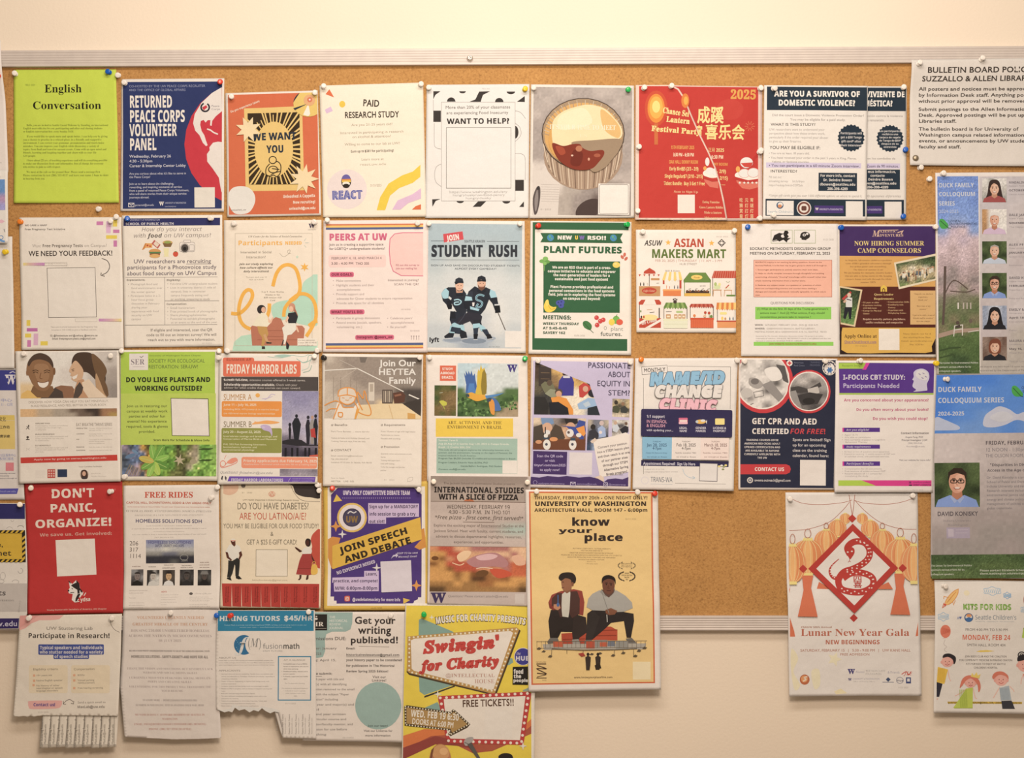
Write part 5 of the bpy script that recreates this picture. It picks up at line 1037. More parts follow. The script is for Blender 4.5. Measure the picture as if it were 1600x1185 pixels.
f = Flyer('yellow green flyer for plants and outdoor work with a photo of leaves at the bottom', 'green ecology flyer', C1, '852 32 1580 30 1572 968 862 965', 'e3d6c2', L=0, lift=(2, 5))
f.part('background_print').R(860, 46, 1535, 345, 'a3bd3c').R(862, 343, 1541, 712, 'b2c24d')
f.part('plant_photograph').P(872, 710, 1546, 935, '''abcdefgggeghiggk baccdgggfehilggk bccbdgfggehhlgkk bbaddffgghelkkgk caabdfgfhhegkgkk''', dict(a='8f7f8c', b='4d5560', c='5f6f8a', d='b2863e', e='4a4a2c', f='7fa03e', g='5f8c38', h='6a6d3c', i='9a8d70', k='86ad4c', l='b0a186'), 0.3, grain=2)
f.clip((872, 710, 1546, 935))
for a, l_, c_ in ((-100, 110, '7fae48'), (-60, 120, '6d9c3f'), (-20, 105, '86b54c'), (25, 100, '5d8c38'), (70, 95, 'a8c04e'), (110, 110, '8fb84e'), (150, 95, '6d9c3f'), (195, 100, 'c0a84a')):
    t = math.radians(a); x, y = 1100 + 0.55 * l_ * math.cos(t), 830 + 0.55 * l_ * math.sin(t); f.O(x, y, l_ * 0.55, 24, c_, 0, 360, a).N([(1100, 830), (1100 + l_ * math.cos(t), 830 + l_ * math.sin(t))], 3, 'b7cc70')
f.O(930, 790, 38, 14, '5c7792', 0, 360, -20).O(965, 760, 26, 10, '6b86a0', 0, 360, 30)
for i in range(7): f.N(f'{890 + i * 18} 930 {930 + i * 14} {850 + i * 6}', 6, ('7a6a55', 'a08c74')[i % 2])
f.S(1280, 820, 45, 16, 6, 'b5a584', 15).O(1380, 830, 24, 18, 'a29678')
for i in range(14): f.N(f'{1420 + 11 * (i % 7)} {745 + 80 * (i // 7)} {1455 + 11 * (i % 7)} {735 + 80 * (i // 7)}', 5, '3b4f26')
f.clip()
f.part('logo').R(921, 58, 1055, 176, 'e2d6cb').T('SER', 930, 1030, 98, 137, '7a6c72', 's-').N('995 78 1008 86 1022 74', 4, '6a5d60').N('945 152 1030 152', 2, 'a2958f')
f.part('headline_text').T('University of Washington Student Chapter', 1062, 1435, 68, 77, '5b6a38', 'r').T('SOCIETY FOR ECOLOGICAL', 1060, 1462, 98, 123, '5b6a38', 'r').T('RESTORATION: SER-UW!', 1058, 1415, 140, 165, '5b6a38', 'r').T('DO YOU LIKE PLANTS AND', 896, 1504, 229, 262, '2b3120', 'b++').T('WORKING OUTSIDE?', 960, 1447, 290, 324, '2b3120', 'b++')
f.part('body_text').M('Join us in restoring our\ncampus at weekly work\nparties and other fun\nevents! No experience\nrequired, tools & gloves\nprovided.', 900, 1198, 424, 18, 36.5, '5f6530', 'r+', 'c').T('Scan Here for Schedule & More Info', 1095, 1497, 669, 683, '3d4322', 'b', 0.4)
f.part('blank_panel').G('1218 376 1488 380 1497 650 1227 646', '2f2c28').G('1222 380 1484 384 1493 646 1231 642', 'e4d7c8')
f.PIN('900 935 clear, 1560 45 clear')

f = Flyer('white summer courses flyer with coral title, orange and olive boxes and a pier photo', 'summer courses flyer', C2, '15 60 770 65 762 1045 5 1052', 'e5d8c8', L=1, lift=(3, 6))
f.part('background_print').R(32, 238, 765, 345, '4b4441', 0, 0.1)
f.part('wave_drawing')
for i, q in enumerate(('380 85 480 95 560 75 640 85 690 70', '640 130 680 120 690 80 715 75', '640 190 690 170 700 130 720 90', '600 100 650 130 690 120 718 100', '650 205 700 190 715 150')): f.N(q, 4, ('8fb0a0', '7da392', 'a5bcb0')[i % 3], 1)
f.G('430 80 500 68 560 78 500 92', '9cb8a8', 1)
f.part('title_panel').R(42, 92, 280, 140, 'd4674b', 16, 0).R(46, 118, 632, 236, 'd4674b', 14, 0.2)
f.part('headline_text').T('SUMMER AT', 68, 258, 98, 117, 'a95240', 'b', 0).T('FRIDAY HARBOR LABS', 68, 604, 144, 212, 'e9d8c4', 'b+', 0.2).T('SUMMER A', 48, 262, 369, 415, 'b3824c', 'r', 0).T('SUMMER B', 48, 262, 575, 618, '7a6a4a', 'r', 0)
f.part('body_text').T('9-credit full-time,', 50, 236, 252, 268, 'd8ccc0', 'b+').T('intensive courses offered in 5-week terms.', 244, 670, 254, 270, 'c0b4a9', 'r').T('Scholarship opportunities available.', 52, 438, 288, 304, 'd8ccc0', 'b+').T('Check with your', 444, 606, 290, 306, 'c0b4a9', 'r').T('advisor for what credits these courses can count toward.', 52, 632, 312, 327, 'c0b4a9', 'r')
f.part('date_panel#1').R(35, 422, 489, 542, 'dd8a3a', 12, 0.3).T('June 11 – July 16, 2025', 50, 298, 440, 457, 'ecd9bc', 'b').M('Including BIOL 479 (research in marine biology)\nthe 400-level marine biology apprenticeships', 50, 468, 477, 12, 31, 'ecd0aa', 'r+')
f.part('date_panel#2').R(33, 626, 488, 814, '8a8a42', 12, 0.3).T('July 20 – August 22, 2025', 48, 330, 645, 662, 'e4ddba', 'b').M('Invertebrate zoology and larval ecology, and\nConservation of Marine Birds and Mammals\n\nFHL 333 Fish Swimming kinematics,\nbiomechanics, behavior and\nenvironmental physiology', 48, 455, 681, 12, 20.5, 'd3cda2', 'r+')
f.part('sea_animal_drawing#1').O(307, 378, 17, 16, 'e0a24c').N('340 405 380 400 410 370 440 375', 5, 'b9a8bf', 1).N('360 410 420 385', 4, 'b9a8bf')
f.part('sea_animal_drawing#2').G('265 560 300 578 380 568 472 582 420 595 330 594 262 598 285 578', 'df9c58', 1)
f.part('sea_animal_drawing#3').G('328 610 360 600 400 612 416 650 414 688 396 655 350 640', 'b6a0bd', 1).O(350, 622, 12, 9, 'c8b5cb')
f.part('sea_animal_drawing#4').Q(45, 895, 20, 22, 5, 'd97862').N('65 900 90 880 120 860 150 858 150 885 110 905 80 915 40 925 25 910', 5, 'd97862', 1).G('75 885 110 855 145 850 152 872 110 895', 'dd8a72', 1).N('55 860 70 830', 3, 'd97862')
f.part('pier_photograph').P(491, 346, 765, 842, 'aaaa baab bbbb bccb ccdc dccd eedd ffee gfgf', dict(a='8a84a0', b='9690a8', c='a49cae', d='b0a5b2', e='6f6672', f='4a4450', g='3a3440'), 0.08)
f.clip((491, 346, 765, 842))
f.G('491 722 560 708 640 716 690 752 765 752 765 760 600 760 491 745', '2c2a2e')
for x, y, w_, h_, c_ in ((550, 600, 11, 110, '26242a'), (600, 535, 34, 180, '24262c'), (688, 545, 20, 205, '2b2830'), (720, 545, 22, 200, '8f8680'), (745, 535, 18, 220, '22242a')): f.G([(x - w_ * 0.5, y + h_), (x - w_, y + h_ * 0.3), (x - w_ * 0.4, y + h_ * 0.08), (x + w_ * 0.4, y + h_ * 0.08), (x + w_, y + h_ * 0.35), (x + w_ * 0.5, y + h_)], c_).O(x, y, 11, 14, c_ if c_ != '8f8680' else 'b08a74')
f.G('705 635 738 625 748 700 712 692', 'b03a36').N('712 695 722 745', 6, '9a8a80')
for x in (510, 560, 600, 660, 690, 740): f.R(x, 775, x + 16, 842, '1f1d22')
f.G('700 832 765 825 765 842 700 842', 'c2503c').clip()
f.part('deadline_panel').R(185, 845, 758, 930, 'e68e6c', 16, 0.3).T('Priority applications due February 14, 2025', 198, 758, 862, 882, 'efdcc6', 'b').T('Applications reviewed until courses fill on a rolling basis', 200, 752, 892, 904, 'edc9b0', 'r+')
f.part('pier_reflection').P(475, 935, 762, 988, 'abba bccb', dict(a='7a7078', b='8b818a', c='9a8f96'), 0.12)
f.part('footer_text').T('Questions?', 25, 160, 950, 970, '8b8583', 'i').T('fhladmin@uw.edu', 170, 422, 955, 972, '8b8583', 'i')
f.part('footer_band').G('95 990 748 994 742 1034 80 1028', '6a4aa0').T('FRIDAY HARBOR LABORATORIES', 108, 502, 1006, 1027, 'e3d6e0', 'b++').M('COLLEGE OF THE ENVIRONMENT\nUNIVERSITY of WASHINGTON', 568, 740, 1004, 8, 18, 'c0aed0').N('540 1030 556 1002', 3, 'c0aed0')
f.part('logo').G('30 1010 40 985 48 990 42 1020', '4a4548').G('62 985 75 1000 70 1025 60 1005', '4a4548')
f.PIN('80 45 clear, 750 40 clear, 735 90 clear, 20 95 clear')

f = Flyer('white tea shop hiring flyer with a shop photo and an orange line drawn worker', 'tea shop hiring flyer', C2, '795 62 1558 70 1545 1072 800 1065', 'e2d4c3', L=1, lift=(2, 3))
f.part('photograph').P(812, 88, 1545, 556, '''abcccccddee bbcccccdddd bbbccccccdd bbbcccccccd abbbccccddd abbbbccceff aabbbbbegff aabbbbhhgff aabbbhhhhgf aabbbhhhhhh''', dict(a='b9aa98', b='a39383', c='8e7f72', d='84776b', e='5d524a', f='4a423d', g='6a5b4e', h='d6bb90'), 0.05)
f.clip('812 88 1545 92 1540 556 812 556')
for x in (880, 935, 1010, 1055): f.N(f'{x} 240 {x} 420', 4, '8a7a6c')
f.N('812 190 1060 175 1410 350', 7, 'efe5d6').N('1060 175 930 260', 4, 'b5a594').N('1060 175 925 110', 4, 'b9ab9c').N('1450 373 1530 408', 9, 'efe5d6').G('1075 88 1135 88 1120 130 1085 130', '6d6259')
f.R(1145, 280, 1190, 420, 'c9bba8', 3, 0).R(1155, 292, 1180, 350, 'a89886', 0, 0).R(1248, 335, 1328, 440, '5b4f46', 4, 0)
for i in range(5): f.R(1255 + 14 * i, 345, 1264 + 14 * i, 430, ('8a7a6a', 'b5a48e')[i % 2], 0, 0)
f.G('1330 360 1400 350 1425 380 1415 430 1340 440', '5a3a2e').G('1340 375 1390 365 1395 378 1345 390', '8b5c46').G('1410 440 1545 400 1545 540 1430 500', '3f3833').G('1060 450 1400 440 1545 540 1545 556 1060 556', 'd9c095').N('1300 450 1330 556', 6, 'c9a878').G('1440 510 1500 520 1500 556 1440 556', 'c8964e')
f.clip()
f.part('worker_drawing')
og2 = 'd68a3c'
f.clip('812 88 1545 92 1540 558 812 558')
f.G('920 390 925 350 950 325 990 320 1030 330 1050 370 1050 395 1040 420 1000 445 960 440 930 415', 'cfbfab', 1).G('905 440 920 420 950 470 1030 470 1070 430 1060 556 880 556', 'd9cbb8')
for q in ('915 385 920 345 950 325 990 320 1035 332 1055 372 1058 392', '915 385 985 375 1055 392', '985 322 985 375', '928 390 930 420 965 443 1000 445 1035 425 1048 392', '945 440 955 468 1000 470 1035 468', '940 440 900 420 850 435 812 455', '905 480 860 480 825 500', '925 440 908 480 880 556', '1040 430 1062 480 1045 556', '1062 500 1100 520 1150 530 1165 505 1150 450 1130 410', '1130 410 1125 370 1112 345 1105 400 1085 380 1062 355 1065 410', '1100 490 1075 440 1062 400', '918 508 948 510 945 540 920 536 918 508'): f.N(q, 8, og2, 1)
f.N('945 395 965 398', 4, og2).N('1000 398 1020 394', 4, og2).N('970 412 985 416 998 412', 4, og2, 1).G('1055 480 1078 478 1052 556 1038 556', 'd8963c').clip()
f.part('headline_text').T('Join Our', 1232, 1503, 111, 157, 'efe6da', 'r++', 0).T('HEYTEA', 1220, 1503, 178, 222, 'efe6da', 'r++', 0).T('Family', 1298, 1503, 243, 289, 'efe6da', 'r++', 0)
f.part('body_text')
for x, y, x1, t in ((862, 594, 986, '# Benefits'), (1237, 594, 1424, '# Requirements'), (862, 785, 1016, '# CONTACT'), (1237, 760, 1380, '# Promotion')): f.T(t, x, x1, y, y + 16, '7b6e62', 'r+', -0.3)
c_ = 'a09384'
f.M('Part-Time Baristas .... starts $21/hr', 862, 1152, 646, 10, 20, c_, 'r+').M('Tuition & Referral & Holiday (limited) and\nTraining, Paid sick days, Free tea daily', 862, 1152, 696, 10, 24, c_, 'r+').M('From 18 years of age with legal status\nPassionate on teams\nFlexible shift working', 1237, 1500, 646, 10, 27, c_, 'r+').M('Email: seattle.hiring@teamail.com\nTel: 206-555-0127\nLocation: 4715 Univ. St. Seattle, WA 98105', 862, 1170, 830, 10, 25, c_, 'r+').M('Quarterly review and promotion in only\nStores\nTraining with supervisors\nLead, shift leading\nTo be the manager and join the\npartner', 1237, 1472, 815, 10, 25, c_, 'r+').T('Scan to Apply', 862, 965, 998, 1008, c_, 'r').T('HEYTEA    LIVE  GO', 862, 1035, 1022, 1033, '84776a', 'r+').T('01   2025', 1262, 1342, 1012, 1023, 'b5a899', 'r')
f.part('leaf_mark').N('1440 1030 1445 1005 1478 998 1475 1022 1440 1030', 3, 'b5a899', 1)
f.PIN('814 96 black, 1533 92 clear')

f = Flyer('white study abroad flyer with a flying blue and yellow parrot and a yellow band', 'parrot flyer', C3, '25 70 772 75 782 1000 35 1000', 'e5d7c9', L=0, wave=1.1)
f.part('parrot_photograph').P(258, 132, 705, 524, 'aaaabbbb aabbbbbb abbbbbbb abbbbbbb abbbbbbb cbbbbbcc cccbbccc ccdcccdc dccddcce cdcccdee dccdceee', dict(a='b5c8cb', b='cfd3cd', c='4f6a3c', d='36502c', e='a08a6c'), 0.05, grain=2)
f.clip((258, 132, 705, 524))
rr = random.Random(4)
for i in range(60): x, y = rr.uniform(258, 500), rr.uniform(385, 520); f.O(x, y, rr.uniform(6, 14), rr.uniform(4, 9), rr.choice(['3c5a2e', '5f8042', '2c4424', '6d9050']), 0, 360, rr.uniform(0, 180))
for i in range(45): x = rr.uniform(570, 705); y = rr.uniform(365 + abs(x - 670) * 0.5, 470); f.O(x, y, rr.uniform(6, 14), rr.uniform(4, 9), rr.choice(['3f5c30', '587a3e', '33502a', '7a9a58']), 0, 360, rr.uniform(0, 180))
f.G('318 350 322 290 305 200 320 225 318 185 335 215 338 185 352 215 360 185 372 225 385 205 392 260 400 300 388 350', '3f6097').G('330 350 345 280 380 280 388 350', '4a78b0').G('385 380 400 300 405 200 412 175 420 190 430 140 440 175 455 165 465 200 470 260 472 300 470 350 450 380', 'c9a832').G('440 200 455 175 470 210 474 300 470 355 440 370 430 300', '8a7428')
f.G('330 358 360 345 400 360 460 365 475 385 450 400 400 410 360 395 325 375', 'd69a2c', 1).G('318 362 330 355 345 362 345 380 325 378', '3a4a50').G('460 370 520 362 600 350 560 368 500 385 470 392', '4c7fae').G('480 410 500 390 530 388 560 420 578 470 560 482 530 480 520 440', '46699c', 1).G('490 415 512 395 528 420 532 470 528 510 505 500 492 450', 'd28a35', 1).G('470 400 490 385 510 392 500 412 480 415', '3d4a54')
f.clip()
f.part('frog_photograph').P(88, 294, 248, 518, 'abba bccd acdd bddd cddc cbcb', dict(a='40502c', b='5a5a30', c='6d5a34', d='7d6440'), 0.12).clip((88, 294, 248, 518)).N('125 350 150 346', 4, 'a8a890').G('125 412 150 405 178 420 175 440 150 445 140 435', 'b9b43c', 1).N('150 440 165 470', 6, '9aa038').clip()
f.part('orange_label').R(128, 148, 247, 261, 'cf5f43').M('STUDY\nABROAD\nBRAZIL', 133, 237, 163, 18, 31, 'eadccd', 'b+', 'c')
f.part('logo').T('W', 627, 697, 143, 192, '443a78', 's+++')
f.part('yellow_panel').R(98, 537, 667, 672, 'dfba3c', 0, 0).T('ART, ACTIVISM, AND THE', 186, 584, 555, 578, '5b4a28', 's-').T('ENVIRONMENT IN BRAZIL', 182, 586, 588, 612, '5b4a28', 's-')
f.part('teal_panel').R(104, 684, 698, 943, '98b09e').M('Summer Term B\nAug 20-Aug 27 in Seattle; Aug 1-20, 2025 in Campo Grande,\nBrazil. 12 Credits SSH, DIV', 118, 640, 692, 12, 25, 'dcdcc8', 'r++').M('This study abroad program explores the relationship between arts,\nactivism, and the environment, focusing on the region of Pantanal, the\ntropical wetlands in South America.', 118, 660, 762, 11, 21, '5e7568', 'r+').M('Program Fee: $6,250 (includes 12 credits and accommodation in Brazil)', 118, 685, 825, 11, 20, '4f665a', 'r+').M('Program Leaders: Eduardo Viana da Silva, PhD\n                               Camila Belfort Rodrigues, PhD Student', 118, 588, 855, 11, 26, '4f665a', 'r+').M('Contact: evs8@uw.edu', 118, 318, 905, 11, 20, '4f665a', 'r+')
f.part('blank_panel').R(589, 847, 696, 943, 'e2d6c8')
f.PIN('55 90 clear, 752 103 green')

f = Flyer('lilac teaching flyer with a collage of classroom photos and dark purple boxes', 'lilac classroom photo flyer', C3, '800 85 1555 95 1530 1062 788 1046', 'dccbc2', L=0, wave=1.2, lift=(2, 4))
pv_ = '44305f'
f.part('background_print').G('815 112 1532 125 1512 1035 797 1022', 'bfb2c9')
f.part('classroom_photograph#1').clip('830 112 1100 120 1165 180 1215 240 1230 285 1340 330 1385 400 1385 515 820 508').P(820, 108, 1390, 516, 'abcccccdd abccccddd aebccfddd eebbccdde ehhbiidde hhhiiiigg hhhiiiigg hhhhiijgg', dict(a='4a3a30', b='8a6c48', c='c9a05c', d='b58a50', e='5c5240', f='7a4a38', g='a88550', h='3a3836', i='dccdb4', j='8a8d9c'), 0.1)
f.G('855 112 948 118 948 300 855 300', '3d3430').N('870 150 935 152', 5, '6b5640').N('870 200 935 202', 5, '6b5640').N('870 245 935 247', 5, '6b5640')
f.G('1030 200 1032 165 1062 146 1090 165 1095 215 1070 240 1040 235', '3a2a26', 1).O(1062, 190, 20, 26, 'cf9f7c').G('1005 260 1030 225 1062 235 1098 225 1115 270 1112 370 1005 370', '3f3a85').R(1035, 222, 1085, 240, 'd8d0d8').G('1005 260 998 340 1015 345 1020 280', '3f3a85').O(1005, 350, 8, 12, 'c09070')
f.G('870 290 900 265 960 280 980 330 900 350', '6d6a50').O(935, 275, 20, 22, '5a4a3c').G('900 355 940 320 1000 330 1010 370 950 385', '8a8a70').O(1003, 345, 28, 26, '55463c').O(1003, 358, 22, 24, 'c49474').G('945 385 1000 375 1060 390 1108 470 1110 508 1050 508 960 440', 'd98a35').G('1150 300 1185 275 1230 290 1240 330 1180 385 1155 380', 'b8403a').O(1200, 320, 20, 22, 'c79a80').O(1255, 352, 36, 30, '2c2a30').G('1140 430 1220 385 1290 395 1310 440 1230 470 1150 470', '8fa9c4').G('1180 430 1220 410 1240 440 1200 455', 'c5d3dc').G('930 420 1000 415 1070 460 1078 508 940 508', '23242a').G('1215 460 1300 440 1375 445 1350 515 1215 512', '2a3036').G('820 380 900 380 930 440 920 508 820 505', '2d2b2a').G('1190 210 1222 240 1235 300 1200 270', '3a342f')
f.part('classroom_photograph#2').clip('818 532 1205 538 1198 772 812 765').P(812, 530, 1206, 774, 'abbcba cdcdee cccdff ghhgfg', dict(a='cfb79a', b='8d7f78', c='4d4440', d='c79c7a', e='3b4a86', f='7a5038', g='5c3626', h='6b4630'), 0.08)
f.G('870 532 960 536 968 575 940 585 880 580', '6f88a8').O(918, 610, 38, 42, 'c99c7e').O(918, 640, 22, 18, 'd5cfc8').G('818 600 880 580 890 640 940 700 840 730 818 700', '4a4038').G('940 640 975 580 1020 600 1050 680 1010 720 950 690', '4f4136').G('1045 540 1140 540 1145 570 1100 590 1055 575', '2f2a2a').O(1090, 600, 35, 34, 'c49476').G('1015 590 1060 600 1120 650 1160 690 1185 690 1200 560 1150 548 1130 600', '3a4a8c').G('1130 610 1190 590 1200 650 1185 670 1150 640', 'd98a3a').O(1085, 645, 28, 30, 'd8d0c8').O(1075, 640, 10, 10, '5a4a48').O(1150, 660, 20, 16, 'e0d8ce').G('815 720 900 690 1195 690 1198 772 812 765', '6b3f2a').O(915, 730, 28, 38, 'e2dacd').O(1105, 730, 28, 38, 'e2dacd').O(908, 665, 15, 16, 'e2dacd').R(890, 678, 928, 690, '3a4a58').R(900, 600, 908, 650, '3c3634').R(1090, 680, 1125, 700, '3a4a58').O(912, 728, 10, 10, '4a4a55').O(1103, 728, 10, 10, '4a4a55').O(965, 690, 30, 16, 'cf8a55').O(855, 710, 24, 14, 'c58a62')
f.part('classroom_photograph#3').clip('1218 545 1370 550 1365 775 1208 772').P(1208, 542, 1372, 778, 'abba bcdb cdbc eddf', dict(a='a89a86', b='6a6a72', c='35343c', d='8a98b0', e='3a4a60', f='60728c'), 0.15)
f.O(1255, 600, 18, 20, '2c2826').G('1225 630 1260 615 1300 650 1290 690 1225 690', '34343a').O(1318, 572, 17, 18, 'bfa8a0').G('1290 610 1320 590 1345 610 1350 670 1300 680', '9aaac8').O(1310, 640, 12, 12, 'd8c8c0')
f.part('classroom_photograph#4').clip('1398 392 1525 395 1522 530 1396 525').P(1394, 390, 1528, 532, 'abab bccb cdac eeee', dict(a='8a7f6c', b='b5a078', c='4f4a3c', d='7d7458', e='c0ae94'), 0.2).O(1425, 420, 14, 16, '3a342c').G('1400 450 1430 440 1455 465 1440 500 1400 490', '4a4c38').O(1475, 430, 13, 14, '8a6a50').G('1455 460 1490 445 1515 470 1500 500 1460 495', '3c3e3a')
f.part('classroom_photograph#5').clip('1396 546 1520 550 1515 640 1450 665 1394 670').P(1392, 544, 1522, 672, 'abab bccb cdac aeea', dict(a='a89f92', b='c8c0b4', c='4a4648', d='8a8078', e='b5aca0'), 0.18).G('1400 590 1430 575 1450 610 1430 640 1400 630', 'd5d8dc').O(1420, 570, 13, 14, 'b89880').G('1450 620 1490 590 1515 600 1510 640 1470 650', '2c2a30').O(1498, 575, 11, 12, '6a5040')
f.clip().part('headline_text').T('PASSIONATE', 1216, 1533, 125, 165, '463f52', 'r+', 1).T('ABOUT', 1364, 1530, 193, 232, '463f52', 'r+', 1).T('EQUITY IN', 1284, 1530, 259, 298, '463f52', 'r+', 1).T('STEM?', 1366, 1529, 329, 367, '463f52', 'r+', 1)
f.part('purple_panel').G('815 776 1065 783 1060 952 811 944', pv_).M('Scan the QR code\nor visit\ntinyurl.com/stem2025\nto apply now!', 822, 1055, 803, 18, 33.5, 'bfaecb', 'r+', 'c')
f.part('blank_panel').G('1082 786 1250 790 1246 952 1079 948', 'dccfcb')
f.part('paper_scrap_print').G('1255 705 1275 692 1400 668 1495 640 1520 655 1515 930 1460 945 1305 970 1285 870', 'e0d2c4').G('1235 705 1270 680 1282 698 1248 722', 'cdb6a2').G('1265 970 1310 955 1335 972 1335 1005', 'd3b9a2').M('Convert your passion\ninto a STEM lesson plan\nand then teach it at one\nof our partner sites\nthrough our STEM\nAlternative Spring\nBreak program!', 1278, 1516, 745, 17, 34, '665a5c', 'r+', 'c', -9).T('01/14 2025', 1395, 1475, 942, 952, 'a89a94', 'r')
f.part('footer_wave').G('797 966 860 972 920 960 1000 968 1060 960 1150 972 1230 966 1290 980 1335 1005 1360 985 1420 978 1470 985 1514 968 1512 1036 795 1022', pv_).N('1090 1005 1125 1007 1124 1032 1088 1030 1090 1005', 4, 'cdbfd0').N('1090 1005 1107 1020 1125 1007', 4, 'cdbfd0').F(1332, 1008, 1362, 1038, 4, 'cdbfd0', 8).Q(1347, 1023, 7, 7, 3, 'cdbfd0').Q(829, 1008, 14, 14, 4, '8a7a9c').T('washington.edu/stemrevup', 852, 1046, 1008, 1021, '9f8fb0', 'r').T('stemrevup@uw.edu', 1134, 1282, 1012, 1025, '9f8fb0', 'r').T('@uwstemrevup', 1368, 1495, 1016, 1029, '9f8fb0', 'r')
f.PIN('853 108 clear, 1523 125 clear')

f = Flyer('white clinic flyer with puffy blue, white and pink bubble lettering', 'bubble lettering flyer', C4, '58 95 812 92 775 1067 38 1058', 'e9ddd0', L=1, wave=1.2, lift=(2, 9))
nb = '2f2a4c'
f.part('line_frame').N('118 240 118 945', 2.5, '6b655f').N('300 152 758 158 755 470', 2.5, '6b655f').N('350 1012 720 1018', 2.5, '8a837b')
f.part('headline_text').G('105 158 292 145 295 200 108 215', 'ece0d4').N('105 158 292 145 295 200 108 215 105 158', 3, '6b655f').T('MONTHLY', 122, 280, 170, 197, '3b3632', 'r+', -3)
def bubble(f, s_, x0, x1, yt, yb, fill, line, rot, skew=0.15):
    f.T(s_, x0, x1, yt, yb, line, 'b++++', rot, 0, skew); a = len(f.boxes)
    for dx, dy in ((-7, 0), (7, 0), (0, -7), (0, 7), (5, 5), (-5, 5), (5, -5), (-5, -5)): f.T(s_, x0 + dx, x1 + dx, yt + dy, yb + dy, line, 'b++++', rot, 0, skew)
    for dx, dy in ((-3, 0), (3, 0), (0, -3), (0, 3), (2, 2), (-2, 2), (2, -2), (-2, -2)): f.T(s_, x0 + dx, x1 + dx, yt + dy, yb + dy, fill, 'b++++', rot, 0, skew)
bubble(f, 'NAME/ID', 162, 715, 208, 292, '8cb9d2', '4a5a68', -1.5)
bubble(f, 'CHANGE', 198, 690, 300, 378, 'ebe0d5', '6a6460', 0)
bubble(f, 'CLINIC', 228, 648, 394, 470, 'e6aeb6', '8a6068', 2)
f.part('navy_panel').R(98, 470, 766, 670, nb, 12, 0.8).T('1:1 support', 138, 272, 510, 530, 'd6cdd4', 'b', 1).T('IN ESPAÑOL', 138, 288, 546, 568, 'cf93a4', 'r+', 1).T('& ENGLISH', 138, 275, 576, 598, 'cf93a4', 'r+', 1).T('with updating your...', 138, 335, 612, 628, 'd6cdd4', 'r+', 1)
f.R(374, 531, 440, 578, 'c8607c', 6).R(380, 546, 436, 562, 'ecd0c4', 0).R(374, 562, 440, 578, 'e8b0b8', 6).O(535, 560, 38, 16, 'd8a850').O(552, 552, 18, 9, 'e8e0d8').O(508, 560, 10, 10, 'b0b8bc').G('572 560 582 545 580 578', 'e6dcd0').R(641, 536, 710, 582, 'e6cf7c', 6)
for x0, x1, a, b_ in ((378, 436, 'LEGAL', 'NAME'), (497, 575, 'GENDER', 'MARKER'), (625, 721, 'LICENSE &', 'PASSPORT')): f.T(a, x0, x1, 598, 613, 'd6cdd4', 'r++', 0.5).T(b_, x0 + 2, x1 - 2, 620, 635, 'd6cdd4', 'r++', 0.5)
f.part('date_panel').G('107 672 325 675 322 835 107 833', '83b4cc').G('325 675 535 678 532 838 322 835', 'e8d9cd').G('535 678 742 680 738 840 532 838', 'e9d2c5')
for x0, x1, d_, sub, c_ in ((142, 288, 'Jan 28, 2025', 'Catena City Resource Library', '3d5a72'), (357, 500, 'Feb 18, 2025', 'Seattle, Location TBD', '5b524e'), (560, 728, 'March 18, 2025', 'Seattle, Location TBD', '7a5a54')):
    m_ = (x0 + x1) / 2; f.T('TUESDAY', m_ - 32, m_ + 32, 700, 710, c_, 'r', 0.5).T(d_, x0, x1, 719, 740, c_, 'r+', 0.5).T('4-7pm', m_ - 33, m_ + 33, 745, 764, c_, 'r+', 0.5).T(sub, x0 - 8, x1 + 2, 783, 792, c_, 'r', 0.5).T('no virtual or Zoom', x0, x1, 812, 822, c_, 'r', 0.5)
f.part('sign_up_band').G('102 842 743 850 740 892 100 884', nb).T('Appointment Required!  Sign Up Here', 116, 498, 856, 876, 'd6cdd4', 'r++', 0.8)
for i, (x, y) in enumerate(((672, 888), (690, 882), (705, 890), (720, 880), (668, 905), (700, 910))): f.O(x, y, 10, 7, ('e3cd78', 'efe6d8', '8a8a5a')[i % 3])
f.part('blank_panel').G('530 863 662 867 657 1000 524 996', '6b6568').G('534 867 658 871 653 996 528 992', 'ebe0d6')
f.part('body_text').M('A signed referral can help:\npostage and public transportation provided.', 125, 372, 905, 8, 20, '9b928a').N('405 905 420 945 455 970 492 972', 3, '9ab0bc', 1).N('478 960 495 972 478 982', 3, '9ab0bc').T('02/05/2025', 372, 440, 1046, 1055, 'b0a69c', 'r')
f.part('logo').Q(128, 992, 26, 26, 3, 'c9bfc4').T('TRANS-WA', 170, 330, 966, 1002, '5b6068', 'n', 1).N('170 1018 330 1022', 2, '9aa0a4')
f.PIN('98 106 orange, 800 105 clear')

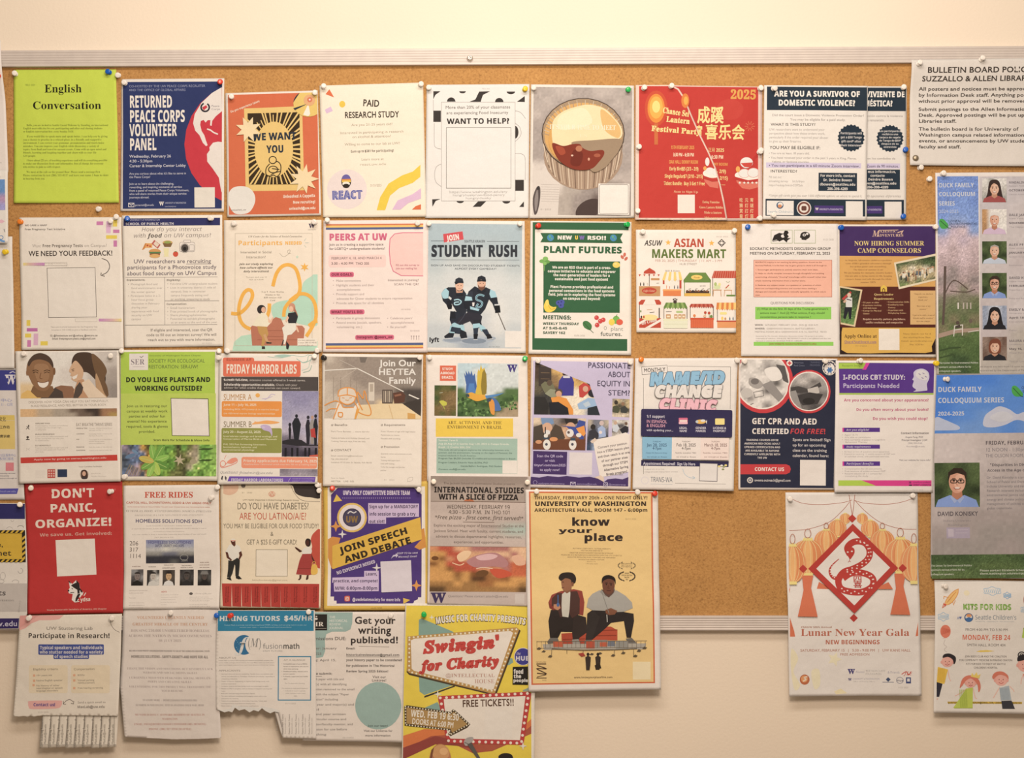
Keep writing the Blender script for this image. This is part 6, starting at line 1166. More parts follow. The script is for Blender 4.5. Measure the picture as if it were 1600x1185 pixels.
f = Flyer('navy first aid certification flyer with two round grey photographs ringed in red', 'navy first aid flyer', C4, '820 92 1548 98 1525 1062 818 1062', 'dccdc0', L=0, wave=0.8, lift=(2, 2))
nv2 = '272a3c'
f.part('background_print').G('833 104 1538 108 1518 1050 832 1046', nv2)
f.clip('833 104 1538 108 1518 1050 832 1046').part('red_ring#1').O(1000, 265, 222, 235, 'c0343a').O(996, 258, 200, 213, 'e4d6c8')
f.part('round_photograph#1').clip([(min(max(996 + 192 * math.cos(t * 0.2244), 833), 1200), max(255 + 205 * math.sin(t * 0.2244), 104)) for t in range(28)]).P(800, 90, 1200, 470, 'abcabc bcbddb cbccdb cccbec dccecc cdccbe cccdcc', dict(a='a59c94', b='bdb4aa', c='d0c6bb', d='847c76', e='5c5652'), 0.08, grain=2)
f.G('900 240 960 245 1000 290 960 320 900 290', '9a9189', 1).G('990 290 1060 260 1170 400 1120 420', '8a827c').O(880, 350, 45, 36, 'b5aca2').N('930 345 1000 330 1005 370 940 385 930 345', 4, '6d6762').G('1095 140 1160 150 1190 280 1150 260', '55504d').O(940, 265, 30, 22, '6d6560').G('1010 180 1100 160 1140 240 1060 260', 'd8cec3', 1).N('850 430 900 440 930 425', 8, '8a827c')
f.clip('833 104 1538 108 1518 1050 832 1046').part('red_ring#2').O(1338, 340, 158, 160, 'c0343a').O(1336, 338, 146, 146, 'e4d6c8')
f.part('round_photograph#2').clip([(1336 + 138 * math.cos(t * 0.2244), 338 + 138 * math.sin(t * 0.2244)) for t in range(28)]).P(1190, 195, 1480, 480, 'abab bacb ccbb cddc ddde dcdd', dict(a='b9afa6', b='968e87', c='6f6863', d='4f4a48', e='8d8680'), 0.08)
f.G('1200 310 1260 300 1330 320 1420 270 1430 300 1340 345 1250 350 1210 345', '45403e').R(1330, 310, 1410, 360, 'b5aba1', 4, -14).G('1245 370 1340 345 1440 360 1400 430 1290 440', '3b3736').O(1335, 410, 45, 24, '2c2928').G('1195 340 1240 330 1290 480 1230 460', '8d8680')
f.clip().part('logo').O(1195, 130, 22, 22, 'e4d6c8').R(1181, 125, 1209, 135, 'c0343a', 0, 0).R(1190, 116, 1200, 144, 'c0343a', 0, 0).M('American\nRed Cross', 1228, 1306, 120, 12, 21, '6d7080', 'r').M('TRAINING\nPROVIDER', 1345, 1420, 118, 12, 21, '5a5d6e', 'r')
f.part('emblem').O(1488, 165, 52, 55, 'd5c9ba').G([(1488 + (50 if i % 2 else 42) * math.cos(i * math.pi / 12), 165 + (52 if i % 2 else 44) * math.sin(i * math.pi / 12)) for i in range(24)], '4a4650').O(1488, 170, 38, 40, 'd8ccc0').T('W', 1474, 1502, 130, 148, '5a4a62', 's')
for a in (0, 60, 120): f.R(1468, 175, 1512, 187, '3a6a9c', 0, a)
f.part('headline_text').T('GET CPR AND AED', 918, 1398, 535, 578, 'eadccf', 'b+').T('CERTIFIED', 918, 1192, 611, 650, 'eadccf', 'b+').T('FOR FREE!', 1198, 1464, 612, 650, 'c23a40', 'z')
f.part('body_text').M('TRAINING COURSES OFFER\nAMERICAN RED CROSS ADULT\nCPR/AED CERTIFICATION AND\nARE AVAILABLE TO ANYONE\nCURRENTLY AFFILIATED WITH\nTHE UW', 862, 1128, 688, 14, 26.2, 'cfc3ba', 'b', 'c').M('Spots are limited! Sign\nup for an upcoming\nclass on the training\ncalendar, found here:', 1218, 1498, 683, 20, 39, 'cabfb8', 'r+').T('uwems.outreach@gmail.com', 936, 1203, 982, 1000, 'cabfb8', 'r+').O(904, 992, 22, 22, 'c9bcae').O(904, 992, 14, 14, '5a5a6a').O(904, 992, 7, 7, 'c9bcae')
f.part('contact_button').G('833 875 1170 875 1195 885 1205 910 1196 936 1170 948 833 948', 'c0343a').T('CONTACT US', 938, 1156, 897, 923, 'ecdccf', 'b+')
f.part('blank_panel').R(1272, 843, 1461, 1031, 'e3d6ca')
f.PIN('855 115 clear, 1450 112 clear')

f = Flyer('white study flyer headed by a purple band with a white head silhouette', 'purple banded study flyer', C5, '50 45 570 45 547 722 42 722', 'e2d5c9', L=1, wave=0.8, lift=(2, 2))
f.part('heading_band').G('66 55 556 60 552 212 68 212', '53307e').G('68 212 552 212 552 221 67 221', '9ab545').G('66 57 205 57 190 87 66 87', '9db93c').G('205 57 225 57 205 92 185 92 190 87', 'c9348a').T('Research Study', 82, 178, 66, 76, '6f8430', 'r')
f.part('head_silhouette').G('450 205 462 195 444 178 450 150 443 143 450 128 450 105 470 90 500 88 525 105 530 135 518 165 520 195 510 200', 'cfc6d6', 1).G('460 120 470 98 500 95 522 115 515 145 480 140', 'd9d2d0', 1)
for x, y in ((475, 112), (495, 108), (508, 125), (490, 132)): f.N(f'{x} {y} {x + 10} {y + 6}', 4, '8a7a9c')
f.part('headline_text').T('I-FOCUS CBT STUDY:', 87, 408, 118, 143, 'e6dae0', 'b+').T('Participants Needed', 87, 378, 163, 185, 'cdbfd6', 'r+')
f.part('body_text').T('Are you concerned about your appearance?', 92, 528, 241, 255, 'b3456c', 'b').T('Do you often worry about your looks?', 155, 528, 290, 303, 'b3456c', 'b').T('Do you wish you could stop?', 240, 523, 336, 350, 'b3456c', 'b')
for y0, y1, t, b_ in ((390, 412, 'Are you eligible?', '•  Aged 18-75\n•  Are able to participate\n•  Not currently engaged in Cognitive\n    Behavioral Therapy'), (477, 498, 'Study requirements', '•  An hour or two of questions about appearance\n•  Commit to receiving 11 weekly sessions of CBT with\n    an individual clinical, with automated exercises'), (563, 586, 'Participant Benefits', '•  Compensation for all assessments\n•  Free sessions of evidence-based CBT\n•  Receive session of 1-1 contact for\n    completing the study')):
    f.part('label_band#' + t).R(84, y0, 277, y1, '53307e').R(84, y0, 92, y1, 'c9348a').T(t, 104, 104 + 7 * len(t), y0 + 6, y1 - 6, 'd6c8dc', 'z')
    f.part('body_text').M(b_, 82, 355 if 'hour' in b_ else 305, y1 + 11, 8, 12.3, 'a59a94')
f.T('Contact Information', 384, 528, 413, 423, '4d4448', 'b').T('Angela Fang, PhD', 407, 498, 434, 442, '6d6468', 'r+').T('Principal Investigator | UW', 388, 520, 449, 458, '5d5458', 'r+').T('(206) 555-0162', 420, 494, 465, 473, '8d8488', 'r').T('focuslab@uw.edu', 413, 507, 482, 490, '8d8488', 'r').T('Visit our website for more info!', 375, 535, 552, 560, '6d6468', 'r+').T('02/10 2025', 443, 498, 706, 714, 'b0a69e', 'r')
f.part('footer_band').G('62 660 540 660 540 690 62 688', 'd0337f').G('62 660 180 660 255 688 62 688', 'a5bf3c').R(425, 666, 436, 676, '8a2c60').R(425, 682, 440, 688, '3c2a3a').T('uwfocuslab', 445, 535, 666, 674, '8a2c60', 'r+').T('UNIVERSITY of WASHINGTON', 445, 538, 680, 688, '3c2a3a', 'r+')
f.PIN('165 48 clear, 560 58 yellow')

f = Flyer('blue sky and grey speaker series flyer with one portrait of a man in glasses', 'blue sky speaker flyer', C5, '545 118 1225 112 1218 1170 536 1155', 'a99c96', L=1, wave=0.7, lift=(1, 2))
f.part('sky_photograph').P(546, 117, 1222, 417, 'aaabbb aabbba abbbbb abcbcb bccbcc', dict(a='3f76c4', b='5285cb', c='6b95cf'), 0.03)
f.clip((546, 117, 1222, 417)).G('545 360 570 335 600 345 640 362 685 385 670 402 560 405 545 410', 'b9c0d4', 1).G('808 380 815 330 850 300 890 280 940 295 980 320 1020 310 1060 340 1050 365 980 350 920 375 860 388', 'c5c5d2', 1).G('840 340 880 310 930 310 960 340 900 360', 'd6d4da', 1).clip()
f.part('background_print').P(543, 417, 1222, 1042, 'aabbcc aabbcc bbbccc bbcccd ccccdd cdddde ddeeee eeedee', dict(a='c2b4ae', b='b8aaa4', c='b0a29c', d='a0928c', e='9a8f88'), 0.03, grain=3)
f.part('lawn_photograph').P(540, 1040, 1220, 1162, 'aabbaa bbccbb ccbbcc', dict(a='3f5230', b='4c6038', c='56683c'), 0.2)
f.part('logo').G('955 180 975 175 1005 205 1010 225 975 230 955 210', '3f9a44', 1).N('960 185 1000 228 1012 230', 4, '2c5a35').T('CENTER for', 1003, 1075, 178, 190, '3d4a66', 'r').T('ENVIRONMENTAL', 1008, 1170, 196, 209, '3d4a66', 'r')
f.part('headline_text').T('DUCK FAMILY', 574, 799, 181, 207, 'e2e3ea', 'b').T('COLLOQUIUM SERIES', 574, 915, 237, 263, 'e2e3ea', 'b').T('2024-2025', 574, 710, 308, 328, 'e2e3ea', 'b')
f.part('body_text').T('FRIDAY, FEBRUARY 21', 818, 1105, 458, 477, '4f474a', 'b').T('12 NOON - 1:30pm', 818, 1030, 494, 512, '837a7c', 'r').T('THE OLSON ROOM, GOWEN 1A', 818, 1140, 525, 542, '837a7c', 'r').T('"Disparities in Disconnection and', 842, 1180, 574, 588, '5b5356', 'b').T('Access in the Age of Clean Energy"', 828, 1175, 602, 616, '5b5356', 'b').M('Dr. David Konisky is a professor in the O’Neill\nSchool of Public and Environmental Affairs at\nIndiana University and researches equity.\nResearch interests include federalism and\nenvironmental justice and public opinion of\nenergy and climate policy, energy poverty and\nmanagement of utilities to serve everyone in\nglobal transitions.', 824, 1180, 640, 12, 22.5, '857b7b', 'r+')
f.T('DAVID KONISKY', 572, 780, 822, 843, '5a5255', 'r++').T('Indiana University', 602, 745, 862, 873, '8d8282', 'r').T('Bloomington', 625, 727, 884, 895, '8d8282', 'r').M('The Center for Environmental Politics\nsponsors various efforts for its\ncolloquium speakers.', 538, 748, 1094, 9, 22, 'b9bba6', 'b').M('Please contact Elizabeth Schwartz at\nshern.washington.edu/envirpol', 788, 1060, 1118, 10, 16, 'b9bba6', 'b')
f.part('stamp_print').R(618, 902, 738, 958, 'a597a4').R(626, 910, 655, 950, 'b8aab2').N('665 915 730 912', 3, 'b8aab2').N('665 930 725 930', 3, 'b8aab2')
portrait(f, 9, 557, 570, 789, 797, tree, sk2, '33261e', '7e95c8', 0, 1)
f.PIN('608 140 clear')

# ---------------------------------------------------------------- fourth row and the sheets that hang below the board
f = Flyer('bright red flyer telling students to organize above a white husky dog emblem', 'red organize flyer', D1, '170 65 870 55 889 992 212 1002', 'b92c2b', L=0, wave=1.0, lift=(2, 2))
f.part('headline_text').T("DON'T", 360, 672, 115, 178, 'e0cbb8', 'b+', -1.5).T('PANIC,', 352, 692, 222, 280, 'e0cbb8', 'b+', -1.5).T('ORGANIZE!', 247, 805, 335, 392, 'e0cbb8', 'b+', -2)
f.part('body_text').T('We save us. Get involved:', 282, 800, 430, 452, 'cf9a88', 'b', -1.5).T('Young Democratic Socialists of America, UW Chapter', 346, 772, 966, 976, 'd6a594', 'b', -1.2)
f.part('blank_panel').G('394 478 674 467 688 724 408 737', 'e0d2c2')
f.part('dog_emblem').G('492 768 518 790 545 762 568 785 575 820 595 855 580 885 560 880 555 905 540 918 520 900 525 860 498 855 490 838 502 815', 'e2d6c8').G('545 762 568 785 574 822 560 805 548 790', '2c2624').G('520 792 545 780 556 800 590 835 597 855 584 845 560 860 556 830 530 815 510 800', '2c2624').G('560 862 584 850 560 905 545 918 548 890', '2c2624').O(494, 836, 6, 6, '2c2624').N('508 850 535 848', 4, '2c2624').N('515 820 525 824', 4, '2c2624').N('492 768 505 785', 6, '2c2624')
for q in ('580 860 575 835', '592 868 598 845', '605 872 618 850', '570 895 560 905', '545 915 575 910'): f.N(q, 6, 'e2d6c8')
f.part('logo').T('ydsa', 582, 655, 885, 912, 'e2c8b8', 'b+', -3).T('scan me', 785, 825, 112, 128, 'd8897c', 'r', -10)
f.PIN('220 98 white, 800 128 clear')

f = Flyer('white flyer titled free rides in red with a row of five small dark portraits', 'free rides flyer', D1, '880 88 1562 82 1575 962 890 965', 'dccebf', L=0, wave=2.2, lift=(2, 2))
f.part('headline_text').T('FREE RIDES', 1030, 1378, 134, 174, 'c0503c', 's+', 0).T('HOMELESS SOLUTIONS SDH', 966, 1444, 328, 352, '54506c', 'r++', 0.3).T('CAPITOL HILL, DOWNTOWN, SODO & UW AREAS ONLY', 900, 1508, 203, 217, 'b55a45', 'r++', 0.3)
f.part('body_text').T('WITH DONATIONS & VOLUNTEERS TO LIST AND THOSE WHO DO TO DONATE IN NEED', 908, 1500, 237, 244, 'b5705c', 'r+', 0.2).T('WE THANK ALL RIDERS, ACCEPTED DONATIONS. DONORS IS APPRECIATED', 898, 1510, 263, 276, '8a7f75', 'e-', 0.2).T('PRESENTING WA NEW NON-PROFIT ORGANIZATION', 960, 1450, 296, 307, 'a89c90', 'e-').M('Seattle hospitality to our homeless, helping community\nto reach the low-income families in the state with community and WA sharing in tenant\nto transitional homes and treatment.\nLet’s come together to bring a mentorship community based healing of hope and wealth', 940, 1475, 373, 7, 20.5, '9b8f84', 'e-', 'c').T('TO DONATE', 1100, 1240, 455, 463, 'a89c90', 'e-')
f.M('206\n317\n1114', 925, 1010, 484, 30, 45, '6d6159', 'r', 'l', 1)
f.part('mountain_photograph').P(1043, 474, 1385, 642, 'aabbaa bbccbb ccdccc eeffee gggggg ggghgg', dict(a='8486a0', b='9a9aa6', c='b0aca6', d='c9c3b4', e='8d8880', f='6d6c76', g='35343a', h='5a5854'), 0.06).T('HOMELESS SOLUTIONS', 1058, 1365, 484, 502, '5b5a80', 'r+', 0).T('SAFETY, DIGNITY AND HOPE', 1108, 1315, 508, 526, '50506a', 'r+', 0).Q(1315, 600, 28, 20, 3, '9a968e').T('SDH', 1295, 1340, 615, 630, '8a867e', 'b', 0)
for i, (x0, x1, y0, q) in enumerate(((940, 1026, 686, 'a'), (1052, 1140, 690, 'b'), (1163, 1250, 690, 'c'), (1285, 1384, 688, 'd'), (1412, 1508, 690, 'd'))):
    f.part(f'portrait_photo#{i}').P(x0, y0, x1, 800, *(('aabb bcca cddc', dict(a='8b8784', b='55504f', c='35302f', d='6d6763')), ('abca bcdd bccd', dict(a='3a3532', b='2c2826', c='9a948d', d='c4bdb2')), ('abba acca bccb', dict(a='4d443c', b='38302b', c='5a4c40')), ('abba bccb cbbc', dict(a='3a3634', b='4a4644', c='26231f')), ('abba bccb dccd', dict(a='3a3634', b='55524e', c='26231f', d='2c2927')))[i], 0.1)
    cx = (x0 + x1) / 2; sk_ = ('7d706a', 'b5a99c', 'c09a70', '4d4540', '504640')[i]
    f.clip((x0, y0, x1, 800)).G([(cx - 38, 802), (cx - 28, 775), (cx, 762), (cx + 28, 775), (cx + 38, 802)], ('26221f', 'c4bdb2', 'd0c9c0', '2c2a2a', '201e1d')[i]).O(cx, 735, 20, 27, sk_).O(cx - 7, 731, 3, 2, '1c1816').O(cx + 7, 731, 3, 2, '1c1816').N([(cx - 7, 748), (cx + 7, 748)], 3, '6a4a3c')
    if i == 4: f.G([(cx - 30, 722), (cx - 20, 700), (cx + 20, 700), (cx + 30, 722)], '77726c')
    else: f.O(cx, 716, 20, 12, '2a2421', 180, 360)
    f.clip()
f.part('caption_text')
for t, x0, x1, y, c_ in (('PASTOR', 945, 1005, 662, '7a5a50'), ('HUSBAND', 1062, 1115, 664, '6b5f56'), ('COMMUNITY LEADER', 1158, 1250, 673, '6b5f56'), ('MENTOR & LEADER', 1290, 1378, 671, '6b5f56'), ('KEEP HOPE', 1428, 1492, 634, '7a5a50'), ('LEAD SINGER', 1425, 1495, 652, '7a5a50'), ('AND MUSICIAN', 1425, 1495, 670, '7a5a50'), ('FRIENDS & SUPPORT', 1172, 1240, 652, '6b5f56'), ('TREASURER', 1295, 1368, 656, '6b5f56')): f.T(t, x0, x1, y, y + 7, c_, 'b')
f.part('small_print').M('Sponsors that join the mission and goals include\nthose for low income homes and hotels\n   \nPurpose of group\n   \nTo help you find a better place to belong\nand live with hope through sharing now in\ncommunity based life transitional sites', 930, 1058, 832, 5, 17, '84786e', 'e-').T('VOTE', 1157, 1195, 838, 849, 'b5564c', 'b').M('Homeless Solutions, the non-profit that\nbrings housing, safe parking, referral\nand counsel for people of the city\nfree parking, advice, rides and more\nwith neighbors', 1155, 1280, 862, 5, 17, 'a3988e', 'e-').M('About us and our vision: we are a\nvoice for the homeless in the county and\ncity, helping those that need a place\n \nrest and a hand to hold, dignity\nand sharing of the resources with all\nprogram to carry on', 1358, 1522, 878, 5, 13, '84786e', 'e-').O(1368, 857, 13, 9, '5b524c').T('Charity of the year', 1395, 1515, 852, 861, 'a3988e', 'e-')
f.PIN('1520 170 clear, 1555 100 clear')

f = Flyer('tan diabetes study flyer with a man, a woman in a red skirt and red tabs', 'tan diabetes study flyer', D2, '20 70 785 75 785 1018 25 1012', 'decaab', L=0, wave=0.9, lift=(1, 2))
f.part('background_print').clip('42 70 775 75 775 1010 42 1005').O(85, 105, 72, 60, 'd3a98a').G('552 75 570 100 590 150 640 175 700 182 780 185 780 75', '3c3330', 1).N('548 75 575 140 640 205 780 215', 3, '6d6054', 1).O(193, 93, 17, 17, '6d6054').G('780 440 730 450 705 500 715 560 690 610 720 670 780 710', 'bb4a38', 1).clip()
f.part('headline_text').T('DO YOU HAVE DIABETES?', 146, 690, 223, 274, '6d6250', 'r', 0).T('ARE YOU LATINO/A/E?', 163, 672, 300, 351, 'bd5a44', 'r', 0).T('YOU MAY BE ELIGIBLE FOR OUR FOOD STUDY!', 42, 765, 382, 418, '6d6250', 'r', 0).T('&', 398, 422, 444, 476, '6d6250', 'r', 0).T('GET A $25 E-GIFT CARD!', 217, 602, 503, 540, '6d6250', 'r', 0)
f.part('body_text').T('UW Health Disparities in Endocrinology Research Group', 190, 615, 196, 206, '85785f', 'r+').T('latinofoodstudy@gmail.com', 262, 530, 802, 813, '94866b', 'r').T('01   2025', 182, 262, 142, 152, '94866b', 'r')
f.part('logo').O(410, 158, 27, 22, 'd0987c').N('388 165 400 145 412 168 424 145 434 165', 4, 'decaab', 1)
f.part('blank_panel').R(290, 579, 528, 780, 'e2d2ba', 0, 0).F(290, 579, 528, 780, 3, '6d6250')
f.part('man_illustration').G('95 510 132 510 134 545 125 556 106 540', '5a3226').O(116, 506, 17, 12, 'ece0cc').N('100 512 134 512', 5, 'd0503c').G('85 545 105 538 128 560 140 540 165 555 178 590 160 600 158 655 150 648 112 658 78 660 74 600 58 595', 'ece2d2').G('58 595 76 600 86 635 108 655 100 664 68 640', '5a3226').G('178 590 160 600 165 625 155 650 165 658 186 620', '5a3226').G('80 660 112 664 148 640 168 660 166 700 160 775 135 778 132 700 128 690 112 760 98 790 72 785 78 730', '2d2c28').G('74 788 100 790 108 812 95 808 70 798', '221f1c').G('138 778 162 776 186 800 160 802 140 795', '221f1c')
f.part('woman_illustration').G('662 520 672 497 690 495 705 510 702 545 685 558 668 545', '2c211e', 1).O(680, 528, 13, 22, '4a2a22').G('650 570 680 556 708 560 714 590 708 610 640 612 636 590', 'ece2d2').G('640 590 622 600 590 572 584 558 598 562 625 580', '4a2a22').G('642 612 708 610 725 650 730 700 725 765 690 772 594 765 605 720 620 660', 'a03a36').N('606 720 728 722', 4, '863028').G('708 605 722 640 738 670 732 680 715 650', '4a2a22').G('620 770 636 770 634 795 622 808 608 806 620 795', '4a2a22').G('676 772 690 772 688 800 676 808 668 804', '4a2a22').G('712 700 730 690 752 700 758 750 735 768 708 760', 'd9aa45', 1).Q(730, 692, 14, 24, 4, 'd9aa45', 180, 360)
f.part('tear_off_strip')
for i in range(10):
    x = 34 + 74 * i; x1 = min(x + 74, 772); f.G([(x, 833 + 0.3 * i), (x1, 833.5 + 0.3 * i), (x1 + (4 if i < 9 else 0), 1005 + 0.9 * i), (x + 12 - i, 1000 + 1.0 * i)], ('b0382f', 'aa342c')[i % 2])
    f.T('latinofoodstudy', x + 46, x + 160, 845, 856, '6a231f', 'r+', 90).T('Questions? Email', x + 30, x + 150, 845, 856, '6a231f', 'r+', 90)
f.PIN('765 128 clear, 765 95 clear')

f = Flyer('purple and yellow speech and debate flyer with a slanted gold ribbon', 'purple debate flyer', D2, '800 95 1592 60 1595 1030 810 1032', 'd3ab45', L=0, wave=0.8, lift=(2, 2))
pu = '4a3372'
f.part('background_print').G('832 100 1570 100 1575 998 835 998', 'e0d2c2').G('905 110 1485 108 1545 160 1545 938 1500 958 1480 982 905 982 858 930 858 160', pu).N('858 160 880 135 905 110', 6, 'e0d2c2').G('858 930 885 930 885 960 905 960 905 985 858 985', 'e0d2c2').G('1545 935 1520 935 1520 960 1490 960 1490 985 1545 985', 'e0d2c2')
f.part('headline_text').T("UW's ONLY COMPETITIVE DEBATE TEAM", 948, 1458, 132, 163, 'd6c6d0', 'b++', 0)
for i in range(34): f.O(948 + 15.4 * i, 188, 3, 3, 'bda9c4')
f.part('debate_badge').O(1017, 336, 113, 112, 'd2ab52').O(1017, 336, 98, 98, 'dccdc8').O(1017, 336, 70, 70, '3a3448').O(1017, 336, 62, 62, '4a4358').T('UW', 970, 1062, 325, 372, '8a6a3c', 'b++', 0).N('985 305 1005 290 1030 300 1050 290', 8, 'd8cfc8', 1)
f.part('text_panel#1').G('1140 226 1525 230 1525 330 1275 335 1275 383 1140 381', 'c9b2cc').M('Sign up for a MANDATORY\ninfo session to grab a try\nout slot!', 1148, 1518, 240, 25, 56, '40304e', 'b', 'l', 0)
f.part('text_panel#2').G('1110 740 1220 738 1222 890 885 893 880 828 868 828 870 790 1110 785', 'cbb4ce').T('Learn,', 1120, 1210, 752, 774, '40304e', 'b', 0).T('practice, and compete!', 876, 1215, 803, 825, '40304e', 'b', 0).T('M/W: 6:00pm-8:00pm', 890, 1213, 856, 880, '40304e', 'b', 0)
f.part('gold_ribbon').G('835 500 870 480 930 490 880 650 870 720 862 720 835 640', 'c9853a').G('1530 430 1565 415 1580 560 1530 580 1490 560 1545 500', 'c9853a').G('868 550 1535 333 1548 500 868 728', 'd3a63a').T('JOIN SPEECH', 935, 1470, 562, 610, '33291f', 'b++', -17).T('AND DEBATE', 968, 1495, 632, 680, '33291f', 'b++', -17)
f.part('star_mark#1').G('900 160 942 208 875 218', 'd3ac40')
f.part('star_mark#2').S(895, 402, 44, 16, 4, 'cf8a42').S(944, 462, 34, 10, 4, 'e6dcd4')
f.part('star_mark#3').S(1205, 716, 36, 10, 4, 'e6dcd4')
f.part('star_mark#4').S(1507, 848, 42, 15, 4, 'cf8a42')
f.part('star_mark#5').G('1408 940 1460 955 1410 985', 'd3ac40')
f.part('body_text').T('NO EXPERIENCE NEEDED', 905, 1210, 744, 768, 'd6c6d6', 'b++', -17).T('RSVP TO be sent', 1358, 1518, 600, 614, 'cbbcd0', 'z', -2).T('Microsoft Email', 1368, 1510, 626, 640, 'cbbcd0', 'z', -2).G('1312 648 1330 620 1350 615 1350 605 1368 622 1352 640 1350 628 1332 632', 'd6c8d8').T('@uwdebatesociety for more info', 1024, 1386, 940, 962, 'd8c8d2', 'b+', 0.4)
f.part('camera_badge').R(964, 925, 1006, 966, 'c9563f', 10).F(973, 933, 997, 958, 3, 'ead8c8', 7).Q(985, 945, 7, 7, 3, 'ead8c8')
f.part('blank_panel').R(1238, 663, 1470, 894, 'dccfd2', 4)
f.T('02/03 2025', 1165, 1250, 1012, 1022, '8a6a2c', 'r')
f.PIN('865 118 red, 1528 118 clear')

f = Flyer('grey brown flyer with a close photo of pizza crust for an international studies talk', 'pizza photo flyer', D3, '157 18 1018 25 1000 1108 152 1088', 'dccabb', L=1, wave=0.9, lift=(2, 2))
f.part('background_print').G('178 24 1012 28 985 1092 168 1080', 'b5a296').P(178, 24, 992, 236, 'aaaa bbbb bcbb', dict(a='8f7e72', b='a39184', c='b09c8c'), 0.02).P(174, 238, 975, 612, 'aabb bbaa bbac aabb', dict(a='b5a296', b='bda99c', c='a5b0a2'), 0.02)
f.part('pizza_photograph').P(172, 614, 980, 990, '''abbccdddddee ffbbccceeede fgabccddddee gfbbbbddddhh ffgbbbaaadhh fffgfijkabhh ffflfjjkkgff lllfllkkfffl mmlllllllllm''',
    dict(a='c9855c', b='b5503a', c='cf9a72', d='a86a62', e='dcae86', f='c8904e', g='8a5a30', h='c0603c', i='7d4c28', j='5a3a22', k='9a6436', l='9a6e3c', m='5a4026'), 0.07)
f.clip((172, 614, 980, 990)).G('480 740 560 690 680 665 760 680 830 750 800 790 700 780 560 790', 'b07a78', 1).G('560 700 660 675 740 690 700 720 600 730', 'd3a8a6', 1).O(215, 712, 30, 18, '6d4424').O(610, 840, 55, 28, '6a4526', 0, 360, -10).G('680 800 800 810 860 850 760 880 700 850', 'c24f34', 1).G('400 690 460 650 520 660 480 720 420 740', 'e3bc92', 1).G('860 700 940 690 975 760 900 770', 'dba888', 1).N('360 750 420 770 460 755', 8, 'e0b890', 1).N('560 800 620 790 700 800', 6, 'e6c4a6', 1).clip()
f.part('line_rule').N('180 234 990 243', 4, '5a4030').N('450 408 712 411', 4, '5a4030').N('176 610 978 622', 3, '8a6a58').G('455 232 480 214 520 214 548 236', 'b8673f')
f.part('headline_text').T('The Jackson School of International Studies presents', 287, 888, 72, 90, '6d5c52', 'r', 0.6).T('INTERNATIONAL STUDIES', 208, 964, 112, 158, '2c2522', 'b++', 0.6).T('WITH A SLICE OF PIZZA', 247, 914, 172, 216, '2c2522', 'b++', 0.6)
f.part('body_text').T('WEDNESDAY, FEBRUARY 19', 313, 846, 263, 295, '57493f', 'n+', 0.5).T('4:30 - 5:30 P.M.  IN THO 101', 328, 850, 308, 338, '57493f', 'n+', 0.5).T('*Free pizza - first come, first served!*', 215, 957, 352, 382, '57493f', 'i+', 0.8).M('Explore the exciting major of International Studies at the\nJackson School. Meet with faculty, current students, and\nadvisers to discuss departmental highlights, resources,\nexperiences, and opportunities.', 203, 962, 424, 22, 46, '7a6a60', 'r+', 'c').N('595 455 870 460', 2, '7a6a60').T('Questions? Please contact jsisadv@uw.edu', 325, 830, 1016, 1034, '7d6f68', 'r')
f.part('logo').T('W', 188, 308, 1000, 1076, '3b2f52', 's+++', 0)
f.part('blank_panel').R(886, 1008, 966, 1088, 'bfb0a4')
f.PIN('203 68 white, 992 70 white')

f = Flyer('large yellow film poster of two young men seated over an orange frame line', 'yellow film poster', D4, '38 52 758 62 770 1130 55 1142', 'e6d8ca', L=2, wave=0.8, lift=(3, 4), name='poster', cat='poster', thick=0.0003)
f.part('background_print').G('57 62 728 65 738 1095 70 1105', 'c9613a').G('65 70 720 73 730 1088 78 1097', 'dcb877')
f.part('headline_text').T('THURSDAY, FEBRUARY 20th - ONE NIGHT ONLY!', 86, 703, 87, 105, '4f3a2a', 'b', 0).T('UNIVERSITY OF WASHINGTON', 89, 697, 117, 140, '3a2c22', 'b++', 0).T('ARCHITECTURE HALL, ROOM 147 - 6:00pm', 87, 702, 154, 172, '3a2c22', 'b+', 0).T('know', 288, 497, 206, 247, '362b26', 'b++', 0).T('your', 220, 402, 262, 286, '362b26', 'b++', 0).T('place', 355, 570, 292, 330, '362b26', 'b++', 0)
f.part('credits_text').M('FEATURING  JOSEPH SMITH   NATNAEL MEBRAHTU\nWRITTEN AND DIRECTED BY', 295, 502, 368, 6, 11, '8a6f4c', 'b-' if False else 'r+', 'c').M('DIRECTOR OF PHOTOGRAPHY AND EDITED BY SOUND\nPRODUCED BY A FEATURE FILM IN ASSOCIATION WITH THE CITY OF SEATTLE\nEXECUTIVE PRODUCERS MUSIC COMPOSED AND PERFORMED\nPRODUCTION DESIGN COSTUME', 232, 562, 391, 6, 12, '8a6f4c', 'r+', 'c').T('SEATTLE, WA', 372, 420, 440, 445, '8a6f4c', 'r').T('a film about home', 366, 430, 451, 457, '8a6f4c', 'r').T('02/14 2025', 580, 640, 206, 216, 'a98f62', 'r')
f.part('laurel_emblem#1')
for s_ in (-1, 1):
    for k in range(6): t = math.radians(90 + s_ * (35 + 22 * k)); f.O(588 + 46 * math.cos(t), 464 + 20 * math.sin(t), 6, 3, '7d6a4a', 0, 360, math.degrees(t) + 90)
f.M('BEST FEATURE\nSEATTLE INTL\nFILM FESTIVAL', 558, 620, 450, 6, 9, '6d5b40', 'r+', 'c')
f.part('laurel_emblem#2')
for s_ in (-1, 1):
    for k in range(8): t = math.radians(90 + s_ * (25 + 18 * k)); f.O(588 + 44 * math.cos(t), 522 + 25 * math.sin(t), 7, 3.5, '4a3c2e', 0, 360, math.degrees(t) + 90)
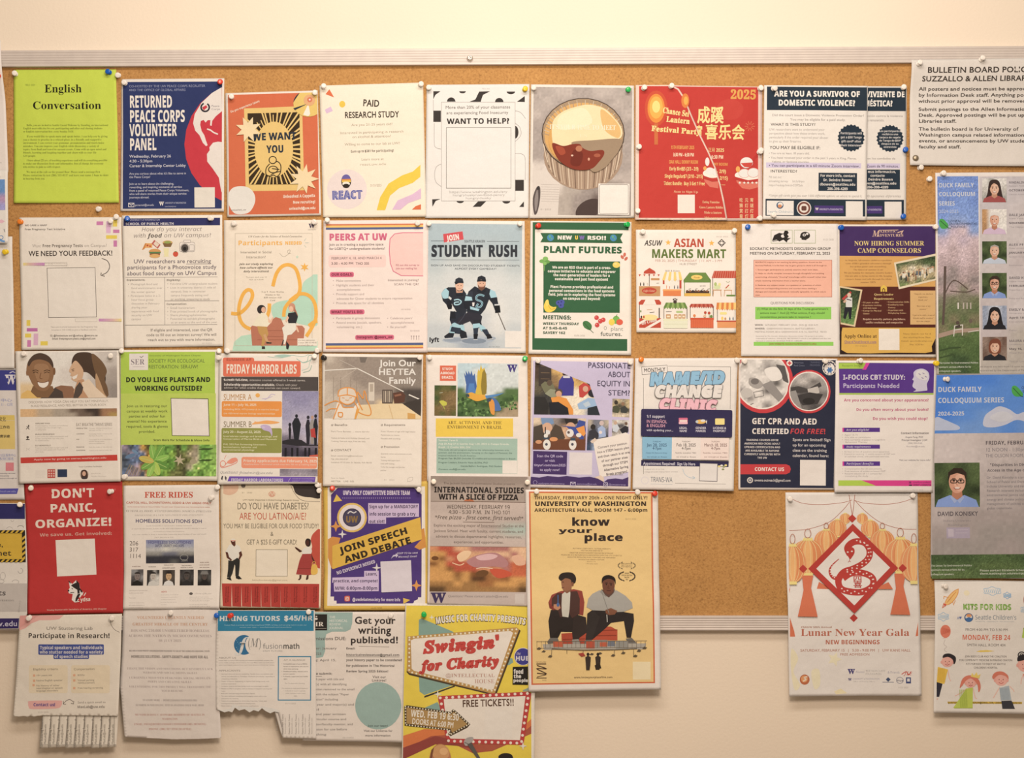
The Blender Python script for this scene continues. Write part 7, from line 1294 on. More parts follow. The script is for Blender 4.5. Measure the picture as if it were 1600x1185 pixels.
f.M('WINNER\nOFFICIAL SELECTION\nBest Film\n2022', 560, 618, 502, 7, 11, '54452f', 'b', 'c')
f.part('men_photograph')
f.G('232 828 360 820 362 905 235 900', 'a8442e').G('370 790 500 790 535 810 535 865 362 865 355 830', 'b0482f').N('365 815 535 808', 5, '8a3622').N('362 840 530 838', 5, '8a3622').N('240 860 360 856', 5, '8a3622')
# man in the red jacket
f.G('175 700 230 700 300 720 365 740 370 800 300 820 215 818 212 850 170 850 162 760', '2f2724').G('300 730 365 740 372 820 330 850 320 890 296 888 290 820', '352b27').G('215 810 240 800 215 850 175 850', '2a2320').G('162 660 180 620 230 600 300 590 345 600 357 660 350 730 300 720 240 700 200 690 190 700', '8a3a30').G('232 620 250 605 280 600 285 640 270 740 235 735', 'bdb5a4').G('180 640 210 610 236 610 232 690 238 740 225 740 210 690 180 690', '4a302a').G('282 602 318 600 332 640 330 720 290 745 275 720', '4a302a').G('162 660 185 680 215 672 222 690 190 702 168 690', '7a332b').G('190 670 222 668 228 690 212 702 190 690', 'b27a58').N('214 620 214 668', 6, '3a5a86').O(214, 672, 8, 11, '46608a')
f.G('240 570 245 600 262 612 285 600 290 570', '7d5038').G('232 545 238 525 262 520 285 535 290 570 282 592 258 600 240 590 234 570', '8d5c40', 1).G('218 530 230 508 262 500 295 505 312 528 308 555 290 560 283 540 255 532 232 545', '2c2320', 1).O(294, 563, 6, 11, '7a4c34').N('236 552 246 552', 3, '2a1e1a').N('234 582 248 580', 3, '5d3327')
# man in the grey hood
f.G('400 700 470 700 560 710 622 720 625 760 608 850 585 850 570 760 500 770 470 800 400 860 362 862 375 770 372 720', '2f2826').G('372 720 410 705 440 740 400 858 365 862', '352e2b').G('368 685 378 640 400 615 440 595 470 620 500 620 530 595 580 625 614 660 618 690 570 710 520 712 470 705 400 702', '9c968c').G('440 605 470 630 505 625 525 600 520 580 500 610 475 612 450 590', '8a847b').G('450 590 470 622 490 634 515 610 522 590 505 600 480 602', '5a4036').G('470 700 500 690 535 705 520 725 490 728 472 718', '7a4c36').N('450 600 490 720', 3, '7d776e').N('478 725 480 765', 4, 'c9c3b6')
f.G('456 548 462 530 490 528 515 540 522 570 510 605 488 618 466 605 456 580', '6a4030', 1).G('452 560 455 530 475 516 505 518 525 535 526 565 518 545 490 535 462 545', '241c1a', 1).O(477, 565, 4, 3, '241815').O(502, 567, 4, 3, '241815').N('470 558 484 557', 3, '241815').N('494 558 508 560', 3, '241815').N('488 570 484 584 494 586', 3, '55301f').N('478 597 500 598', 4, '4a2820')
f.G('172 850 212 850 218 866 205 880 160 885 155 872', '6a635c').G('290 860 325 858 335 888 330 902 295 900', '8d867c').G('362 862 398 862 390 885 358 882', '6a635c').G('580 855 612 850 640 880 640 895 600 892', '6a635c')
f.part('model_street')
f.G('130 885 690 880 685 912 140 915', 'a39a8c').R(188, 868, 240, 900, 'b8573a', 0, 0).R(366, 868, 412, 908, 'b04a34', 0, 0).R(412, 862, 480, 900, '8a8278', 0, 0).R(482, 868, 520, 896, '6d7078', 0, 0).R(526, 866, 594, 914, '8d887e', 0, 0).R(440, 874, 480, 898, 'b8573a', 0, 0)
for i in range(26): f.N(f'{100 + 23.4 * i} 868 {100 + 23.4 * i} 905', 2, '6d5e4a')
f.N('98 870 695 866', 2, '6d5e4a').N('98 906 695 902', 2, '6d5e4a').N('180 910 350 918 520 915 640 908', 4, '5d4e3c')
for q in ('180 912 178 950', '262 915 262 935', '350 918 348 945', '518 915 518 945', '565 912 565 930', '622 908 622 950'): f.N(q, 3, '7d6a4c')
for x, y in ((110, 908), (135, 925), (170, 950), (650, 920), (680, 905), (630, 948), (510, 945), (395, 940), (440, 936), (565, 932)): f.G([(x - 12, y + 4), (x, y - 8), (x + 14, y - 2), (x + 6, y + 6)], '5a4c3a')
f.G('322 935 350 930 362 948 340 952', 'a03c30')
for x in (376, 430): f.O(x, 940, 8, 9, '2f2620').G([(x - 15, 955), (x, 946), (x + 15, 955), (x + 12, 1000), (x + 8, 1024), (x - 10, 1024), (x - 12, 990)], '3a2f28')
f.G('412 1000 440 985 448 1015 418 1025', '33291f')
f.part('logo').N('97 992 150 992', 5, '4f3a2a').N('100 1000 150 1018 100 1018 150 1045 100 1042', 6, '4f3a2a', 1).N('97 1068 152 1068', 5, '4f3a2a').N('100 1062 150 1050', 4, '4f3a2a').T('NOWHERE', 95, 150, 978, 986, '8a6f4c', 'r').T('LAND', 128, 152, 1076, 1083, '8a6f4c', 'r')
f.part('web_address_text').T('www.knowyourplacefilm.com', 300, 508, 1060, 1070, '5a4430', 'b', -0.4)
f.part('blank_panel').R(618, 980, 714, 1076, 'e2cda2', 0, 0)
f.PIN('98 62 clear, 645 62 clear, 737 76 red')

f = Flyer('white lunar new year gala poster with a red snake in a diamond and orange lanterns', 'lunar new year poster', D5, '60 68 760 68 768 1137 72 1140', 'e0d4c8', L=0, wave=1.2, lift=(4, 4), name='poster', cat='poster', thick=0.0003)
f.clip('74 76 752 76 754 1130 78 1132').part('lantern_string').N('80 95 150 125 250 132 360 122 412 108', 2.5, 'a8604c', 1).N('422 108 480 125 600 130 690 115 752 90', 2.5, 'a8604c', 1).N('80 270 180 262 290 225 360 165 398 120', 2.5, 'a8604c', 1).N('430 112 480 165 560 225 660 258 752 262', 2.5, 'a8604c', 1).N('397 80 412 185', 3, 'a8604c').N('428 80 415 185', 3, 'a8604c')
def lantern(f, k, cx, cy, rx, ry, n=6, tas=0):
    f.part(f'paper_lantern#{k}').O(cx, cy, rx, ry, 'd98f5c').O(cx + rx * 0.25, cy, rx * 0.65, ry * 0.96, 'd4834e').O(cx, cy, rx * 0.3, ry, 'e3a868')
    for i in range(n):
        a = -1 + 2 * (i + 0.5) / n; f.N([(cx + rx * a * 0.25, cy - ry), (cx + rx * a * 0.8, cy - ry * 0.6), (cx + rx * a, cy), (cx + rx * a * 0.8, cy + ry * 0.6), (cx + rx * a * 0.25, cy + ry)], max(2, rx * 0.045), 'eac284', 1)
    f.G([(cx - rx * 0.3, cy - ry * 0.93), (cx - rx * 0.22, cy - ry * 1.13), (cx - rx * 0.1, cy - ry * 1.05), (cx, cy - ry * 1.15), (cx + rx * 0.12, cy - ry * 1.05), (cx + rx * 0.25, cy - ry * 1.13), (cx + rx * 0.3, cy - ry * 0.93)], 'e8cf7a').R(cx - rx * 0.28, cy + ry * 0.93, cx + rx * 0.28, cy + ry * 1.1, 'e8cf7a', 0, 0)
    if rx > 50: f.Q(cx, cy - ry * 1.35, rx * 0.18, ry * 0.26, 3, 'b06a50')
    if tas: f.G([(cx - 32, cy + ry * 1.06), (cx + 28, cy + ry * 1.06), (cx + 14, cy + ry + 70), (cx + 45, cy + ry + 220), (cx - 60, cy + ry + 218), (cx - 26, cy + ry + 80)], 'cb6a47')
for k, a in enumerate(((376, 206, 30, 28), (466, 206, 30, 28), (334, 256, 48, 45), (506, 258, 48, 44), (274, 325, 64, 60), (570, 325, 66, 60))): lantern(f, k, *a)
lantern(f, 10, 176, 408, 92, 92, 6, 1); lantern(f, 11, 664, 400, 92, 90, 6, 1); lantern(f, 12, 95, 445, 72, 98); lantern(f, 13, 735, 442, 72, 98)
f.part('tassel_print').G('235 540 290 570 300 578 222 576', 'cb6a47').G('548 562 600 540 622 576 545 576', 'cb6a47').G('76 722 100 800 104 826 76 826', 'cb6a47').G('754 745 744 800 740 824 754 822', 'cb6a47').G('76 580 82 560 78 600', 'cb6a47')
f.part('diamond_print').G('413 232 652 466 415 702 178 470', 'b2352d').G('413 272 610 464 415 660 220 470', 'e0d4c8').clip()
for x, y in ((412, 205), (150, 470), (676, 466), (414, 728)): f.G([(x, y - 22), (x + 22, y), (x, y + 22), (x - 22, y)], 'b2352d')
f.clip('413 264 620 466 415 668 212 470').part('snake_illustration')
sn = '393 405 380 370 400 335 440 322 480 335 503 370 500 410 470 445 420 475 375 485 350 500'
f.N('398 395 384 362 405 335 440 325 478 335 500 368 498 408 468 442 415 470 370 485 345 510 335 540 350 575 400 590 460 590 510 565 520 530 500 505 450 490 400 495 360 520', 34, 'b2352d', 1)
f.N('345 510 322 520 300 510 290 480 305 450 340 418', 22, 'b2352d', 1, 0.85)
f.G('372 370 392 352 418 362 422 385 408 410 398 420 388 405 376 390', 'b2352d', 1).O(386, 382, 5, 4, 'e0d4c8').O(408, 378, 5, 4, 'e0d4c8').N('396 418 395 428 388 436', 2.5, 'b2352d').N('395 428 402 434', 2.5, 'b2352d')
sp_ = spline(pts('440 325 478 335 500 368 498 408 468 442 415 470 370 485'), False, 4)
for i, (x, y) in enumerate(sp_[:-1]): f.O(x + (6 if i % 2 else -6), y + (4 if i % 2 else -4), 4.5, 3.5, 'e3c9bc')
for i, (x, y) in enumerate(spline(pts('352 578 400 592 460 590 510 565 520 530 500 505 450 490 400 495'), False, 3)): f.O(x, y + (5 if i % 2 else -5), 4.5, 3.5, 'e3c9bc')
for i, (x, y) in enumerate(spline(pts('315 516 298 500 294 475 308 450'), False, 2)): f.O(x, y, 3.5, 3, 'e3c9bc')
f.clip().part('seal_print').T('四', 412, 462, 512, 536, 'b2352d', 'r+', 0).T('喜', 412, 462, 542, 566, 'b2352d', 'r+', 0)
f.part('headline_text').T('Lunar New Year Gala', 133, 708, 786, 822, 'b3624a', 's', 0).T('CSAUW 58th Annual', 135, 300, 771, 781, 'a87a66', 'b', 0).T('NEW BEGINNINGS', 264, 552, 844, 866, 'b3624a', 'b+', 0)
f.part('body_text').T('SATURDAY, FEBRUARY 15   |   5:30 - 9:00 PM   |   UW KANE HALL', 131, 713, 892, 905, 'b07a66', 'r+', 0).T('FREE ADMISSION', 342, 498, 914, 926, 'b07a66', 'r+', 0).T('01/27 2025', 648, 700, 1090, 1098, 'b0a69a', 'r')
f.part('gold_stain').G('85 890 120 940 95 1010 130 1080 100 1105 82 1000', 'e2d3ae', 1).G('190 1010 230 1000 235 1080 205 1100', 'e3d5b2', 1).S(312, 945, 40, 18, 5, 'e3d5b2', 20).G('310 1115 345 1100 380 1125 320 1130', 'e2d0a4')
f.part('logo#1').O(154, 1052, 26, 27, 'b5623c').O(152, 1048, 18, 18, 'd9925c').N('145 1060 160 1052 152 1042 168 1036', 7, 'e6cdb0', 1)
f.part('logo#2').T('W', 384, 420, 998, 1022, '4a4272', 's+++').T('Alumni', 424, 470, 1006, 1018, 'a8a2a8', 'r').T('THE NORCLIFFE', 476, 580, 1002, 1012, 'b5ada4', 'r').T('FOUNDATION', 476, 560, 1018, 1028, 'b5ada4', 'r').T('& Friends', 592, 655, 1008, 1020, 'a8a2a8', 'r').T('W', 385, 403, 1046, 1059, '4a4272', 's++').T('UNIVERSITY of WASHINGTON', 408, 550, 1045, 1053, 'a8a2a8', 'r').T('Office of Minority Affairs', 410, 525, 1060, 1066, 'b5ada4', 'r')
f.part('logo#3').N('665 1025 690 1010 700 1028 715 1010', 4, 'c04a3a', 1).T('JSE', 680, 720, 1010, 1028, 'c04a3a', 'i').G('595 1040 608 1052 595 1064 582 1052', '3d4a66').N('565 1066 625 1066', 2.5, '3d4a66').Q(656, 1056, 18, 16, 3, '8d8890').R(688, 1040, 714, 1072, '3d4670').R(694, 1046, 708, 1062, 'cfc6c0').T('Hue', 640, 674, 1052, 1062, '6d6872', 'b')
f.PIN('80 98 clear, 728 82 clear')

f = Flyer('white crayon style flyer with drawn children, clouds, a rocket and a balloon', 'crayon drawing flyer', E5, '198 82 1080 92 1072 1108 178 1098', 'e2d6c8', L=0, wave=1.6, lift=(3, 3))
f.part('headline_text').T('KITS FOR KIDS', 404, 778, 260, 306, '6f9a3c', 'd' if False else 'b', 0.4).T('KITS FOR KIDS', 410, 772, 268, 299, '8fae5c', 'b', 0.4).T('MONDAY, FEB 24', 398, 770, 498, 536, 'd0674c', 'b', 0.4)
f.part('body_text').T('FROM 4:00 PM TO 5:30 PM', 422, 750, 448, 467, '6a5f58', 'r', 0.4).T('SMITH HALL, ROOM 404', 435, 732, 566, 586, '6a5f58', 'r', 0.4).M('JOIN SEEDS CLUB AND THE COALITION\nFOR COMMUNITY MEDICINE IN MAKING CRAYON\nKITS FOR KIDS TO ENJOY AT SEATTLE\nCHILDREN’S HOSPITAL', 378, 786, 657, 14, 29, '6a5f58', 'r+', 'c', 0.3)
f.part('yellow_stroke').G('505 627 540 618 590 616 650 624 600 630 540 632', 'dcb94c')
f.part('contact_strip').G('285 1012 860 1014 858 1030 290 1028', 'd9b03c').T('QUESTIONS? CONTACT: SEEDSUW@GMAIL.COM, COMMUNITYMED@UW.EDU', 288, 856, 1013, 1027, '4a3c22', 'b', 0.2)
f.part('logo').O(449, 366, 34, 34, '3c5a80').O(449, 362, 26, 22, 'd9d0c4').O(450, 350, 20, 12, 'd58e58').G('420 375 450 362 478 372 465 396 435 396', '3f6a9a').T('Seattle Children’s', 497, 816, 346, 380, '6f7c86', 'n', 0.4).T('HOSPITAL • RESEARCH • FOUNDATION', 500, 798, 391, 399, 'a2a5a5', 'r', 0.4).T('AT', 358, 393, 360, 380, '8d93a8', 'b', 0).G('375 360 395 358 392 372 380 374', '5a6ca0')
ch = lambda q, w_, c_: f.N(q, w_, c_, 1)
f.part('rocket_drawing').G('378 150 345 165 300 205 270 255 285 270 330 245 370 190', 'e2b268').N('378 150 345 165 300 205 270 255 285 270 330 245 370 190 378 150', 5, 'd28a45', 1).N('300 215 265 205 262 225', 5, 'd28a45').N('330 245 335 270 350 235', 5, 'd28a45')
for i in range(6): f.N(f'{360 - 14 * i} {170 + 14 * i} {335 - 10 * i} {195 + 12 * i}', 4, 'cf8038')
f.N('262 255 250 290 275 275', 6, 'c9603f').O(270, 268, 10, 8, 'c9503c')
def scrib(f, k, cx, cy, w_, h_, c1, c2):
    f.part(f'cloud_drawing#{k}')
    f.N([(cx + w_ * (0.5 + (0.06 if i % 2 else -0.04)) * math.cos(i * 0.524), cy + h_ * (0.5 + (0.1 if i % 2 else -0.06)) * math.sin(i * 0.524)) for i in range(13)], 4, c1, 1)
    for i in range(7): f.N(f'{cx - w_ * 0.4 + i * w_ * 0.12} {cy + h_ * 0.25} {cx - w_ * 0.3 + i * w_ * 0.12} {cy - h_ * 0.25}', 5, c2)
scrib(f, 1, 638, 165, 130, 54, '8fb0c6', 'a9c3d2'); scrib(f, 2, 750, 198, 56, 42, '6f9cc0', '8fb3cc'); scrib(f, 3, 255, 360, 80, 56, '8fb0c6', 'a9c3d2'); scrib(f, 4, 890, 305, 80, 50, '8fb0c6', 'a9c3d2')
f.part('sun_drawing').O(440, 180, 22, 20, 'e6d5b0')
f.part('flower_drawing').Q(905, 235, 28, 50, 8, 'a86a58').Q(905, 235, 16, 30, 5, 'c08a70')
f.part('balloon_drawing').O(271, 472, 40, 50, 'd5745a').G('245 530 271 515 295 530 280 522 262 524', 'd5745a').N('268 535 258 570 280 590 262 610 270 625 285 630', 3, 'b5a59a', 1)
for i in range(9): f.N(f'{240 + 7 * i} {500 - 3 * i} {248 + 7 * i} {440 + 2 * i}', 3, 'c25c44')
f.part('envelope_drawing').G('870 445 960 460 950 545 858 520', 'a9bf4c').N('870 445 905 500 960 460', 4, '7f9636')
def kid(f, k, cx, cy, r, hair, hc, top, x0, y0, bot, by, arms):
    f.part(f'child_drawing#{k}')
    for a in arms: f.N(a, 7, 'e2b3a0', 1)
    f.G(top[0], top[1]).G(bot[0], bot[1])
    f.O(cx, cy, r, r * 0.92, 'e2a493').O(cx - r * 0.95, cy + 4, r * 0.2, r * 0.25, 'dd9a8a').O(cx + r * 0.95, cy + 4, r * 0.2, r * 0.25, 'dd9a8a').G(hair, hc, 1)
    f.O(cx - r * 0.33, cy - 2, 3, 4, '6a3c34').O(cx + r * 0.3, cy - 2, 3, 4, '6a3c34').N([(cx - r * 0.35, cy + r * 0.4), (cx, cy + r * 0.58), (cx + r * 0.35, cy + r * 0.38)], 4, 'b04a44', 1).O(cx, cy + 10, 4, 5, 'd08478')
    x1, y1, x2, y2 = x0
    for i in range(y0): f.N(f'{x1 + (x2 - x1) * i / y0} {y1} {x1 + (x2 - x1) * (i + 0.6) / y0} {y2}', 3, by)
kid(f, 1, 285, 705, 46, '250 675 258 650 300 642 345 665 350 700 335 725 325 690 290 668', '2f2a2c', ('212 745 290 765 262 878 203 862', 'e0b53c'), (215, 755, 270, 865), 7, ('203 862 248 875 222 975 202 975', '33303a'), 'cfa030', ('290 770 300 830 312 855', '212 985 208 995 202 990'))
kid(f, 2, 465, 868, 42, '380 905 400 840 440 812 490 815 530 850 542 905 525 940 515 880 470 835 430 850 400 890', 'd0735a', ('432 912 482 905 480 1062 330 1060', 'b5c048'), (380, 920, 440, 1055), 8, ('340 1058 480 1058 480 1064 336 1064', 'a2ae3c'), '9aa83c', ('435 912 390 945 345 970', '485 912 500 980 515 990'))
f.G('465 820 475 790 490 812 510 785 520 812 540 800 530 835', 'e2c25c')
kid(f, 3, 700, 845, 50, '640 840 632 815 660 785 710 782 750 810 755 840 730 815 680 808', 'd0735a', ('685 908 760 890 778 1000 698 1005', 'a5adb0'), (692, 910, 765, 1000), 8, ('700 1008 778 1004 804 1068 708 1068', '3a383c'), '8d969a', ('690 900 660 950 640 985', '765 895 790 920 800 938'))
kid(f, 4, 885, 730, 60, '825 700 830 665 870 650 950 655 950 700 900 690 850 700', '2f2a2c', ('870 800 960 800 960 910 885 900', 'd5745a'), (880, 805, 960, 900), 6, ('880 900 960 905 960 960 885 955', '4a5a8c'), 'c2604a', ('870 800 855 850 852 880',))
f.Q(857, 655, 26, 24, 8, '2f2a2c').Q(857, 655, 12, 11, 6, '2f2a2c')
f.PIN('262 125 clear')

# ---- below the board
f = Flyer('white stuttering research flyer with a pink corner and torn lower edge of pull tabs', 'stuttering research flyer', E1, '160 140 885 128 868 660 862 850 320 848 290 850 262 858 240 848 215 858 190 850 160 856 118 850 130 640', 'e2d3bf', L=1, wave=1.2, lift=(3, 3))
f.part('pink_corner_shape').clip('160 140 885 128 868 660 862 850 118 850 130 640').G('158 140 470 136 440 165 380 172 300 172 240 195 200 228 156 246', 'dfa296', 0).G('158 140 300 137 250 165 200 200 156 230', 'd8948a').N('808 138 805 190 830 235 868 258', 3, '6d6158', 1).clip()
f.part('headline_text').T('UW Stuttering Lab', 348, 680, 217, 240, '857a6f', 'r', 0).T('Participate in Research!', 218, 803, 264, 298, '3d352f', 'b', 0)
f.part('label_band').R(292, 343, 757, 417, '44508c', 8, 0).R(400, 400, 652, 447, '44508c', 8, 0).M('Typical speakers and individuals\nwho stutter needed for a variety\nof speech studies', 302, 750, 355, 22, 31.5, 'e0d6d4', 'b+', 'c', 0)
f.part('tan_panel#1').R(225, 492, 500, 690, 'e4cfae', 14, 0)
f.part('tan_panel#2').R(525, 492, 800, 690, 'e4cfae', 14, 0)
f.part('body_text').T('Eligibility criteria', 254, 432, 513, 528, '857764', 'r').T('Compensation', 543, 692, 512, 527, '857764', 'r').M('18+ years old\n  \nNative English speaker\n  \nNo history of other\nneurological or speech\nlanguage disorders', 275, 465, 558, 12, 18.2, '9c8e7a', 'r+').M('$20/hr\n  \nVoiced parking\nreimbursement\n  \nFree hearing screening', 570, 750, 556, 12, 18.2, '9c8e7a', 'r+')
for x, y in ((262, 565), (262, 602), (258, 633), (547, 563), (547, 600), (547, 654)): f.R(x - 8, y - 8, x + 8, y + 8, 'dba07c', 3)
f.T('01/21/2025', 292, 366, 820, 830, 'a5988a', 'r').T('Send a quick email to', 572, 772, 748, 762, '7d7166', 'r').T('MaxLab@uw.edu', 570, 768, 778, 796, '7d7166', 'b')
f.N('470 765 490 745 515 735 540 750', 4, '6d6158', 1).N('470 745 472 768 490 768', 4, '6d6158').N('525 762 542 765 545 745', 4, '6d6158')
f.part('contact_pill').G('222 760 240 745 440 742 460 755 455 780 420 798 250 802 225 785', 'e2a79c', 1).T('Contact us!', 258, 415, 760, 782, '5a4a86', 'b+', 0)
f.N('835 850 838 1060', 2, '6d6158')
tabs = f
f.PIN('232 150 clear, 815 150 clear')
# its pull tabs hang on as strips of paper
for i in range(9):
    x = 320 + 60 * i; xb = 300 + 60 * i + i * 0.8
    t = Flyer('', '', E1, [(x, 846), (x + 58, 846), (xb + 59, 1080 - (i % 3) * 4), (xb, 1084 - (i % 3) * 4)], 'e0d1bc', L=1, wave=0.4, lift=(1 + i % 3, 2 - i % 2), gap=-0.0003)
    t.part('tab_text').T('UW Stuttering Research', x + 2, x + 202, 1058, 1073, '75695d', 'r+', -90).T('MaxLab@uw.edu', x + 26, x + 166, 1038, 1053, '75695d', 'r', -90).N([(x + 1, 852), (xb + 1, 1060)], 2.5, '85796c').N([(x, 850), (x + 58, 850)], 2.5, '85796c').N([(xb + 2, 1060), (xb + 58, 1058)], 2.5, '85796c')
    for o_ in t.parts.values(): pass
    t.owner = tabs; t.tab = True

f = Flyer('thin wavy grey white volunteer appeal sheet with faint orange title lines', 'wavy volunteer appeal sheet', E1, '890 92 1575 95 1560 500 1590 1010 1450 1018 1250 1022 1050 1010 905 1002 868 640 880 400', 'd8c9bb', L=0, wave=3.0, lift=(4, 4))
c_, c2_ = 'c29070', '9f8c86'
f.part('headline_text').T('VOLUNTEERS URGENTLY NEEDED', 988, 1464, 147, 166, c_, 's', 0).T('GREATEST MIRACLE OF THE CENTURY', 955, 1492, 194, 213, c_, 's', 0)
f.part('body_text').T('HOUSING 210,000 UNSHELTERED HOMELESS', 942, 1503, 241, 258, c2_, 's-', 0).T('ACROSS THE NATION IN MICROCOMMUNITIES', 925, 1522, 277, 295, c2_, 's-', 0).T('BY JULY 2025', 1140, 1303, 312, 328, c2_, 's-', 0).T('WE ARE A NON PROFIT ORGANIZATION FOUNDED TO SOLVE THE HOMELESS HOUSING CRISIS', 930, 1507, 388, 399, '756862', 'b', 0).T('HOMELESS SOLUTIONS - SAFETY-DIGNITY-AND HOPE FOR ALL', 945, 1497, 425, 444, '5d524c', 'b', 0)
for t, x0, x1, y, c3 in (('I HAVE THE VISION AND SOLUTIONS, BUT SEVERELY LACK', 918, 1532, 512, c2_), ('WEBSITE AND SOCIAL MEDIA SKILLS', 1030, 1420, 540, c2_), ('I URGENTLY NEED WEB DESIGNERS, SOCIAL MEDIA EX-', 932, 1520, 577, c2_), ('PERTS AND CREATIVE SKILLS', 1065, 1380, 604, c2_), ('VOLUNTEERING FOR THIS PROJECT WILL TRANSFORM THE', 932, 1518, 640, c2_), ('YOUR RESUME', 1165, 1320, 668, c2_), ('TO KNOW MORE  -  HOMELESSSOLUTIONSSDH.ORG', 1030, 1420, 735, '8f807a'), ('SUNSHINE IS NOT ONLINE, TEXT IS AWAITING YOUR MAIL HERE', 980, 1468, 770, '8f807a'), ('MY NAME IS DAVE C. HAYWARD, RESIDENT OF SEATTLE IN', 975, 1472, 838, 'b06e60'), ('WASHINGTON', 1170, 1280, 868, 'b06e60'), ('EMAIL: INFO@HOMELESSSOLUTIONSSDH.ORG (REMOTE)', 972, 1482, 905, 'b06e60'), ('PHONE: (206) 317-1114 (SEATTLE)', 1075, 1378, 940, 'b06e60')): f.T(t, x0, x1, y, y + 14, c3, 's-', 0)
f.PIN('1230 118 clear')

f = Flyer('white history journal flyer with sage green shapes asking for student writing', 'history journal flyer', E2, '640 118 1420 118 1395 1062 672 1046', 'dbccbd', L=0, wave=1.2, lift=(4, 4))
sg = '93aa9f'
f.part('sage_shapes').clip('660 118 1410 122 1390 1058 680 1044').G('660 122 1030 122 1028 200 1015 245 980 262 880 262 840 280 830 330 832 400 815 445 780 452 740 452 660 440', sg, 0).clip().O(1217, 797, 168, 172, sg)
f.part('logo').R(690, 136, 846, 252, '2b2724', 0, 0).T('tHR', 720, 820, 192, 222, 'd8ccbe', 's', 0).T('S', 700, 785, 148, 178, 'd8ccbe', 's', 0).N('735 238 840 238', 2, 'b5a99c').M('THE\nHISTORICAL\nREVIEW\nJOURNAL', 862, 994, 148, 17, 26, 'd3d2c4', 'r+', 'l', 0)
f.part('headline_text').T('Get your', 1045, 1342, 155, 204, '3a322e', 'r++', 0).T('writing', 1072, 1310, 222, 276, '3a322e', 'r++', 0).T('published!', 1015, 1365, 298, 344, '3a322e', 'r++', 0).N('1075 368 1295 372', 3, '8a7c72')
f.part('body_text').T('Submissions DUE:', 700, 985, 300, 322, '5b524c', 'r+', 0).T('Winter: January', 690, 915, 374, 390, '7d736b', 'r+', 0).T('17, 2025', 700, 806, 414, 430, '7d736b', 'r+', 0).T('Spring: April 15,', 690, 912, 460, 476, '7d736b', 'r+', 0).T('How to submit:', 690, 884, 558, 574, '5b524c', 'b', 0).N('690 586 808 586', 2.5, '5b524c')
for i, (t, x1) in enumerate((('Research paper with title and', 968), ('author(s) with all identifying', 988), ('information removed to the email', 1045), ('above with the subject "Paper', 1005), ('Submission" including', 926), ('name, year and major(s) and', 1042), ('email', 790), (' ', 0), ('Title and year written', 984), ('for particular course and', 986), ('instructor/faculty mentor, and', 1034), ('permission for use before', 992), ('publishing', 842))):
    if t.strip(): f.T(t, 690, x1, 598 + 36.4 * i - (20 if i > 6 else 0) * 2, 613 + 36.4 * i - (20 if i > 6 else 0) * 2, '8a7f76', 'r+', 0)
f.T('Email:', 984, 1050, 376, 390, '5b524c', 'r++', 0).T('historicalreviewatuw@gmail.com', 984, 1370, 422, 438, '5b524c', 'b', 0).N('984 444 1370 444', 2, '5b524c').T('your history paper to be considered', 984, 1388, 458, 475, '5b524c', 'r++', 0).T('for publication in The Historical', 984, 1335, 500, 516, '5b524c', 'r++', 0).T('Review Spring 2025 Edition!', 984, 1290, 540, 556, '5b524c', 'r++', 0).T('Visit our', 1175, 1272, 580, 598, '5b524c', 'r+', 0).T('Linktree!', 1170, 1276, 604, 622, '5b524c', 'r+', 0).T('Join our team!', 1142, 1288, 934, 948, '4c5a52', 'r+', 0).T('Visit our Linktree for', 1112, 1320, 970, 985, '5b524c', 'r+', 0).T('more information', 1122, 1306, 1004, 1019, '5b524c', 'r+', 0).T('02/13/2025', 960, 1040, 1022, 1032, 'a39689', 'r', 0)
f.PIN('1312 140 clear')

f = Flyer('white math tutor hiring flyer with a teal heading band and torn ragged bottom', 'math tutor flyer', E2, '55 104 758 104 768 380 770 840 772 1030 528 1024 525 950 498 838 470 832 440 845 405 828 380 808 355 832 320 822 290 838 255 815 215 825 185 805 165 838 140 830 110 838 50 815 42 500', 'dfd1c2', L=1, wave=1.6, lift=(3, 4))
te = '247a98'
f.part('heading_band').R(60, 107, 752, 252, te, 0, 0)
f.part('headline_text').T('HIRING TUTORS', 70, 510, 145, 179, 'd8d8d2', 'b+', 0).T('$45/HR', 538, 745, 142, 177, 'd8d8d2', 'b+', 0).M('Fusion Math is actively recruiting exceptional STEM, writing, and test prep tutors to join our\ncurrent tutor team — www.fusionmath.com/careers/tutor', 108, 702, 205, 8, 16, '9cc0c8', 'r+', 'c', 0)
f.part('logo').clip('165 270 330 270 330 440 165 440').O(248, 353, 72, 72, '2c6a90').O(318, 352, 60, 72, 'dfd1c2').clip().T('f', 215, 268, 300, 400, 'e2dcd2', 'e', 0).T('(M)', 274, 376, 305, 368, '8d8780', 'e-', 0).T('fusion', 384, 528, 345, 381, '7d7a78', 'n', 0).T('math', 530, 652, 345, 381, '57544f', 'n++', 0).T('STEM TUTORS', 384, 526, 393, 403, '9c978f', 'r', 0)
for i in range(8): f.O(195 + 9 * (i % 4), 320 + 16 * i * 0.8, 3, 3, '7aa8c0')
f.part('body_text').T('ABOUT US', 66, 192, 440, 452, '8d8278', 'r', 0).T('APPLICANTS', 66, 222, 533, 545, '8d8278', 'r', 0)
c_ = '9d9187'
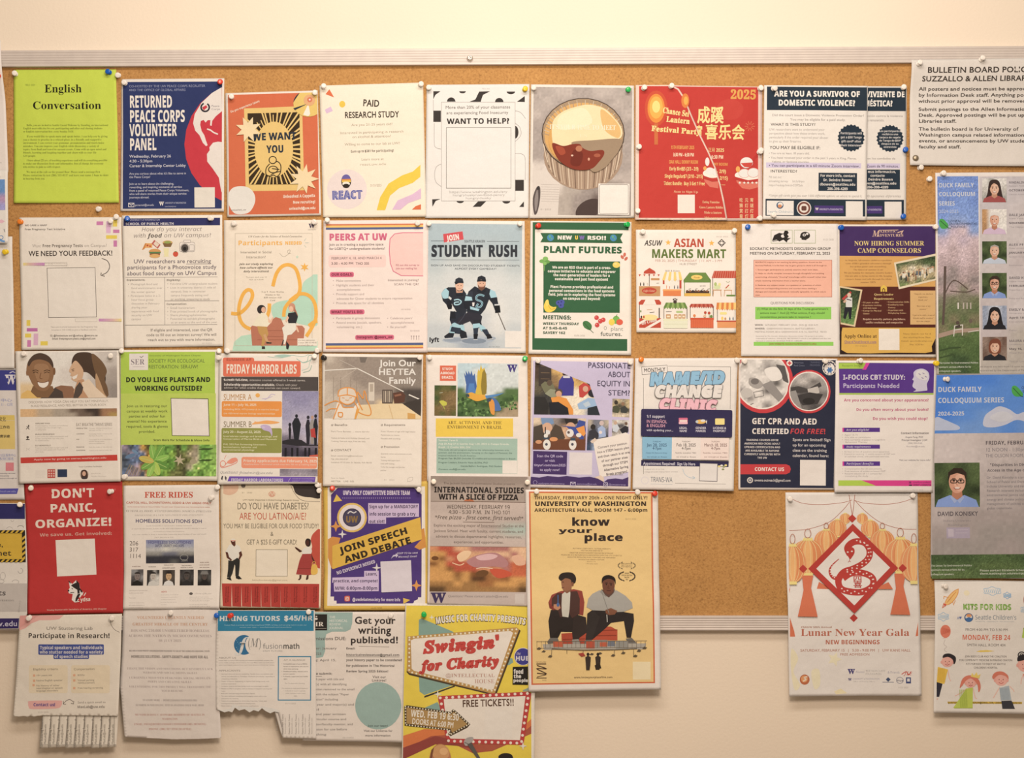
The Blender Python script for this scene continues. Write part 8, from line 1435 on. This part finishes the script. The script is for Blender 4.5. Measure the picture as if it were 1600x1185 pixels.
f.M('Fusion Math is a local STEM tutoring and academic enrichment company that\nserves middle and high school students. For over fifteen years our enthusiastic\ntutors have helped students thrive. Learn more about us online at our website.', 66, 470, 462, 7, 16.5, c_, 'r+', 'l', 0).M('•  Start part-time and set your availability. Flexible hours are available after\n    school, and especially on Thursdays. Weekends are popular, depending on\n    scheduling preference.\n•  Master of Science, Engineering, or Applied Math backgrounds, with\n    previous experience.\n•  Computer science and data backgrounds are encouraged to apply.\n•  Masters or PhD in progress, with an interest in long-term tutoring and\n    roles.\n•  Both part- and year-long commitments offered.\n•  We value dedicated, passionate and engaging tutors with a true\n    enthusiasm for teaching.\n•  Tutors are compensated for Drive time, Prep time, Travel, paid\n    training and hours of professional development.\n•  Please email your resume with all your qualifications', 72, 472, 560, 7, 17.6, c_, 'r+', 'l', 0).T('01/11/2025', 548, 625, 770, 780, 'a89c90', 'r', 0)
f.part('glance_box').F(497, 438, 731, 750, 7, '2f7c9a').M('AT A GLANCE', 535, 690, 458, 9, 14, '94887e', 'r', 'c', 0).M('•  Competitive pay of up to $45/hr\n    based on experience, plus pay for\n    drive time and prep\n•  Flexible part-time, remote and in\n    person options\n•  A friendly, supportive and nimble\n    team', 520, 715, 487, 7, 18, '7a6f66', 'r+', 'l', 0).M('Our Students Are Amazing\n \nWe receive so much good feedback\n•  A family or tutor is typically\n    often matched within a few\n    days', 520, 710, 626, 7, 18, 'a39a90', 'r', 'c', 0)
# the torn lower edge shows the white paper core
f.part('torn_edge').G('50 815 110 838 140 830 165 838 185 805 215 825 255 815 290 838 320 822 355 832 380 808 405 828 440 845 470 832 498 838 510 832 470 812 430 806 390 796 350 808 300 800 240 798 200 790 170 782 150 812 100 822', 'e8dfd2')
mt_ = f
f.PIN('160 138 red, 715 112 clear')
for i in range(5):
    x = 528 + 48 * i
    f.part('tab_text').T('Fusion Math Tutors', x + 6, x + 150, 986, 996, '84786d', 'r+', -90).T('fusionmath.com', x + 24, x + 140, 984, 993, '9d9187', 'r', -90)
# one pull tab bent off to the side
t = Flyer('', '', E2, '470 838 498 838 535 1008 522 1012', 'd3c5b6', L=1, wave=0.3, lift=(6, 3), gap=0.0006)
t.part('tab_text').T('Fusion Math Tutors', 497, 610, 960, 970, '84786d', 'r+', -100)
t.owner = mt_; t.tab = True

f = Flyer('yellow charity concert poster with retro theatre signs and marquee bulbs', 'yellow concert poster', E3, '112 55 1000 60 1048 690 1040 1560 78 1560', 'e4d6c4', L=1, wave=1.0, lift=(3, 3), name='poster', cat='poster', thick=0.0003)
yw, tl, gd = 'dcbf35', '7d9a8c', 'b58a4c'
f.part('background_print').clip('120 70 996 74 1020 400 1024 1560 92 1560 100 700').R(80, 60, 1040, 1560, yw, 0, 0)
f.G('95 1010 250 960 420 965 530 1010 640 1070 760 1060 900 1000 1030 880 1030 990 900 1050 740 1120 600 1135 480 1075 330 1070 95 1160', 'a8523c').G('95 1010 250 960 420 965 460 1000 300 1010 95 1110', 'd2713a').G('900 1000 1030 880 1030 930 930 1010', 'd2713a').G('95 1095 330 1010 520 1050 600 1100 480 1080 330 1070 95 1180', '8f4038').G('960 680 1030 650 1030 690 960 690', '8a9484').clip()
f.part('teal_arrow').G('210 172 230 162 450 255 560 330 560 560 470 640 250 715 215 690 206 500', tl).G('250 722 470 645 470 655 250 735', '3f3a32').G('840 445 885 450 892 480 860 500 840 500', tl).G('235 815 345 765 380 830 260 830', tl).clip()
def bulbs(f, P, step, r_, c_):
    P = pts(P); d = 0.0
    for i in range(len(P)):
        (x0, y0), (x1, y1) = P[i], P[(i + 1) % len(P)]; L_ = math.hypot(x1 - x0, y1 - y0)
        while d < L_: f.O(x0 + (x1 - x0) * d / L_, y0 + (y1 - y0) * d / L_, r_, r_, c_); d += step
        d -= L_
f.part('theatre_sign#1').G('135 300 920 232 945 250 770 712 745 716 140 570 122 550', '4d3d2a').G('128 292 915 226 935 240 760 700 745 706 142 556 124 540', gd).G('152 320 180 308 870 252 890 265 750 672 730 678 175 540 158 525', 'e3d5c4')
bulbs(f, '142 300 915 240 915 252 755 688 150 550 140 535', 31, 7, 'efe2c0')
f.T("Swingin'", 250, 806, 330, 412, 'b63a34', 'e++++', -4.5).T('for Charity', 238, 800, 470, 540, 'b63a34', 'e++++', -4).T("Swingin'", 249, 803, 333, 410, 'c04038', 'e++++', -4.5).T('for Charity', 236, 798, 472, 538, 'c04038', 'e++++', -4).T('@INTELLECTUAL', 402, 758, 560, 584, 'b98d7c', 's-', 0).T('HOUSE', 612, 756, 600, 630, 'b98d7c', 's-', 0)
f.part('theatre_sign#2').G('352 722 1005 690 1022 705 1018 740 965 1075 430 1060 405 1020 350 745', 'b53a38').G('390 745 980 722 975 760 940 1040 440 1028 415 990', 'e3d5c4')
bulbs(f, '365 735 1003 702 950 1062 425 1045', 45, 10, 'e9d8c4')
f.T('FREE TICKETS!!', 525, 900, 752, 800, '5a3f30', 'r++', -1.5)
f.part('arrow_sign').G('105 795 125 788 440 835 458 815 480 830 582 925 560 950 440 1010 420 995 440 970 108 935', '4d3d2a').G('122 805 445 850 462 835 560 925 450 985 440 958 122 920', 'a8834c')
bulbs(f, '114 797 440 842 462 824 572 925 436 1000 430 964 114 928', 21, 5, 'e6d8b8')
f.T('WED. FEB 19 6:30', 152, 500, 820, 868, 'e8dcc8', 'b+', 5).T('DOORS AT 6:00 PM', 160, 462, 882, 920, 'e4d6c0', 'r++', 5.5)
f.part('headline_text').T('MUSIC FOR CHARITY PRESENTS', 330, 985, 128, 178, '4d3a2c', 'b++++', 0.6, 0.33).T('MUSIC FOR CHARITY PRESENTS', 333, 981, 130, 174, 'efe4d4', 'b++', 0.6, 0.33)
f.part('round_badge').clip('895 360 996 360 1000 520 895 520').O(962, 437, 64, 64, 'd8ccc4').O(962, 437, 60, 60, '3d3a80').T('the', 915, 945, 405, 425, 'd8ccd4', 'i', 0).T('HUB', 908, 1012, 434, 465, 'e6dce0', 'b++', 0).clip()
f.part('square_badge').G('888 512 998 508 998 642 886 640', '26211d').T('feed', 895, 966, 530, 560, 'e6dcd0', 'b++', 0).T('the', 895, 950, 566, 592, 'e6dcd0', 'b++', 0).T('people', 892, 1000, 598, 620, 'e6dcd0', 'b++', 0)
f.part('sparkle_print').S(303, 155, 20, 6, 4, 'efe4d0').S(347, 708, 30, 8, 4, 'e6dccb').S(962, 1082, 30, 9, 4, 'e6dccb')
f.part('microphone_print').G('535 1050 560 1022 600 1018 602 1040 580 1070 548 1080', 'a39a92', 1).N('540 1055 575 1070', 6, '6d665f').G('560 1070 590 1055 660 1180 640 1185', '5a534d').G('640 1185 660 1180 720 1300 700 1310', '5a534d')
f.part('singer_photograph#1').O(365, 1190, 80, 125, 'b5764c').O(370, 1130, 62, 58, 'c9925c').O(390, 1120, 30, 26, 'dba870').G('290 1180 300 1110 320 1090 300 1200', '7a4a30').O(335, 1200, 12, 8, '4a2c20').O(405, 1200, 12, 8, '4a2c20').N('320 1185 350 1182', 7, '5a3826').N('390 1182 420 1185', 7, '5a3826').N('372 1200 362 1235 382 1238', 7, '8a5434').N('345 1265 395 1265', 10, '7a4030').G('230 1400 290 1320 365 1330 440 1320 500 1400 510 1560 220 1560', '3a3f52')
f.part('singer_photograph#2').G('785 1180 790 1150 830 1135 880 1150 895 1190 880 1260 840 1290 800 1260', '4d4644', 1).O(838, 1160, 50, 26, '2c2624').O(820, 1205, 8, 5, '1c1816').O(858, 1205, 8, 5, '1c1816').N('820 1250 858 1250', 8, '2c2220').G('730 1400 790 1310 840 1320 890 1310 960 1400 960 1560 720 1560', '2c2a2c')
f.part('blank_panel').R(684, 826, 884, 1026, 'e5d8c8', 0, 0)
f.PIN('245 128 green')

# ---------------------------------------------------------------- sheets that run off past the left end of the picture
f = Flyer('plain white sheet hung over the board frame at its far end', 'white sheet over the frame', L1, '-640 70 22 68 62 930 -640 925', 'd9cabd', L=1, wave=0.6, over=1, lift=(1, 2), name='notice', cat='notice')
f.part('body_text').T('uw.edu', -60, 18, 862, 872, 'a0948a', 'r').T('Community notices are posted at the desk', -560, -120, 300, 320, 'a0948a', 'r')
f.PIN('8 302 red')
f = Flyer('white flyer end with a blue and pink photo strip above the yellow pin', 'blue and pink photo flyer', L1, '-620 928 62 918 66 1402 -620 1410', 'd8cdc0', L=2, wave=0.6, lift=(1, 2))
f.part('photograph').P(-580, 985, 45, 1188, 'aaaa abba cbbc dddd', dict(a='5f86b4', b='7a9cc0', c='b08aa4', d='9a94c0'), 0.08)
f.part('pink_mark').G('-5 1258 20 1245 45 1258 20 1272', 'd8a8b0')
f.part('drawing_print').N('-40 1385 0 1372 20 1385 45 1392', 12, '5f8fc0', 1).Q(20, 1365, 14, 12, 4, '4a7aa8').N('38 1308 45 1330', 4, '6d6a70')
f.PIN('2 955 clear')
pin(10.5, 393.5, 'yellow', 'at the lower end of the blue and pink photo flyer')
f = Flyer('long blank white sheet hanging at the edge between a photo flyer and a purple one', 'long blank white sheet', L2, '-640 262 78 252 98 1128 -640 1135', 'd9cdbf', L=0, wave=1.2, lift=(1, 3), name='notice', cat='notice')
f = Flyer('purple headed campus flyer with a white W and yellow boxes of Chinese text', 'purple W flyer', L3, '-600 85 122 78 190 1092 -600 1098', 'd2c5ba', L=0, wave=0.8, lift=(1, 2))
f.part('heading_band').G('-580 92 125 92 130 248 -580 248', '393a7c').T('W', 40, 124, 130, 196, 'd2c8c8', 's+++', 0).N('70 115 95 102 118 115', 8, 'b8b0bc')
f.part('yellow_panel').G('-560 440 108 440 112 480 -560 480', 'd3b557').G('-560 482 112 482 115 702 -560 702', 'd3b565').T('文化', -10, 44, 458, 484, '4d4230', 'r+', 0).T('法律工作坊', -60, 74, 524, 542, '4d4230', 'r++', 0).T('免费讲座', -30, 76, 595, 612, '4d4230', 'r++', 0)
f.part('body_text').T('中心', 0, 0.1 + 90, 315, 335, '8087b0', 'r', 0).T('11 - 12月', 2, 96, 348, 368, '8087b0', 'r', 0).T('学生社区服务中心', -40, 122, 742, 758, '7a80aa', 'r', 0).T('联系我们报名', -30, 104, 768, 786, '7a80aa', 'r', 0).M('community services\nof University\nRestore it through us', -20, 128, 885, 9, 19, '5a5560', 'r+')
f.part('pink_square').R(42, 806, 105, 870, 'd0787c', 0, 0)
f.part('purple_label').G('-400 1012 142 1005 130 1048 -400 1055', '54509a').T('school.uw.edu', -20, 122, 1020, 1035, 'a8a4c8', 'r', 0)
f = Flyer('white flyer end with a yellow and black hazard striped panel and purple bands', 'hazard stripe flyer', L4, '-620 78 190 84 222 930 165 1050 -620 1062', 'd6cabc', L=0, wave=0.8, lift=(1, 2))
f.part('heading_band').G('-600 84 188 88 190 205 -600 205', '2f2c5e')
f.part('hazard_panel').G('-500 290 190 292 196 540 -500 538', '2b2620').G('-500 315 165 316 168 515 -500 513', 'cfa528')
for i in range(18): x = -480 + 37 * i; f.G([(x, 314), (x + 20, 292), (x + 38, 292), (x + 18, 314)], 'cfa528').G([(x, 538), (x + 20, 516), (x + 38, 516), (x + 18, 538)], 'cfa528')
for i in range(5): f.G([(168, 350 + 40 * i), (192, 330 + 40 * i), (193, 350 + 40 * i), (168, 370 + 40 * i)], 'cfa528')
f.T('Internet', -190, 84, 445, 488, '3d3428', 'r+', 0).T('Free,', -120, 22, 385, 420, '3d3428', 'r+', 0)
f.part('doodle_print').Q(92, 212, 12, 12, 3, 'a3998f', 0, 180).Q(70, 280, 22, 14, 3, 'a3998f', 180, 360).Q(155, 268, 22, 12, 5, '8f857c', 180, 380).Q(155, 605, 18, 20, 5, 'b0a69b', -90, 180).Q(20, 645, 20, 28, 3, 'a3998f').Q(12, 685, 20, 14, 3, 'a3998f').Q(120, 690, 25, 16, 5, 'b0a69b', 180, 400)
f.part('grey_panel').G('-600 702 212 700 218 912 -600 915', 'b9ada2').T('Students', -230, 54, 750, 790, '4a4340', 'r+', 0).T('and transportation', -190, 118, 818, 835, '8d837b', 'r', 0).T('@uwcirc', 162, 250, 905, 918, 'a3998f', 'r', -85)
f.part('footer_band').G('-600 968 160 965 155 1042 -600 1052', '35295a').T('circle.uw.edu', -210, 148, 990, 1030, 'cfc6d2', 'r+', -1)
f.PIN('155 98 white')
pin(340 + 22 / 4.848 - 4, 961, 'blue', 'beside the heading band of the math tutor flyer')

# ---------------------------------------------------------------- put everything up
for q in ALL: q.build()
plant_pins()
bpy.data.objects.remove(tob)
